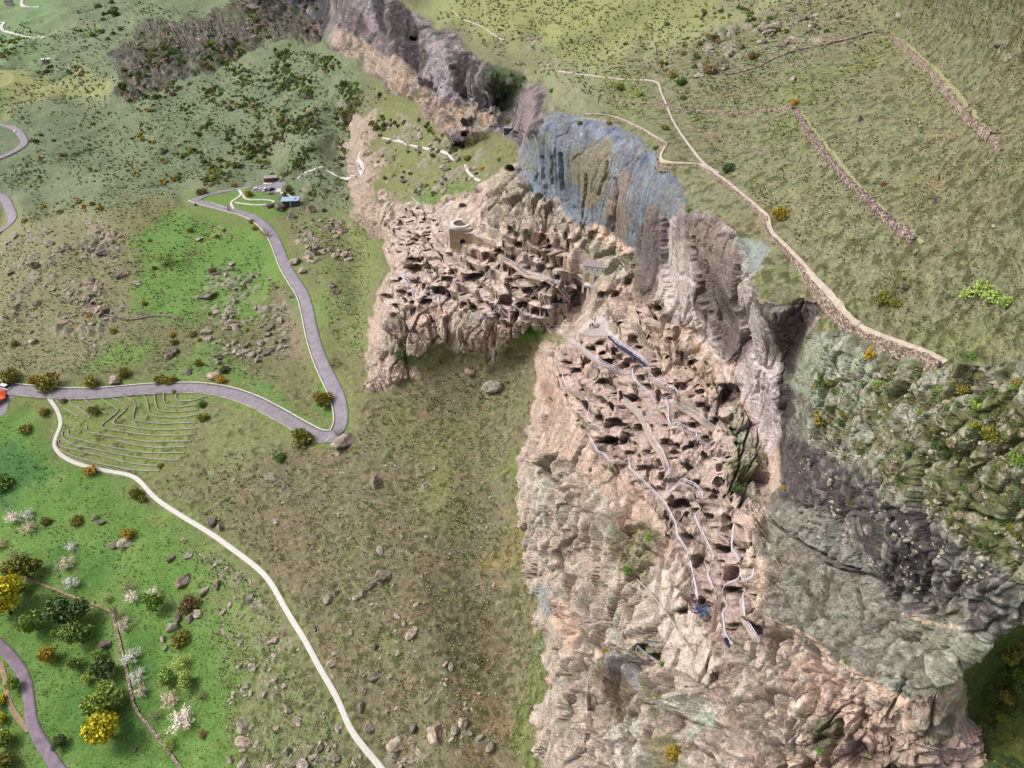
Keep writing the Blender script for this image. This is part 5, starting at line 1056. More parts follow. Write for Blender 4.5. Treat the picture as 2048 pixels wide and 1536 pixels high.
# monument, people beside it
def person(uv, label, top, legs, pose='stand', rz=0.0, h=1.72, loc=None):
    bm = bmesh.new(); sk = [(0, 0, .92), (0, 0, 1.15), (0, 0, 1.42), (0, 0, 1.52), (0, .01, 1.66)]; E = [(0, 1), (1, 2), (2, 3), (3, 4)]; R = [.15, .14, .17, .06, .1]
    def add(p, par, r): sk.append(p); R.append(r); E.append((par, len(sk) - 1)); return len(sk) - 1
    st = .14 if pose == 'walk' else .02
    for s in (-1, 1):
        a = add((s * .1, 0, .86), 0, .1); k = add((s * .11, s * st + .03, .48), a, .065); f = add((s * .11, s * st * 1.6, .08), k, .045); add((s * .12, s * st * 1.6 + .15, .03), f, .04)
        b_ = add((s * .19, 0, 1.4), 2, .06); e = add((s * .25, -s * st * .5, 1.13), b_, .045); hnd = add((s * .25, .1 - s * st, .9), e, .032)
        for q in range(3): add((s * (.235 + .012 * q), .12 - s * st + .01 * q, .81), hnd, .011)
    vs = [bm.verts.new(p) for p in sk]
    for a, b_ in E: bm.edges.new((vs[a], vs[b_]))
    me = bpy.data.meshes.new('person'); bm.to_mesh(me); bm.free(); o = bpy.data.objects.new('tmp', me); COL.objects.link(o)
    mod = o.modifiers.new('s', 'SKIN'); o.modifiers.new('d', 'SUBSURF').levels = 1
    for i, d_ in enumerate(me.skin_vertices[0].data): d_.radius = (R[i], R[i] * (.75 if i in (1, 2) else 1)); d_.use_root = i == 0
    ev = o.evaluated_get(bpy.context.evaluated_depsgraph_get()); m2 = bpy.data.meshes.new_from_object(ev); bpy.data.objects.remove(o)
    co = np.empty(len(m2.vertices) * 3, f32); m2.vertices.foreach_get('co', co); co = co.reshape(-1, 3)
    col = np.tile(lin(legs) * KA, (len(co), 1)); col[co[:, 2] > .93] = lin(top) * KA; col[(abs(co[:, 0]) > .16) & (co[:, 2] < .93) & (co[:, 2] > .6)] = lin((196, 150, 124)) * KA; col[co[:, 2] > 1.52] = lin((196, 150, 124)) * KA; col[(co[:, 2] > 1.66) | ((co[:, 2] > 1.56) & (co[:, 1] < -.02))] = lin((40, 32, 28)) * KA
    a = m2.color_attributes.new('tint', 'FLOAT_COLOR', 'POINT'); a.data.foreach_set('color', np.concatenate([col, np.ones((len(col), 1))], 1).astype(f32).ravel())
    m2.materials.clear(); m2.materials.append(M_CLOTH); m2.polygons.foreach_set('use_smooth', np.ones(len(m2.polygons), bool))
    p = bpy.data.objects.new('person', m2); COL.objects.link(p); p.location = loc if loc is not None else tuple(survey_line([uv, (uv[0] + 3, uv[1])], 1.0)[0]); p.rotation_euler[2] = rz; p.scale = (h / 1.72,) * 3
    return tag(p, label, 'person')
M_CLOTH, _n, _b = new_mat('clothing', .85, .1); _v = _n.nodes.new('ShaderNodeVertexColor'); _v.layer_name = 'tint'; _n.links.new(_v.outputs[0], _b.inputs['Base Color'])
gm = G1(1196, 659); mo = empty('monument', gm); tag(mo, 'thin rusty post standing on a round stone base on the rock platform', 'monument')
ring('base', .01, 1.25, -.4, .45, 0, 0, MT['tower'], mo, 20); ring('plinth', .01, .8, .453, .75, 0, 0, MT['pale'], mo, 20)
link_mesh('post', np_mesh('post', *tube(np.array([[0, 0, .7], [-.02, 0, 1.6], [.03, 0, 2.6], [0, 0, 3.3]]), .17, 6)), mo, MT['rust'])
person((1180, 655), 'person in black standing left of the monument', (30, 30, 36), (28, 28, 34), rz=.6, loc=tuple(G1(1180, 657))); person((1187, 656), 'person in dark blue standing right beside the monument base', (36, 40, 58), (30, 30, 36), rz=2.4, loc=tuple(G1(1187, 658)))
for (u, v), lab, tp, lg in [((1173, 1474), 'person in a red jacket on the lowest wooden stair', (170, 50, 60), (60, 50, 60)), ((1170, 1488), 'person in a blue jacket on the lowest wooden stair', (50, 80, 170), (40, 50, 90)), ((1167, 1504), 'person in pale clothes at the foot of the lowest stair', (190, 180, 200), (60, 60, 80))]:
    person((u, v), lab, tp, lg, 'walk', rz=math.pi + .2)
for (u, v), lab, tp in [((868, 302), 'person in black on the pale path under the far caves', (30, 30, 34)), ((941, 343), 'person in black on the far path before the middle caves', (34, 30, 34)), ((1430, 835), 'person in black beside the caves near the orange undercut', (26, 26, 30)), ((1016, 458), 'person in dark clothes at the door right of the bell tower', (40, 36, 60))]:
    person((u, v), lab, tp, (40, 38, 44))
# star shaped steel platform
c0 = survey_line([(1400, 1228), (1406, 1228)], 1.0)[0] + [0, 0, .5]; sp = empty('steel_platform', c0, .3); tag(sp, 'blue steel stair platform folded like a star on the near ridge', 'platform')
rr_ = np.random.RandomState(3)
for k in range(5):
    a = k * 2 * math.pi / 5 + .3; pts_ = np.array([[0, 0, .2 * k - .4], [math.cos(a) * 1.6, math.sin(a) * 1.6, .2 * k - .2], [math.cos(a + .7) * .9, math.sin(a + .7) * .9, .2 * k]])
    o = link_mesh('landing', poly_mesh('landing', list(pts_) + list(pts_ - [0, 0, .12]), [(0, 1, 2), (5, 4, 3), (0, 3, 4, 1), (1, 4, 5, 2), (2, 5, 3, 0)], MT['steeld']), sp)
    link_mesh('handrail', np_mesh('handrail', *tube(pts_[[1, 0, 2, 1]] + [0, 0, .9], .06)), sp, MT['steel'])
    for p_ in pts_[1:]: link_mesh('leg', np_mesh('leg', *tube(np.array([p_ - [0, 0, 2], p_ + [0, 0, .9]]), .05)), sp, MT['steel'])
cpipe = survey_line(Z7([(672,480),(760,570),(860,700),(940,830),(1018,935)]), 3.0); link = link_mesh('pipe', np_mesh('pipe', *tube(cpipe + [0, 0, .25], .12)), None, MT['kerb']); tag(link, 'long thin grey pipe slanting over the pale slab low on the ridge', 'pipe')
# buildings
g = G1(-6, 806); hz = empty('orange_roofed_house', (g[0] - 1.2, g[1] + 1.0, g[2] - .3), math.radians(28)); tag(hz, 'small red walled house with a bright orange roof at the left edge', 'house')
part('wall', hz, -4.2, 4.2, -3, 3, 0, 3.0, MT['redwall'])
rf = link_mesh('roof', poly_mesh('roof', [(-4.8,-3.6,2.9),(4.8,-3.6,2.9),(4.8,3.6,2.9),(-4.8,3.6,2.9),(-2.2,0,4.7),(2.2,0,4.7)], [(0,1,5,4),(1,2,5),(2,3,4,5),(3,0,4),(3,2,1,0)], MT['orange']), hz)
for x in (-2.6, .2, 2.4): f_ = part('window', hz, x, x + 1, -3.05, -2.9, 1.1, 2.2, MT['white']); part('pane', f_, x + .1, x + .9, -3.08, -3.052, 1.2, 2.1, MT['glass'])
part('door', hz, 4.15, 4.24, -.6, .5, 0, 2.1, MT['darkwall'])
g = G1(541, 364); rb_ = empty('red_kiosk', (g[0], g[1] + 1.2, g[2] - .2), math.radians(12)); tag(rb_, 'dark red flat roofed building behind the parked cars', 'building')
part('wall', rb_, -3.8, 3.8, -2.2, 2.2, 0, 3.0, MT['redwall']); part('roof', rb_, -4.2, 4.2, -2.6, 2.6, 3.0, 3.35, MT['greyroof']); part('base', rb_, -4.4, 5.0, -4.2, -2.21, -.6, .35, MT['white'])
for x in (-2.4, 0, 1.8): part('window', rb_, x, x + 1, -2.26, -2.21, 1.0, 2.2, MT['glass'])
g = G1(583, 410); pv = empty('viewing_pavilion', (g[0], g[1], g[2] + .6), math.radians(6)); tag(pv, 'grey pavilion with a pale blue flat roof perched on dark boulders', 'building')
part('wall', pv, -4.8, 4.8, -2.8, 2.8, 0, 3.0, MT['darkwall']); part('roof', pv, -5.2, 5.2, -3.2, 3.2, 3.0, 3.3, MT['blueroof']); part('skylight', pv, 2.2, 3.6, -.6, .6, 3.3, 3.5, MT['glass']); part('column', pv, -4.9, -4.55, -3.15, -2.85, -2.2, 3.0, MT['white']); part('column', pv, 0, .3, -3.15, -2.85, -2.2, 3.0, MT['white']); part('base', pv, -4.2, 4.4, -2.4, 2.6, -2.6, 0, MT['darkwall'])
g = G1(92, 121); wr = empty('white_shed', (g[0], g[1], g[2]), .2); tag(wr, 'lone small white roofed shed on the far pale slope', 'shed'); part('wall', wr, -5, 5, -3, 3, -1, 3, MT['pale']); part('roof', wr, -5.5, 5.5, -3.5, 3.5, 3, 3.5, MT['white'])
g = G1(20, 11); wr = empty('dark_roofed_house', (g[0], g[1], g[2]), .2); tag(wr, 'tiny dark roofed house in the far top left corner', 'house'); part('wall', wr, -6, 6, -4, 4, -1, 5, MT['pale'])
link_mesh('roof', poly_mesh('roof', [(-6.5,-4.5,5),(6.5,-4.5,5),(6.5,4.5,5),(-6.5,4.5,5),(-6,0,8),(6,0,8)], [(0,1,5,4),(1,2,5),(2,3,4,5),(3,0,4),(3,2,1,0)], MT['darkwall']), wr)
g = G1(1016, 266); gt = empty('ticket_hut', (g[0], g[1], g[2]), -.2); tag(gt, 'small dark blue hut in the gorge beside the netted cliff', 'hut'); part('wall', gt, -1.7, 1.7, -1.2, 1.2, -.5, 2.5, MT['darkwall']); part('roof', gt, -1.9, 1.9, -1.4, 1.4, 2.5, 2.7, MT['greyroof']); part('door', gt, -.4, .4, -1.24, -1.19, 0, 2, MT['glass'])
g = G1(968, 451); bx = empty('blue_bench', (g[0], g[1], g[2])); tag(bx, 'teal bench beside the bell tower', 'bench'); part('seat', bx, -1.3, 1.3, -.3, .3, .4, .5, MT['bluegreen']); part('leg', bx, -1.1, -1, -.25, .25, 0, .4, MT['rust']); part('leg', bx, 1, 1.1, -.25, .25, 0, .4, MT['rust'])
g = G1(391, 411); bn = empty('litter_bin', (g[0], g[1], g[2])); tag(bn, 'dark blue litter bin on the grass beside the hairpin road', 'bin'); part('body', bn, -.6, .6, -.5, .5, 0, 1.2, MT['navy']); part('lid', bn, -.65, .65, -.55, .55, 1.2, 1.3, MT['steel'])
g = G1(1197, 206); pl_ = link_mesh('marker_post', np_mesh('marker_post', *tube(np.array([g + [0, 0, -.5], g + [0, 0, 2.4]]), .13)), None, MT['black']); tag(pl_, 'black upright marker post on the grass above the netted cliff', 'post')
g = G1(556, 353); pl_ = link_mesh('flag_pole', np_mesh('flag_pole', *tube(np.array([g + [0, 0, -.5], g + [0, 0, 4.5]]), .12)), None, MT['white']); tag(pl_, 'thin white pole behind the dark red building', 'pole')
g = G1(1612, 678); ol = None
# vehicles
def vehicle(uv, label, paint_, L=4.3, W_=1.8, H_=1.45, rz=0.0, van=False, loc=None):
    p = G1(*uv) if loc is None else loc; r_ = empty('parked_car', (p[0], p[1], p[2] + .12), rz); tag(r_, label, 'van' if van else 'car')
    if van: r_.name = 'parked_van'
    n = 12; prof = [(-.5, .35, .62), (-.49, .3, .95), (-.3, .3, 1.0), (0, .3, 1.02), (.3, .3, .98), (.47, .3, .85), (.5, .38, .6)] if not van else [(-.5, .35, 1.15), (-.49, .3, 1.25), (-.3, .3, 1.27), (0, .3, 1.27), (.25, .3, 1.25), (.46, .3, 1.0), (.5, .38, .7)]
    def shell(name, pr, wf, mat, par):
        vs, fs = [], []
        for x, z0, z1 in pr:
            for y, z in ((-.5, z0), (-.5, z0 * .4 + z1 * .6), (-.44, z1), (.44, z1), (.5, z0 * .4 + z1 * .6), (.5, z0)): vs.append((x * L, y * W_ * wf, z))
        for i in range(len(pr) - 1):
            for k in range(6): fs.append((i * 6 + k, i * 6 + (k + 1) % 6, (i + 1) * 6 + (k + 1) % 6, (i + 1) * 6 + k))
        fs += [tuple(range(5, -1, -1)), tuple((len(pr) - 1) * 6 + k for k in range(6))]
        return link_mesh(name, poly_mesh(name, vs, fs, mat), par)
    shell('body', prof, 1, paint_, r_); top = H_ * (1.45 if van else 1.0)
    z = .9 if not van else 1.2
    shell('windows', [(-.45, z, z + .05), (-.36, z, top - .06), (0, z, top), (.12, z, top - .04), (.28 if not van else .42, z, z + .05)], .9, MT['glass'], r_)
    part('roof_panel', r_, -.36 * L, (.1 if not van else .3) * L, -.4 * W_, .4 * W_, top - .05, top + .03, paint_)
    wm = None
    for sx in (-.31, .31):
        for sy in (-1, 1):
            if wm is None:
                a = np.linspace(0, 2 * np.pi, 14, endpoint=False); vs = [(.32 * math.cos(t), y, .32 * math.sin(t)) for t in a for y in (-.11, .11)]; wm = poly_mesh('wheel', vs, [(2 * i, 2 * ((i + 1) % 14), 2 * ((i + 1) % 14) + 1, 2 * i + 1) for i in range(14)] + [tuple(2 * i for i in range(13, -1, -1)), tuple(2 * i + 1 for i in range(14))], MT['black'])
            o = link_mesh('wheel', wm, r_); o.location = (sx * L, sy * (W_ / 2 - .08), .32)
    for sy in (-1, 1): part('headlight', r_, L * .495, L * .51, sy * W_ * .36 - .12, sy * W_ * .36 + .12, .62, .76, MT['pale'])
    return r_
vehicle((514, 380), 'white car parked alone at the left of the small car park', MT['white'], rz=.25)
vehicle((532, 381), 'tall white car parked beside the dark blue one', MT['white'], H_=1.75, rz=1.1); vehicle((543, 380.5), 'dark blue car at the right of the car park', MT['navy'], rz=.9)
vehicle((12, 778), 'white van parked beside the orange roofed house', MT['white'], L=5.0, W_=2.0, H_=1.5, rz=-.35, van=True)
vehicle((19, 768), 'dark car behind the white van against the bushes', MT['navy'], rz=-.35)
vehicle((29, 275), 'tiny white car on the far bend of the road', MT['white'], rz=-1.2, loc=G1(31, 266) + [0, 0, .7])
vehicle((5, 770), 'grey car half cut off by the left edge', MT['darkwall'], rz=-.3, loc=G1(-2, 770))
print('structures', time.time() - T0)
# ------------------------------------------------------------------ vegetation and boulders
def rand_dirs(n, r): v = r.normal(size=(n, 3)); return v / np.linalg.norm(v, axis=1, keepdims=True)
def leaf_cloud(r, lobes, n, size, thin=0.0):
    """n leaf clumps (two crossed bent quads) spread through lobes [(x,y,z,rad)]"""
    L = np.array(lobes); pick = r.choice(len(L), n, p=L[:, 3] ** 2 / (L[:, 3] ** 2).sum()); d = rand_dirs(n, r)
    rad = L[pick, 3] * (r.uniform(.45, 1.0, n) ** .5) * (1 + .25 * r.normal(size=n) * .6)
    c = L[pick, :3] + d * rad[:, None] * np.array([1, 1, .85]); c = c[c[:, 2] > .02]; d = d[:len(c)]; n = len(c)
    a = rand_dirs(n, r); t = np.cross(a, d + .01); t /= np.linalg.norm(t, axis=1, keepdims=True) + 1e-9; b_ = np.cross(t, a); s = size * r.uniform(.6, 1.4, n)[:, None]
    V_ = np.stack([c - t * s - b_ * s * .6, c + t * s * .8 - b_ * s, c + t * s + b_ * s * .7 + a * s * .4, c - t * s * .7 + b_ * s], 1).reshape(-1, 3)
    return V_, np.arange(4 * n).reshape(n, 4)
def spiky(r, n_br, L_, size, lv):
    """open crown of blossom laden shoots"""
    parts = []; sh = []
    for i in range(n_br):
        d = rand_dirs(1, r)[0]; d[2] = abs(d[2]) * .8 + .15; d /= np.linalg.norm(d); p0 = np.array([0, 0, L_ * .35]); p1 = p0 + d * L_ * r.uniform(.5, .95); sh.append((p0, p1))
        for k in range(lv):
            t = r.uniform(.35, 1); c = p0 * (1 - t) + p1 * t + r.normal(size=3) * L_ * .06; a = rand_dirs(1, r)[0]; b_ = np.cross(a, d); b_ /= np.linalg.norm(b_) + 1e-9; s = size * r.uniform(.6, 1.3)
            parts.append(np.array([c - a * s, c - b_ * s * .5, c + a * s + d * s * .6, c + b_ * s * .6]))
    V_ = np.concatenate(parts); return V_, np.arange(len(V_)).reshape(-1, 4), sh
PROTO = {}
def trunk_mesh(r, h, rad, lobes, n=5):
    ps = [tube(np.array([[0, 0, -.3], [r.uniform(-.05, .05) * h, r.uniform(-.05, .05) * h, h * .5], [0, 0, h]]), rad, 6)]
    for l in lobes[:n]:
        e = np.array(l[:3]); ps.append(tube(np.array([[0, 0, h * .55], e * .5 + [0, 0, h * .3], e]), rad * .45, 4))
    return np_mesh('trunk', *join(ps))
def make_protos():
    r = np.random.RandomState(21)
    for k in range(5):     # unit bush, radius about 1
        lob = [(r.uniform(-.45, .45), r.uniform(-.45, .45), r.uniform(.3, .75), r.uniform(.35, .6)) for _ in range(6)]
        v, q = leaf_cloud(r, lob, 800, .065); PROTO['bush%d' % k] = (v, q, lob)
        v, q = leaf_cloud(r, [(0, 0, .3, .75), (.3, .1, .5, .4), (-.3, -.1, .45, .45)], 90, .16); PROTO['tiny%d' % k] = (v, q, None)
        lob = [(r.uniform(-.6, .6), r.uniform(-.6, .6), r.uniform(.8, 1.7), r.uniform(.35, .55)) for _ in range(12)]
        v, q = leaf_cloud(r, lob, 2600, .062); PROTO['tree%d' % k] = (v, q, lob)
        v, q, sh = spiky(r, 26, 1.5, .075, 26); PROTO['bloom%d' % k] = (v, q, [tuple(s[1]) + (0,) for s in sh])
        v, q, sh = spiky(r, 30, 1.4, .035, 26); PROTO['twig%d' % k] = (v, q, [tuple(s[1]) + (0,) for s in sh])
make_protos(); MESHC = {}
def plant_mesh(kind, k, col):
    key = (kind, k, col)
    if key not in MESHC:
        v, q, lob = PROTO['%s%d' % (kind, k)]; me = np_mesh('crown' if kind in ('tree', 'bloom', 'twig') else 'foliage', v, q, smooth=False); me.materials.append(LEAF[col]); tm = None
        if lob is not None:
            rr = np.random.RandomState(k); tm = trunk_mesh(rr, 1.1 if kind == 'tree' else .5, .09 if kind == 'tree' else .04, lob, 6 if kind in ('tree', 'bush') else 14); tm.name = 'trunk' if kind in ('tree', 'bloom', 'twig') else 'stem'; tm.materials.append(MT['bark'])
        MESHC[key] = (me, tm)
    return MESHC[key]
vr = np.random.RandomState(5)
def plant(u, v, rpx, kind, col, label, cat, name, group=None, tall=1.0, g=None, base_at_bottom=False):
    """rpx: crown radius in photo pixels"""
    if g is None: g = G1(u, v + (rpx * .35 if not base_at_bottom else 0))
    d = g[1] * CP - (g[2] - CAMZ) * SP; R_ = rpx * d / FL; k = vr.randint(5); fm, tm = plant_mesh(kind, k, col)
    tiny = tm is None
    if tiny:
        o = link_mesh(name, fm); 
    else:
        o = empty(name); c = link_mesh(fm.name.split('.')[0], fm, o); t = link_mesh(tm.name.split('.')[0], tm, o)
    o.location = (g[0], g[1], g[2] - .12 * R_); o.rotation_euler = (0, 0, vr.uniform(0, 6.28)); s = R_ * vr.uniform(.92, 1.08); o.scale = (s, s * vr.uniform(.9, 1.1), s * tall * vr.uniform(.9, 1.1)); o.empty_display_size = .1 if o.type == 'EMPTY' else 1
    tag(o, label, cat, group); return o
z3 = lambda x, y: (x / 2.762, 980 + y / 2.762)
# -- orchard
for x, y, r_, kd, c_, lab in [
 (85,160,42,'bloom','blossom','white blossoming tree, left one of the trio near the left edge'), (165,140,36,'bloom','blossom','white blossoming tree, right one of the trio near the left edge'), (170,215,44,'bloom','pinkish','pale blossoming tree, lowest of the trio near the left edge'),
 (395,315,34,'bloom','blossom','small bright white blossoming tree above a pinkish one'), (380,405,50,'bloom','pinkish','pinkish white blossoming tree in the open orchard'), (410,515,40,'bloom','blossom','white blossoming tree with gaps, lowest of three in line'),
 (735,590,42,'bloom','blossom','spindly white blossoming tree below a bare grey one'), (850,575,44,'bloom','blossom','white blossoming tree touching a green bush'), (595,605,26,'bloom','lime','small pale green blossoming tree above the field wall bend'),
 (735,920,52,'bloom','blossom','white blossoming tree right of the long field wall'), (765,1030,46,'bloom','blossom','bright white blossoming tree leaning over the field wall'), (945,1160,58,'bloom','pinkish','pinkish blossoming tree above the big white one'),
 (1015,1265,78,'bloom','blossom','largest white blossoming tree, near the bottom of the orchard'), (1010,955,62,'bloom','lime','pale green and white blossoming tree, tallest of the green group'), (940,1400,46,'bloom','lime','blossoming tree half green half white near the bottom'),
 (5,310,40,'bloom','pinkish','grey white blossoming tree cut by the left edge'), (690,745,40,'bloom','pinkish','dull blossoming tree just right of the wall bend'), (790,1110,44,'bloom','pinkish','faded blossoming tree over the dark end of the field wall'),
 (925,1045,52,'tree','lime','lime green tree, left one of the green group'), (1040,1065,46,'tree','lime','lime green tree, right one of the green group'), (862,650,56,'tree','green','soft green tree under a white blossoming one'), (485,1050,30,'tree','lime','small lime tree among the darker orchard trees'),
 (550,930,36,'tree','green','small green tree beside the brown log shaped rock'), (205,745,74,'tree','green','round green tree just right of the big yellow one'), (455,815,78,'tree','green','large round green tree in the middle of the orchard'), (420,690,92,'tree','dark','broad dull green tree above the large round one'),
 (320,795,28,'tree','green','tiny green tree between the round trees'), (590,1170,100,'tree','green','wide green tree above the lower yellow tree'), (590,1020,66,'tree','dark','dark grey green tree left of the field wall'), (340,1405,42,'tree','dark','small dark green tree right of the purple lane'),
 (30,1405,56,'tree','green','green tree between the lane and the left edge'), (95,1080,34,'tree','green','green shrub like tree beside the purple lane'), (40,1510,62,'tree','olive','olive tree in the bottom left corner'), (60,640,120,'tree','yellow','big bright yellow tree near the left edge'),
 (620,1325,108,'tree','yellow','bright yellow tree standing at the bottom of the orchard'), (280,935,46,'tree','gold','small golden tree above the purple lane'), (5,1170,42,'tree','yellow','yellow tree cut by the left edge, upper one'), (5,1275,36,'tree','yellow','yellow tree cut by the left edge, lower one'),
 (135,545,40,'tree','green','green tree top behind the big yellow tree'), (430,960,40,'tree','green','little green tree below the large round one')]:
    u, v = z3(x, y); plant(u, v, r_ / 2.762, kd, c_, lab, 'tree', {'bloom': 'blossoming_tree', 'tree': 'broadleaf_tree'}[kd] if c_ != 'yellow' else 'yellow_tree')
for x, y, r_, kd, c_, lab in [(260,170,36,'bush','olive','brown green bush right of the blossoming trio'), (430,168,42,'bush','olive','olive bush in the open orchard left of a grey rock'), (715,235,42,'bush','gold','golden olive bush growing over a split boulder'), (790,50,36,'bush','olive','dull bush below the concrete path, lower of two'), (755,15,38,'bush','olive','dull bush below the concrete path, upper of two'),
 (160,455,80,'tree','olive','wide olive brown bush over the upper end of the field wall'), (1050,625,66,'bush','brown','brown gold bush above a row of boulders'), (1010,812,62,'bush','olive','olive bush below the row of boulders'), (1115,1140,46,'twig','brown','bare brown bush right of the big white blossom'),
 (1120,1345,34,'bush','brown','small brown bush right of the half green tree'), (720,530,48,'twig','bare','bare grey tree above a spindly blossoming one'), (655,690,56,'twig','bare','bare grey tree at the bend of the field wall'), (110,365,52,'twig','bare','bare grey tree near the left edge above the field wall'), (860,1250,48,'twig','bare','bare twiggy tree left of the largest white blossom')]:
    u, v = z3(x, y); plant(u, v, r_ / 2.762, kd, c_, lab, 'bush' if kd == 'bush' else 'tree', {'bush': 'bush', 'tree': 'bush', 'twig': 'bare_tree'}[kd])
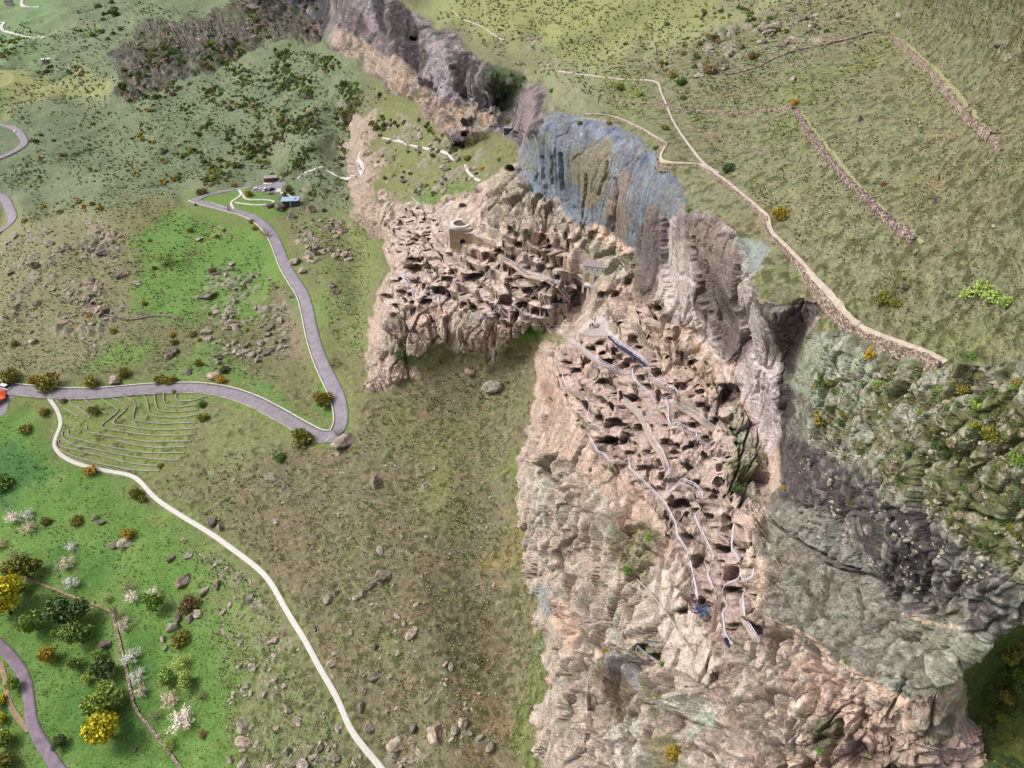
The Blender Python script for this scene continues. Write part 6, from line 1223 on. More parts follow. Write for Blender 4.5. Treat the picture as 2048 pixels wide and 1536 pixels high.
# -- along roads, terraces and hillside
for u, v, r_, kd, c_, lab in [(100,766,26,'bush','olive','large round olive bush above the road near the house'), (72,757,15,'bush','gold','yellow green bush by the road above the van'), (25,752,26,'bush','olive','olive bush behind the parked cars at the left edge'), (188,760,22,'bush','olive','dark olive bush beside the pale square boulder'), (250,745,16,'bush','olive','small olive bush right of the pale square boulder'),
 (320,758,17,'bush','olive','low olive bush above the road, left of a pair'), (340,758,17,'bush','olive','low olive bush above the road, right of a pair'), (443,757,13,'bush','gold','golden bush in front of a brown rock above the road'), (650,805,21,'tree','olive','tall olive bush inside the hairpin bend'), (606,874,27,'bush','olive','large olive bush on the lower outside of the hairpin'), (680,868,15,'twig','brown','brown twiggy bush in the throat of the hairpin'), (668,728,17,'twig','olive','thin olive bush on the cliffward side of the road'),
 (498,388,9,'bush','gold','upright golden bush beside the parked cars'), (406,384,13,'bush','brown','round brown bush where the service road leaves the hairpin road'), (470,370,9,'bush','gold','golden tree behind the service road'), (457,420,7,'twig','brown','small brown bush on the road edge under the lawn'), (503,443,7,'bush','gold','small golden bush at the road bend, upper'), (510,456,8,'bush','gold','small golden bush at the road bend, lower'), (534,470,12,'twig','brown','grey brown bush overhanging the road'), (565,348,8,'bush','lime','lime bush beside the dark red building'),
 (190,820,15,'bush','olive','orange olive bush growing on the garden terraces'), (407,834,12,'bush','olive','olive bush at the right end of the terraces, lower'), (405,808,10,'bush','fresh','green bush at the right end of the terraces, upper'), (350,783,6,'bush','olive','little olive bush at the road edge over the terraces'), (52,857,17,'bush','olive','orange olive bush on the slope left of the path'), (90,822,15,'bush','olive','olive bush between the house and the path'), (182,940,15,'bush','gold','golden bush on the lower edge of the concrete path'), (276,985,15,'bush','olive','olive bush below the path where it straightens'), (323,930,9,'bush','olive','small olive bush at the end of the lowest terraces'), (4,965,30,'bush','green','big green bush cut by the left edge'), (560,915,14,'bush','fresh','yellow green bush on the meadow below the hairpin'), (130,800,7,'bush','brown','small brown bush on the first terrace'),
 (331,522,19,'bloom','lime','pale blossoming tree alone in the bright meadow'), (228,660,9,'bush','gold','golden bush above a small stone on the dry slope'), (346,668,9,'bush','gold','golden green bush near two round boulders, upper'), (350,684,10,'bush','olive','olive bush near two round boulders, lower'), (388,668,10,'bush','olive','olive bush beside a round grey boulder'), (427,540,9,'bush','brown','brown bush in the bright meadow'), (181,632,8,'bush','gold','golden bush left of the ruined field wall'), (31,686,10,'bush','olive','small olive bush on the dry left slope'), (290,605,9,'bush','olive','olive bush in the meadow above the ruined wall'), (400,725,11,'bush','olive','olive bush on the green slope above the road'), (450,738,12,'bush','brown','brown bush just above the brown rock'),
 (1562,428,19,'bush','gold','round golden tree beside the bend of the brow trail'), (1646,532,15,'twig','olive','thin olive bush right of the brow trail'), (1744,712,18,'bush','gold','golden bush on bare stems above the lichened shoulder'), (1456,338,15,'bush','dark','dark green bush right of the rail path end'), (1278,188,11,'bush','lime','lime yellow bush inside the rail path corner'), (1240,176,11,'bush','olive','olive bush left of the lime yellow bush'), (1590,206,12,'bush','gold','golden bush at the corner of the long dark wall'), (1766,368,10,'bush','brown','narrow golden brown bush between the two long walls'), (1478,98,0,'bush','olive',''),
 (1330,256,10,'bush','olive','yellow olive bush beside the trail, left of the rail path'), (1312,296,7,'bush','fresh','bright green bush on the brow above the netting'), (1312,336,7,'bush','olive','small olive bush on the brow below the bright one'), (1362,165,14,'bush','dark','dark green bush on the slope above the rail path'), (1343,152,12,'bush','olive','yellow green bush on the slope above the rail path'), (1420,140,15,'bush','brown','brown bush beside the ragged dry stone wall'), (1508,112,14,'bush','brown','broad brown bush above the ragged dry stone wall'), (1366,196,10,'bush','dark','dark bush under the crossing dry stone wall'), (1455,76,0,'bush','olive',''),
 (1355,690,0,'bush','olive',''), (1270,220,0,'bush','fresh',''), (1378,420,8,'bush','fresh','fresh bush at the lip of the dark brown crag'), (1600,215,0,'bush','olive',''),
 (1935,588,20,'bush','lime','lime green shrub, leftmost of the big clump at right'), (1962,578,22,'bush','lime','lime green shrub, second from left in the big clump'), (1985,592,24,'bush','lime','lime green shrub, largest of the big clump'), (2010,605,22,'bush','lime','lime green shrub, rightmost of the big clump'),
 (1765,600,22,'bush','olive','dark low shrub left of the lime green clump'), (1795,606,16,'bush','olive','low shrub right beside the dark one on the hillside'), (1940,712,16,'bush','fresh','bright green bush above the lichened shoulder'),
 (962,268,16,'twig','olive','large bare olive tree right of the far caves'), (948,285,16,'twig','olive','second bare olive tree below the larger one at the far caves'), (935,318,10,'bush','olive','olive bush on the far path'), (1000,320,6,'bush','fresh','emerald bush in the rocks by the netted cliff'), (965,338,8,'bush','gold','orange bush at the end of the far path'), (1015,245,8,'bush','olive','yellow bush above the dark hut'),
 (1104,180,7,'bush','fresh','fresh bush above the netted cliff head'), (1160,246,7,'bush','fresh','green bush on top of the blue netting'), (1218,246,8,'bush','olive','olive bush at the trail start on the netting'),
 (1640,838,20,'bush','gold','golden bush on the edge of the gully'), (1690,800,26,'twig','bare','bare brown tree on the lichened shoulder'), (1850,836,32,'twig','brown','large bare brown tree on the right shoulder'), (1935,905,30,'twig','bare','large bare grey tree on the right shoulder'), (1960,775,30,'twig','brown','bare brown thicket at the head of the right shoulder'), (1800,950,22,'twig','brown','bare brown bush above the black rocks'), (1985,870,24,'bush','olive','dense green bush at the right edge'), (1700,1000,16,'bush','brown','brown bush in the dark crevice'), (1775,1240,0,'bush','olive',''),
 (1630,770,8,'bush','gold','small golden bush on the pale ribs'), (1570,975,8,'bush','gold','tiny golden bush on the edge of the slab'), (1400,1330,0,'bush','olive',''), (1340,1500,20,'bush','gold','golden moss shrub in the lower rocks'), (1335,1535,16,'bush','fresh','green shrub at the bottom edge of the rocks'), (1210,1300,10,'bush','gold','orange moss shrub on the grey rocks'), (1320,1330,10,'bush','fresh','green tuft in the rock gully'), (1490,955,14,'bush','dark','dark green shrub under the overhang'), (1690,1320,9,'bush','fresh','green shrub under the long slab'), (1640,1500,10,'bush','fresh','narrow green shrub in the lowest rocks'),
 (1065,662,14,'bush','fresh','bright green shrub at the foot of the middle caves'), (800,708,14,'bush','dark','dark green shrub at the foot of the left pillar'), (1160,797,7,'bush','fresh','green tuft high on the pink face'), (1163,852,6,'bush','fresh','green tuft lower on the pink face'), (1270,1060,12,'bush','olive','olive shrub on the flank of the near ridge'), (1300,1075,12,'bush','fresh','green shrub on the flank of the near ridge'), (1260,1140,12,'bush','fresh','green shrub below the pink flank'), (1180,940,6,'bush','fresh','green tuft under the flat pink ledge'), (1222,938,7,'bush','fresh','tiny tuft at the edge of the flat pink ledge')]:
    if r_ > 0: plant(u, v, r_, kd, c_, lab, 'tree' if kd in ('tree', 'bloom', 'twig') and r_ > 15 else 'bush', {'bush': 'bush', 'tree': 'broadleaf_tree', 'twig': 'bare_tree', 'bloom': 'blossoming_tree'}[kd])
# -- scattered
def in_poly(poly, n, r, minpx=6):
    p = np.array(poly, float); lo, hi = p.min(0), p.max(0); out = []
    while len(out) < n:
        c = r.uniform(lo, hi); ins = False
        for i in range(len(p)):
            x1, y1 = p[i]; x2, y2 = p[(i + 1) % len(p)]
            if (y1 <= c[1] < y2) or (y2 <= c[1] < y1):
                if c[0] > x1 + (c[1] - y1) * (x2 - x1) / (y2 - y1): ins = not ins
        if ins: out.append(c)
    return np.array(out)
ROADBLK = [np.array(L, float)[:, :2] for L in (ROAD, PATH)] + [np.array(TR2, float), np.array([(720,305),(728,341),(700,357),(648,338)], float)]
def near_road(c):
    for L in ROADBLK:
        for a, b_ in zip(L[:-1], L[1:]):
            ab = b_ - a; t = np.clip(((c - a) @ ab) / (ab @ ab), 0, 1)
            if np.linalg.norm(c - a - t * ab) < (20 if L is ROADBLK[0] else 12): return True
    return False
sr = np.random.RandomState(99)
def stuff_cloud(name, pts, rpx, kinds, mats, ):
    pass
SCP, SCR = [], []
def scatter_plants(poly, n, rlo, rhi, cols, label, group, kind='tiny', clump=.5, name='bush'):
    pts = in_poly(poly, n * 3, sr); dn = vnoise(np.c_[pts / 45, np.zeros(len(pts))], 200) + sr.uniform(-.5, .5, len(pts)) * (1 - clump)
    pts = pts[np.argsort(-dn)[:n]]
    for c in pts:
        if near_road(c): continue
        col = cols[sr.randint(len(cols))]; SCP.append((sr.uniform(rlo, rhi) * (1.5 if sr.rand() < .12 else 1), c[0], c[1], kind, col, label % {'dark': 'dark green', 'green': 'mid green', 'olive': 'olive', 'gold': 'golden', 'brown': 'brown', 'fresh': 'fresh green', 'lime': 'lime green', 'bare': 'bare grey'}[col], name, group % {'dark': 'dark green', 'green': 'mid green', 'olive': 'olive', 'gold': 'golden', 'brown': 'brown', 'fresh': 'fresh green', 'lime': 'lime green', 'bare': 'bare grey'}[col]))
scatter_plants([(500,90),(660,110),(780,200),(700,240),(690,330),(620,340),(400,380),(300,340),(440,220),(330,240),(400,170)], 1100, 2.2, 6.5, ['dark','dark','dark','green','olive','bare'], 'small %s bush below the far cliff', '%s bushes on the slope below the far cliff')
scatter_plants([(60,260),(300,180),(400,250),(420,330),(300,380),(80,400),(40,330)], 90, 2, 5.5, ['dark','olive','gold','bare'], 'tiny %s bush on the far left slope', '%s bushes on the far left slope')
scatter_plants([(220,240),(330,380),(520,350),(500,320),(400,330),(280,260)], 22, 5, 8, ['gold','olive','dark'], '%s bush on the slope behind the meadow knoll', '%s bushes behind the meadow knoll')
scatter_plants([(100,380),(240,420),(380,385),(380,398),(240,405),(40,445)], 9, 6, 9, ['gold','olive'], '%s bush along the far edge of the rocky knoll', '%s bushes along the knoll edge')
scatter_plants([(1250,60),(1450,10),(1700,60),(1500,90),(1350,160),(1250,130)], 60, 4, 8, ['olive','dark','dark','brown'], 'small %s bush on the upper hillside rocks', '%s bushes on the upper hillside rocks', kind='tiny')
scatter_plants([(850,20),(1250,0),(1240,120),(1080,100),(960,90)], 10, 3, 5, ['dark','olive'], 'lone small %s bush on the pale upper slope', '%s bushes on the pale upper slope')
scatter_plants([(740,230),(860,240),(920,300),(960,360),(850,400),(760,380),(745,300)], 60, 3, 8, ['olive','dark','dark'], 'small %s bush on the rocky knoll before the far caves', '%s bushes on the knoll before the far caves')
scatter_plants([(1640,740),(1800,740),(2048,740),(2048,1180),(1900,1050),(1700,920),(1600,860)], 110, 5, 15, ['olive','dark','dark','green','bare'], '%s shrub between rocks of the right shoulder', '%s shrubs on the lichened shoulder', kind='bush')
scatter_plants([(1945,1360),(1990,1290),(2048,1260),(2048,1536),(1960,1536)], 22, 12, 24, ['dark','fresh','olive'], '%s shrub in the hollow at bottom right', '%s shrubs in the bottom right hollow', kind='bush')
scatter_plants([(130,40),(260,40),(350,60),(250,90),(140,60)], 14, 5, 10, ['dark','green'], '%s tree like bush on the far top left ridge', '%s bushes on the far top left ridge')
scatter_plants([(0,80),(60,70),(100,100),(60,110),(0,115)], 16, 3, 7, ['dark','green','olive'], '%s bush by the far lane at top left', '%s bushes by the far lane')
scatter_plants([(45,140),(90,125),(170,135),(165,150),(100,150)], 16, 4, 8, ['dark','bare'], '%s bush in the dark thicket on the far slope', '%s bushes in the far slope thicket')
scatter_plants([(190,5),(260,10),(265,30),(200,45)], 10, 6, 10, ['dark'], '%s bush in the shady wood at the top left', '%s bushes in the top left wood')
scatter_plants([(240,110),(330,60),(450,70),(500,20),(640,10),(650,90),(520,90),(330,200),(240,200)], 220, 3, 9, ['dark','dark','green','brown','bare'], '%s bush clinging to the dark rock outcrop', '%s bushes on the dark outcrop')
scatter_plants([(300,430),(560,480),(560,780),(400,760),(300,600)], 14, 4, 8, ['olive','gold','brown'], 'small %s bush among the meadow boulders', '%s bushes among the meadow boulders', kind='bush')
scatter_plants([(990,140),(1055,150),(1040,230),(1005,220)], 14, 4, 8, ['dark','fresh'], '%s bush filling the shady gorge', '%s bushes in the shady gorge')
scatter_plants([(560,370),(700,380),(690,430),(600,470)], 10, 5, 8, ['olive','dark'], 'small %s bush right of the pavilion', '%s bushes right of the pavilion', kind='bush')

# boulders
def boulder_mesh(seed):
    bm = bmesh.new(); bmesh.ops.create_icosphere(bm, subdivisions=4, radius=1.0); co = np.array([v.co for v in bm.verts])
    r = np.random.RandomState(seed); pl = rand_dirs(11, r); h = r.uniform(.55, .95, 11); rad = np.ones(len(co)) * 1.05
    for n_, hh in zip(pl, h):
        dd = co @ n_; rad = np.where(dd > .05, np.minimum(rad, hh / np.maximum(dd, .05)), rad)
    q = co * rad[:, None]; q *= 1 + .09 * fbm(q + seed * 9.1, .7, 3, seed)[:, None]; q *= np.array([1, r.uniform(.65, .9), r.uniform(.55, .8)])
    for v, c in zip(bm.verts, q): v.co = c
    me = bpy.data.meshes.new('boulder'); bm.to_mesh(me); bm.free(); return me
BM = {}
for mk in ('boulder', 'boulder_pink', 'boulder_dark'):
    for s in range(5):
        me = boulder_mesh(s + 11); me.materials.append(MT[mk]); BM[mk, s] = me
def boulder(u, v, rpx, mk, label, group=None, elong=1.0, rz=None, tilt=.2, name='boulder', g=None, hs=1.0):
    g = G1(u, v + rpx * .3) if g is None else g; d = g[1] * CP - (g[2] - CAMZ) * SP; R_ = rpx * d / FL
    o = link_mesh(name, BM[mk, sr.randint(5)]); o.location = (g[0], g[1], g[2] + .18 * R_); o.rotation_euler = (sr.uniform(-tilt, tilt), sr.uniform(-tilt, tilt), sr.uniform(0, 6.28) if rz is None else rz)
    o.scale = (R_ * elong, R_, R_ * hs); return tag(o, label, 'boulder' if rpx > 6 else 'stone', group)
Z8 = lambda x, y: (450 + x / 2.415, 900 + y / 2.415)
BL = [(*Z8(760,600),17,'boulder','largest pale boulder on the brown slope, top of a slanting row'), (*Z8(670,688),11,'boulder','upright grey boulder in the slanting row'), (*Z8(712,652),9,'boulder_dark','dark rounded boulder in the slanting row'), (*Z8(635,712),8,'boulder','lowest small boulder of the slanting row'), (*Z8(535,685),7,'boulder_dark','upper stone of the lone pair on the brown slope'), (*Z8(500,718),10,'boulder','lower stone of the lone pair on the brown slope'),
 (*Z8(725,150),14,'boulder_pink','tall pointed boulder high on the brown slope'), (*Z8(225,130),10,'boulder','oval grey boulder below the yellow green bush'), (*Z8(295,170),6,'boulder','narrow upright stone right of the oval boulder'), (*Z8(245,340),7,'boulder','small grey boulder on the dry patch by the path'), (*Z8(900,890),9,'boulder','tall slim boulder in the lower middle slope'), (*Z8(865,832),7,'boulder','pale stone above the slim boulder'), (*Z8(925,745),6,'boulder','small pale stone higher up the slope'), (*Z8(720,1088),10,'boulder_dark','dark jagged boulder on the lower slope'),
 (*Z8(1020,1360),21,'boulder_pink','largest pinkish boulder near the bottom of the slope'), (*Z8(1110,1348),10,'boulder','boulder wedged between two larger ones at the bottom'), (*Z8(1150,1312),13,'boulder','tilted pale slab right of the largest pinkish boulder'), (*Z8(910,1335),11,'boulder_dark','grey block left of the largest pinkish boulder'), (*Z8(1282,1432),10,'boulder','pale boulder alone at the lower right of the slope'), (*Z8(700,1335),10,'boulder','rough boulder right of the concrete path'), (*Z8(830,1420),15,'boulder','flat lichened rock low on the slope'), (*Z8(350,1305),10,'boulder','grey boulder left of the path near the bottom'), (*Z8(307,1250),8,'boulder','small grey boulder above it, left of the path'), (*Z8(435,860),6,'boulder_dark','dark stone right beside the path bend'), (*Z8(720,945),8,'boulder_dark','speckled dark boulder in the lower middle'), (*Z8(655,1240),9,'boulder','flat greenish rock by the path'), (*Z8(672,1157),8,'boulder_pink','flat pink rock right of the path'), (*Z8(518,1028),8,'boulder','boulder just right of the path middle'), (*Z8(750,480),7,'boulder','pale flat stone high on the brown slope'),
 (*Z8(80,1325),12,'boulder','upper of three boulders by the golden shrub'), (*Z8(90,1400),12,'boulder_pink','middle of three boulders by the golden shrub'), (*Z8(95,1508),12,'boulder','lowest of three boulders, at the bottom edge'), (*Z8(30,1487),9,'boulder','boulder left of the lowest of three'), (*Z8(380,1512),11,'boulder','wide boulder at the bottom edge left of the path'), (*Z8(425,1480),9,'boulder','boulder in the cluster left of the path end'), (*Z8(460,1430),9,'boulder','upper boulder in the cluster left of the path end'), (*Z8(538,1482),9,'boulder','boulder nearest the path end'), (*Z8(300,1452),9,'boulder','pale boulder left of the lower cluster'), (*Z8(550,1340),7,'boulder','small boulder touching the path low down'), (*Z8(850,1512),8,'boulder','boulder right of the path at the bottom edge'), (*Z8(125,712),7,'boulder','grey stone left of the path middle'), (*Z8(968,170),7,'boulder','low pale stone under a pair of small ones'), (*Z8(1015,85),6,'boulder','small white stone, right one of a high pair'), (*Z8(945,120),6,'boulder','small white stone, left one of a high pair'), (*Z8(45,145),4,'boulder','small white stone on the green edge'),
 (*z3(527,152),7,'boulder','grey stone in the upper orchard, left of two'), (*z3(562,176),6,'boulder_dark','grey stone in the upper orchard, right of two'), (*z3(1170,172),10,'boulder_dark','dark round boulder right of the path, touching a lighter one'), (*z3(1215,203),9,'boulder','lighter boulder right of the path, touching a dark one'), (*z3(690,290),12,'boulder','split pale boulder under the golden olive bush'), (*z3(630,305),8,'boulder_dark','smaller dark boulder left of the split one'), (*z3(1012,492),15,'boulder_pink','large pink grey boulder in the upper right of the orchard'), (*z3(1040,362),7,'boulder','pointed pale stone above the large pink grey boulder'), (*z3(945,372),7,'boulder_dark','dark flat stone left of the pointed one'), (*z3(1130,550),8,'boulder','boulder left of a wide one in the orchard edge'), (*z3(1200,522),9,'boulder','wide boulder at the orchard edge'), (*z3(1095,682),10,'boulder','right boulder of the row under the brown gold bush'), (*z3(1052,704),10,'boulder','middle boulder of the row under the brown gold bush'), (*z3(985,703),9,'boulder_dark','left boulder of the row under the brown gold bush'), (*z3(955,752),12,'boulder','big pale smooth boulder left of the olive bush'), (*z3(905,818),7,'boulder','pale stone below the big smooth boulder'), (*z3(915,872),5,'boulder','small stone lowest under the smooth boulder'), (*z3(583,850),12,'boulder_dark','long brown log shaped rock in the orchard'), (*z3(1385,600),7,'boulder','white stone right of the orchard boulders'), (*z3(1330,842),6,'boulder','white stone on the green slope above the blossom trees'), (*z3(880,1352),5,'boulder','small grey stone by the lower field wall'), (*z3(750,1437),4,'boulder_dark','tiny blue grey stone near the bottom edge'),
 (230,760,12,'boulder','pale square boulder standing beside the road'), (340,711,9,'boulder_dark','left of two round boulders on the green slope'), (351,701,9,'boulder_dark','right of two round boulders on the green slope'), (413,662,9,'boulder','round grey boulder in the green slope'), (378,742,7,'boulder_dark','speckled dark stone above the road'), (427,751,12,'boulder_pink','brown rock behind a golden bush above the road'), (479,707,7,'boulder','pale stone in the boulder field above the road'), (273,566,8,'boulder','grey boulder on the rocky knoll near the meadow'), (72,531,8,'boulder_dark','dark boulder left on the rocky knoll'), (412,592,11,'boulder_dark','dark boulder at the meadow edge with a bright chip'), (182,647,5,'boulder','small white stone below a golden bush'), (65,681,8,'boulder_pink','reddish stone on the dry left slope'), (400,477,7,'boulder','flat white stone in the bright meadow'), (586,590,6,'boulder','pale round stone at the inner road edge'), (665,570,10,'boulder_dark','dark boulder on the slope right of the road'), (673,582,9,'boulder_pink','pink rock below the dark one right of the road'), (605,541,9,'boulder','flat boulder right of the road bend'), (590,523,11,'boulder','wide pale boulder right of the road bend'),
 (985,773,15,'boulder','pale round boulder alone on the saddle slope'), (940,742,9,'boulder_pink','pink slab on the saddle slope under the caves'), (540,410,9,'boulder_dark','dark boulder under the left corner of the pavilion'), (560,413,11,'boulder_dark','dark boulder under the pavilion'), (585,431,10,'boulder','grey boulder below the pavilion'), (622,420,11,'boulder_pink','pinkish crag right of the pavilion'),
 (1584,158,7,'boulder','lone dark sided boulder on the upper hillside'), (1718,237,8,'boulder_dark','lone grey boulder between the long walls'), (2017,115,8,'boulder','grey boulder near the right edge, upper hillside'), (1997,90,7,'boulder_dark','left of two dark boulders at the top right'), (2012,92,6,'boulder_dark','right of two dark boulders at the top right'), (1800,30,9,'boulder','white boulder above the corner of the top right wall'), (1832,503,6,'boulder','white stone below the end of the long dark wall'), (1875,400,9,'boulder_dark','dark flat rock on the right hillside'), (1812,573,9,'boulder_dark','dark rock above the low shrubs'), (1713,571,5,'boulder','pale stone right of the brow trail'), (1987,452,6,'boulder','white stone at the right edge of the hillside'), (1875,333,4,'boulder','small pale stone in the middle of the right hillside'), (1612,678,5,'boulder_pink','orange topped stone on the pale ribs'), (1536,54,7,'boulder','white boulder, left of a pair near the top'), (1552,48,7,'boulder','white boulder, right of a pair near the top'), (1540,62,6,'boulder','white block below a pair near the top'), (1618,62,8,'boulder_dark','dark boulder near the ragged wall'), (1958,120,0,'boulder','')]
for u, v, r_, mk, lab in BL:
    if r_ > 0: boulder(u, v, r_ * 1.22, mk, lab, elong=sr.uniform(1.0, 1.3), tilt=.3, hs=sr.uniform(.9, 1.3))
o = boulder(690, 882, 22, 'boulder', 'largest grey boulder, leaning over the outer edge of the hairpin bend', elong=1.35, rz=.9, hs=1.15); o = boulder(676, 905, 10, 'boulder_pink', 'pink broken foot below the largest boulder at the hairpin')
def scatter_rocks(poly, n, lo, hi, mks, label, group, clump=.6, **k):
    pts = in_poly(poly, n * 3, sr); dn = vnoise(np.c_[pts / 40, np.zeros(len(pts)) + 3], 201) + sr.uniform(-.5, .5, len(pts)) * (1 - clump); pts = pts[np.argsort(-dn)[:n]]
    for c in pts:
        if near_road(c): continue
        mk = mks[sr.randint(len(mks))]; w = {'boulder': 'grey', 'boulder_pink': 'pinkish', 'boulder_dark': 'dark'}[mk]
        SCR.append((lo + (hi - lo) * sr.rand() ** 2.2, c[0], c[1], mk, label % w, group % w))
scatter_rocks([(480,1100),(560,1190),(660,1340),(760,1536),(480,1536),(420,1400),(430,1200)], 200, 1.5, 8, ['boulder','boulder','boulder_pink'], 'small %s stone left of the lower path', '%s stones left of the lower path')
scatter_rocks([(620,1200),(760,1180),(960,1380),(1000,1536),(800,1536),(700,1400)], 130, 1.3, 8, ['boulder','boulder','boulder_pink'], 'small %s stone right of the lower path', '%s stones right of the lower path')
scatter_rocks([(540,900),(1000,880),(1020,1200),(760,1200),(560,1080)], 110, 1.2, 5, ['boulder'], 'small pale %s stone on the middle of the brown slope', 'pale %s stones on the brown slope')
scatter_rocks([(590,440),(700,430),(700,540),(640,560),(600,500)], 120, 2, 10, ['boulder','boulder_dark','boulder_pink'], '%s rock in the boulder field right of the road', '%s rocks right of the road')
scatter_rocks([(400,500),(560,560),(600,640),(590,700),(480,760),(400,700),(440,600)], 170, 2, 9, ['boulder','boulder','boulder_dark'], '%s rock in the boulder field left of the road', '%s rocks left of the road')
scatter_rocks([(0,470),(200,430),(300,450),(240,600),(180,700),(20,660)], 170, 2, 11, ['boulder','boulder_pink','boulder_dark'], '%s crag among the rocks of the left knoll', '%s rocks on the left knoll')
scatter_rocks([(340,1040),(420,1100),(480,1160),(440,1200),(400,1130)], 18, 2, 5, ['boulder','boulder_pink'], 'tiny %s stone in the rubble below the path', 'tiny %s stones below the path')
scatter_rocks([(1380,100),(1500,30),(1690,0),(1700,40),(1560,100),(1400,160)], 130, 2, 9, ['boulder','boulder_dark'], '%s rock in the rocky band of the upper hillside', '%s rocks in the upper hillside band')
scatter_rocks([(1560,60),(1780,80),(2040,100),(2040,600),(1850,560),(1560,300)], 90, 1.2, 5, ['boulder','boulder_dark'], 'scattered %s stone on the wide right hillside', 'scattered %s stones on the right hillside', clump=.1)
scatter_rocks([(750,240),(860,250),(930,300),(960,350),(860,400),(770,370)], 120, 2, 9, ['boulder','boulder','boulder_dark'], '%s rock on the knoll before the far caves', '%s rocks on the knoll before the far caves')
scatter_rocks([(640,220),(760,230),(700,320),(560,420),(480,330)], 90, 2, 7, ['boulder','boulder_dark'], '%s rock on the bushy slope above the car park', '%s rocks on the slope above the car park')
scatter_rocks([(1600,860),(1780,930),(2000,1120),(1960,1230),(1740,1130),(1600,1060)], 260, 2, 8, ['boulder'], 'knobbly %s stone stuck in the dark rock at right', '%s lichened stones in the dark rock')
scatter_rocks([(1640,760),(1800,740),(2048,760),(2048,1100),(1850,1000),(1640,860)], 150, 3, 10, ['boulder'], '%s lichened stone in the grass of the right shoulder', '%s lichened stones in the shoulder grass')
scatter_rocks([(240,110),(330,60),(500,20),(640,10),(650,90),(520,90),(330,200),(240,200)], 60, 3, 8, ['boulder_dark','boulder_pink'], '%s block on the dark outcrop', '%s blocks on the dark outcrop')
SCP.sort(key=lambda t: -t[0]); SCR.sort(key=lambda t: -t[0])
NB = sum(1 for o in COL.objects if o.get('category') == 'bush'); NS = sum(1 for o in COL.objects if o.get('category') in ('boulder', 'stone'))
for r_, u, v, kd, col, lab, nm, grp in SCP[:292 - NB]: plant(u, v, r_, kd, col, lab, 'bush', nm, grp)
for r_, u, v, mk, lab, grp in SCR[:296 - NS]: boulder(u, v, r_, mk, lab, grp, elong=sr.uniform(.9, 1.5), tilt=.4, name='boulder', hs=sr.uniform(.8, 1.2))
def as_stuff(name, items, get):
    by = {}
    for it in items:
        v, q, mt, M4 = get(it); by.setdefault(mt.name, (mt, []))[1].append((v @ M4[:3, :3].T + M4[:3, 3], q))
    vs, qs_, mi, mats, o_ = [], [], [], [], 0
    for k, (mt, ps_) in enumerate(by.values()):
        mats.append(mt)
        for v, q in ps_: vs.append(v); qs_.append(q + o_); mi.append(np.full(len(q), k)); o_ += len(v)
    me = np_mesh(name, np.concatenate(vs), np.concatenate(qs_), smooth=False)
    for m in mats: me.materials.append(m)
    me.polygons.foreach_set('material_index', np.concatenate(mi).astype(np.int32)); return tag(link_mesh(name, me), kind='stuff')
def placeM(u, v, r_, dz, sx=1, sz=1):
    g = G1(u, v + r_ * .3); d_ = g[1] * CP - (g[2] - CAMZ) * SP; R_ = r_ * d_ / FL; a = sr.uniform(0, 6.28); ca, sa = math.cos(a), math.sin(a)
    return np.array([[ca * R_ * sx, -sa * R_, 0, g[0]], [sa * R_ * sx, ca * R_, 0, g[1]], [0, 0, R_ * sz, g[2] + dz * R_]])
as_stuff('undergrowth', SCP[292 - NB:], lambda t: (*PROTO['tiny%d' % sr.randint(5)][:2], LEAF[t[4]], placeM(t[1], t[2], t[0], -.12)))
# tufts of coarse grass and low scrub, far too many to count
def tufts(name, poly, n, lo, hi, cols):
    pts = in_poly(poly, n, sr); 
    dn = fbm(np.c_[pts / 70, np.zeros(len(pts)) + 7], 1.0, 3, 210) + sr.uniform(-.25, .25, len(pts)); pts = pts[dn > -.08]
    iu = np.clip(np.searchsorted(US, pts[:, 0]), 0, NU - 1); iv = np.clip(np.searchsorted(VS, pts[:, 1]), 0, NV - 1); k_ = iv * NU + iu
    pts = pts[((ROCK[k_] < .3) | (name == 'shoulder_scrub')) & (FLATM[k_] > .85)]; g = ground(pts[:, 0], pts[:, 1]); n = len(g); d_ = g[:, 1] * CP - (g[:, 2] - CAMZ) * SP; R_ = sr.uniform(lo, hi, n) * d_ / FL
    m = 7; a = sr.uniform(0, 6.28, (n, m)); t = np.stack([np.cos(a), np.sin(a), sr.uniform(.5, 1.3, (n, m))], -1) * R_[:, None, None]; s_ = np.stack([-np.sin(a), np.cos(a), 0 * a], -1) * R_[:, None, None] * .38
    b0 = g[:, None] - [0, 0, .05]; V_ = np.stack([b0 - s_, b0 + s_, b0 + t + s_ * .8, b0 + t - s_ * .8], 2).reshape(-1, 3); Q_ = np.arange(len(V_)).reshape(-1, 4)
    me = np_mesh(name, V_, Q_, smooth=False)
    for c_ in cols: me.materials.append(LEAF[c_])
    me.polygons.foreach_set('material_index', np.repeat(sr.randint(len(cols), size=n), m).astype(np.int32)); tag(link_mesh(name, me), kind='stuff')
tufts('hillside_scrub', [(1030,130),(860,30),(900,-5),(2060,-5),(2060,720),(1900,710),(1720,640),(1560,470),(1400,320),(1200,200)], 20000, 1.3, 3.2, ['dark', 'olive', 'bare', 'straw', 'dark'])
tufts('far_scrub', [(500,90),(660,110),(780,200),(700,240),(700,430),(560,380),(400,390),(-5,450),(-5,60),(230,-5),(440,30),(480,100)], 11000, .9, 2.8, ['dark', 'green', 'dark', 'bare'])
tufts('slope_scrub', [(330,960),(480,900),(690,900),(760,800),(950,730),(1090,700),(1040,900),(1080,1150),(1090,1540),(480,1540),(400,1200)], 13000, 1.2, 2.8, ['bare', 'straw', 'brown', 'dark'])
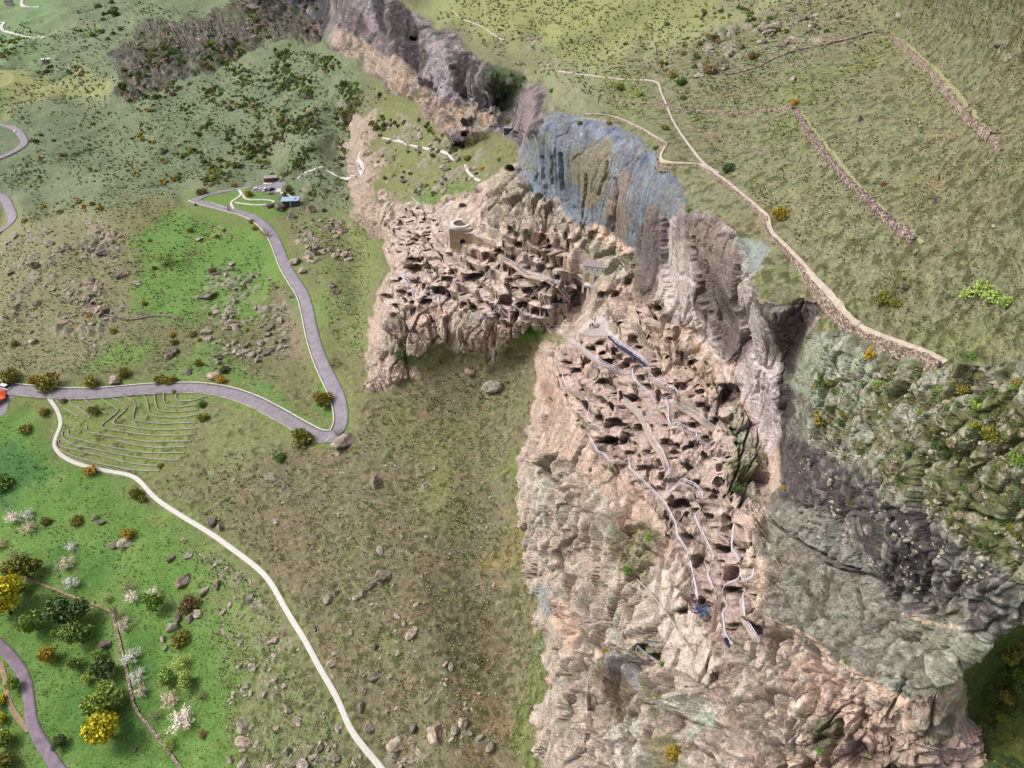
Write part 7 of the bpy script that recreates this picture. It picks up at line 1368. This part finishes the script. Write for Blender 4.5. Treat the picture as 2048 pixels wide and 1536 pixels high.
tufts('knoll_scrub', [(0,430),(380,400),(600,420),(740,460),(740,760),(600,600),(560,760),(0,760)], 10000, 1.0, 2.4, ['dark', 'bare', 'straw', 'green'])
tufts('meadow_grass', [(0,830),(110,900),(300,980),(480,1120),(560,1300),(560,1540),(0,1540)], 6000, 1.0, 2.2, ['green', 'fresh', 'dark', 'fresh'])
tufts('shoulder_scrub', [(1640,700),(1900,740),(2060,740),(2060,1180),(1850,1040),(1640,900)], 2500, 1.5, 5, ['dark', 'olive', 'straw', 'bare'])
RP = []
for s in range(4):
    bm = bmesh.new(); bmesh.ops.create_icosphere(bm, subdivisions=2, radius=1.0); co = np.array([v.co for v in bm.verts]); fc_ = np.array([[v.index for v in f.verts] for f in bm.faces]); bm.free()
    r = np.random.RandomState(s + 70); rad = np.ones(len(co))
    for n_, hh in zip(rand_dirs(9, r), r.uniform(.5, .9, 9)):
        dd = co @ n_; rad = np.where(dd > .05, np.minimum(rad, hh / np.maximum(dd, .05)), rad)
    RP.append((co * rad[:, None] * [1, .8, .7], fc_))
as_stuff('scree', SCR[296 - NS:], lambda t: (*RP[sr.randint(4)], MT[t[3]], placeM(t[1], t[2], t[0], .15, sr.uniform(.9, 1.5), sr.uniform(.7, 1.1))))
ORD = ['leftmost', 'second from left', 'third from left', 'fourth from left', 'fifth from left', 'sixth from left', 'seventh from left', 'eighth from left', 'ninth from left', 'tenth from left', 'eleventh from left', 'twelfth from left']
bl = {}
for o in COL.objects:
    if o.parent is None and o.get('group') and o.get('category') in ('bush', 'boulder', 'stone'): bl.setdefault(o['label'], []).append(o)
for lab, os_ in bl.items():
    if len(os_) < 2: continue
    uvs = [project(np.array(o.location)) for o in os_]; nb = 1 if len(os_) <= 9 else (2 if len(os_) <= 16 else (3 if len(os_) <= 27 else 4)); bands = {1: [''], 2: ['upper', 'lower'], 3: ['upper', 'middle', 'lower'], 4: ['top', 'upper', 'lower', 'bottom']}[nb]
    order = sorted(range(len(os_)), key=lambda i: uvs[i][1]); per = math.ceil(len(order) / nb)
    for bi in range(nb):
        row = sorted(order[bi * per:(bi + 1) * per], key=lambda i: uvs[i][0])
        for k, i in enumerate(row): os_[i]['label'] = lab + (', ' + ORD[min(k, 11)] if nb == 1 else ', %s, %s row' % (ORD[min(k, 11)], bands[bi]))
print('counts', len(SCP), len(SCR), NB, NS); print('plants', time.time() - T0)
# ------------------------------------------------------------------ low country beyond the surveyed land, out to the horizon
gx = np.linspace(-9000, 9000, 61); GX, GY = np.meshgrid(gx, gx); gp = np.stack([GX.ravel(), GY.ravel() + 1500, np.zeros(GX.size)], -1); gp[:, 2] = CAMZ - 300 + 14 * vnoise(gp / 900, 500)
ii = np.arange(61 * 61).reshape(61, 61); gq = np.stack([ii[:-1, :-1], ii[:-1, 1:], ii[1:, 1:], ii[1:, :-1]], -1).reshape(-1, 4)
tag(link_mesh('distant_ground', np_mesh('distant_ground', gp, gq, np.tile(lin((112, 128, 92)) * KA, (len(gp), 1))), None, M_TURF), kind='structure')
print('done', time.time() - T0)
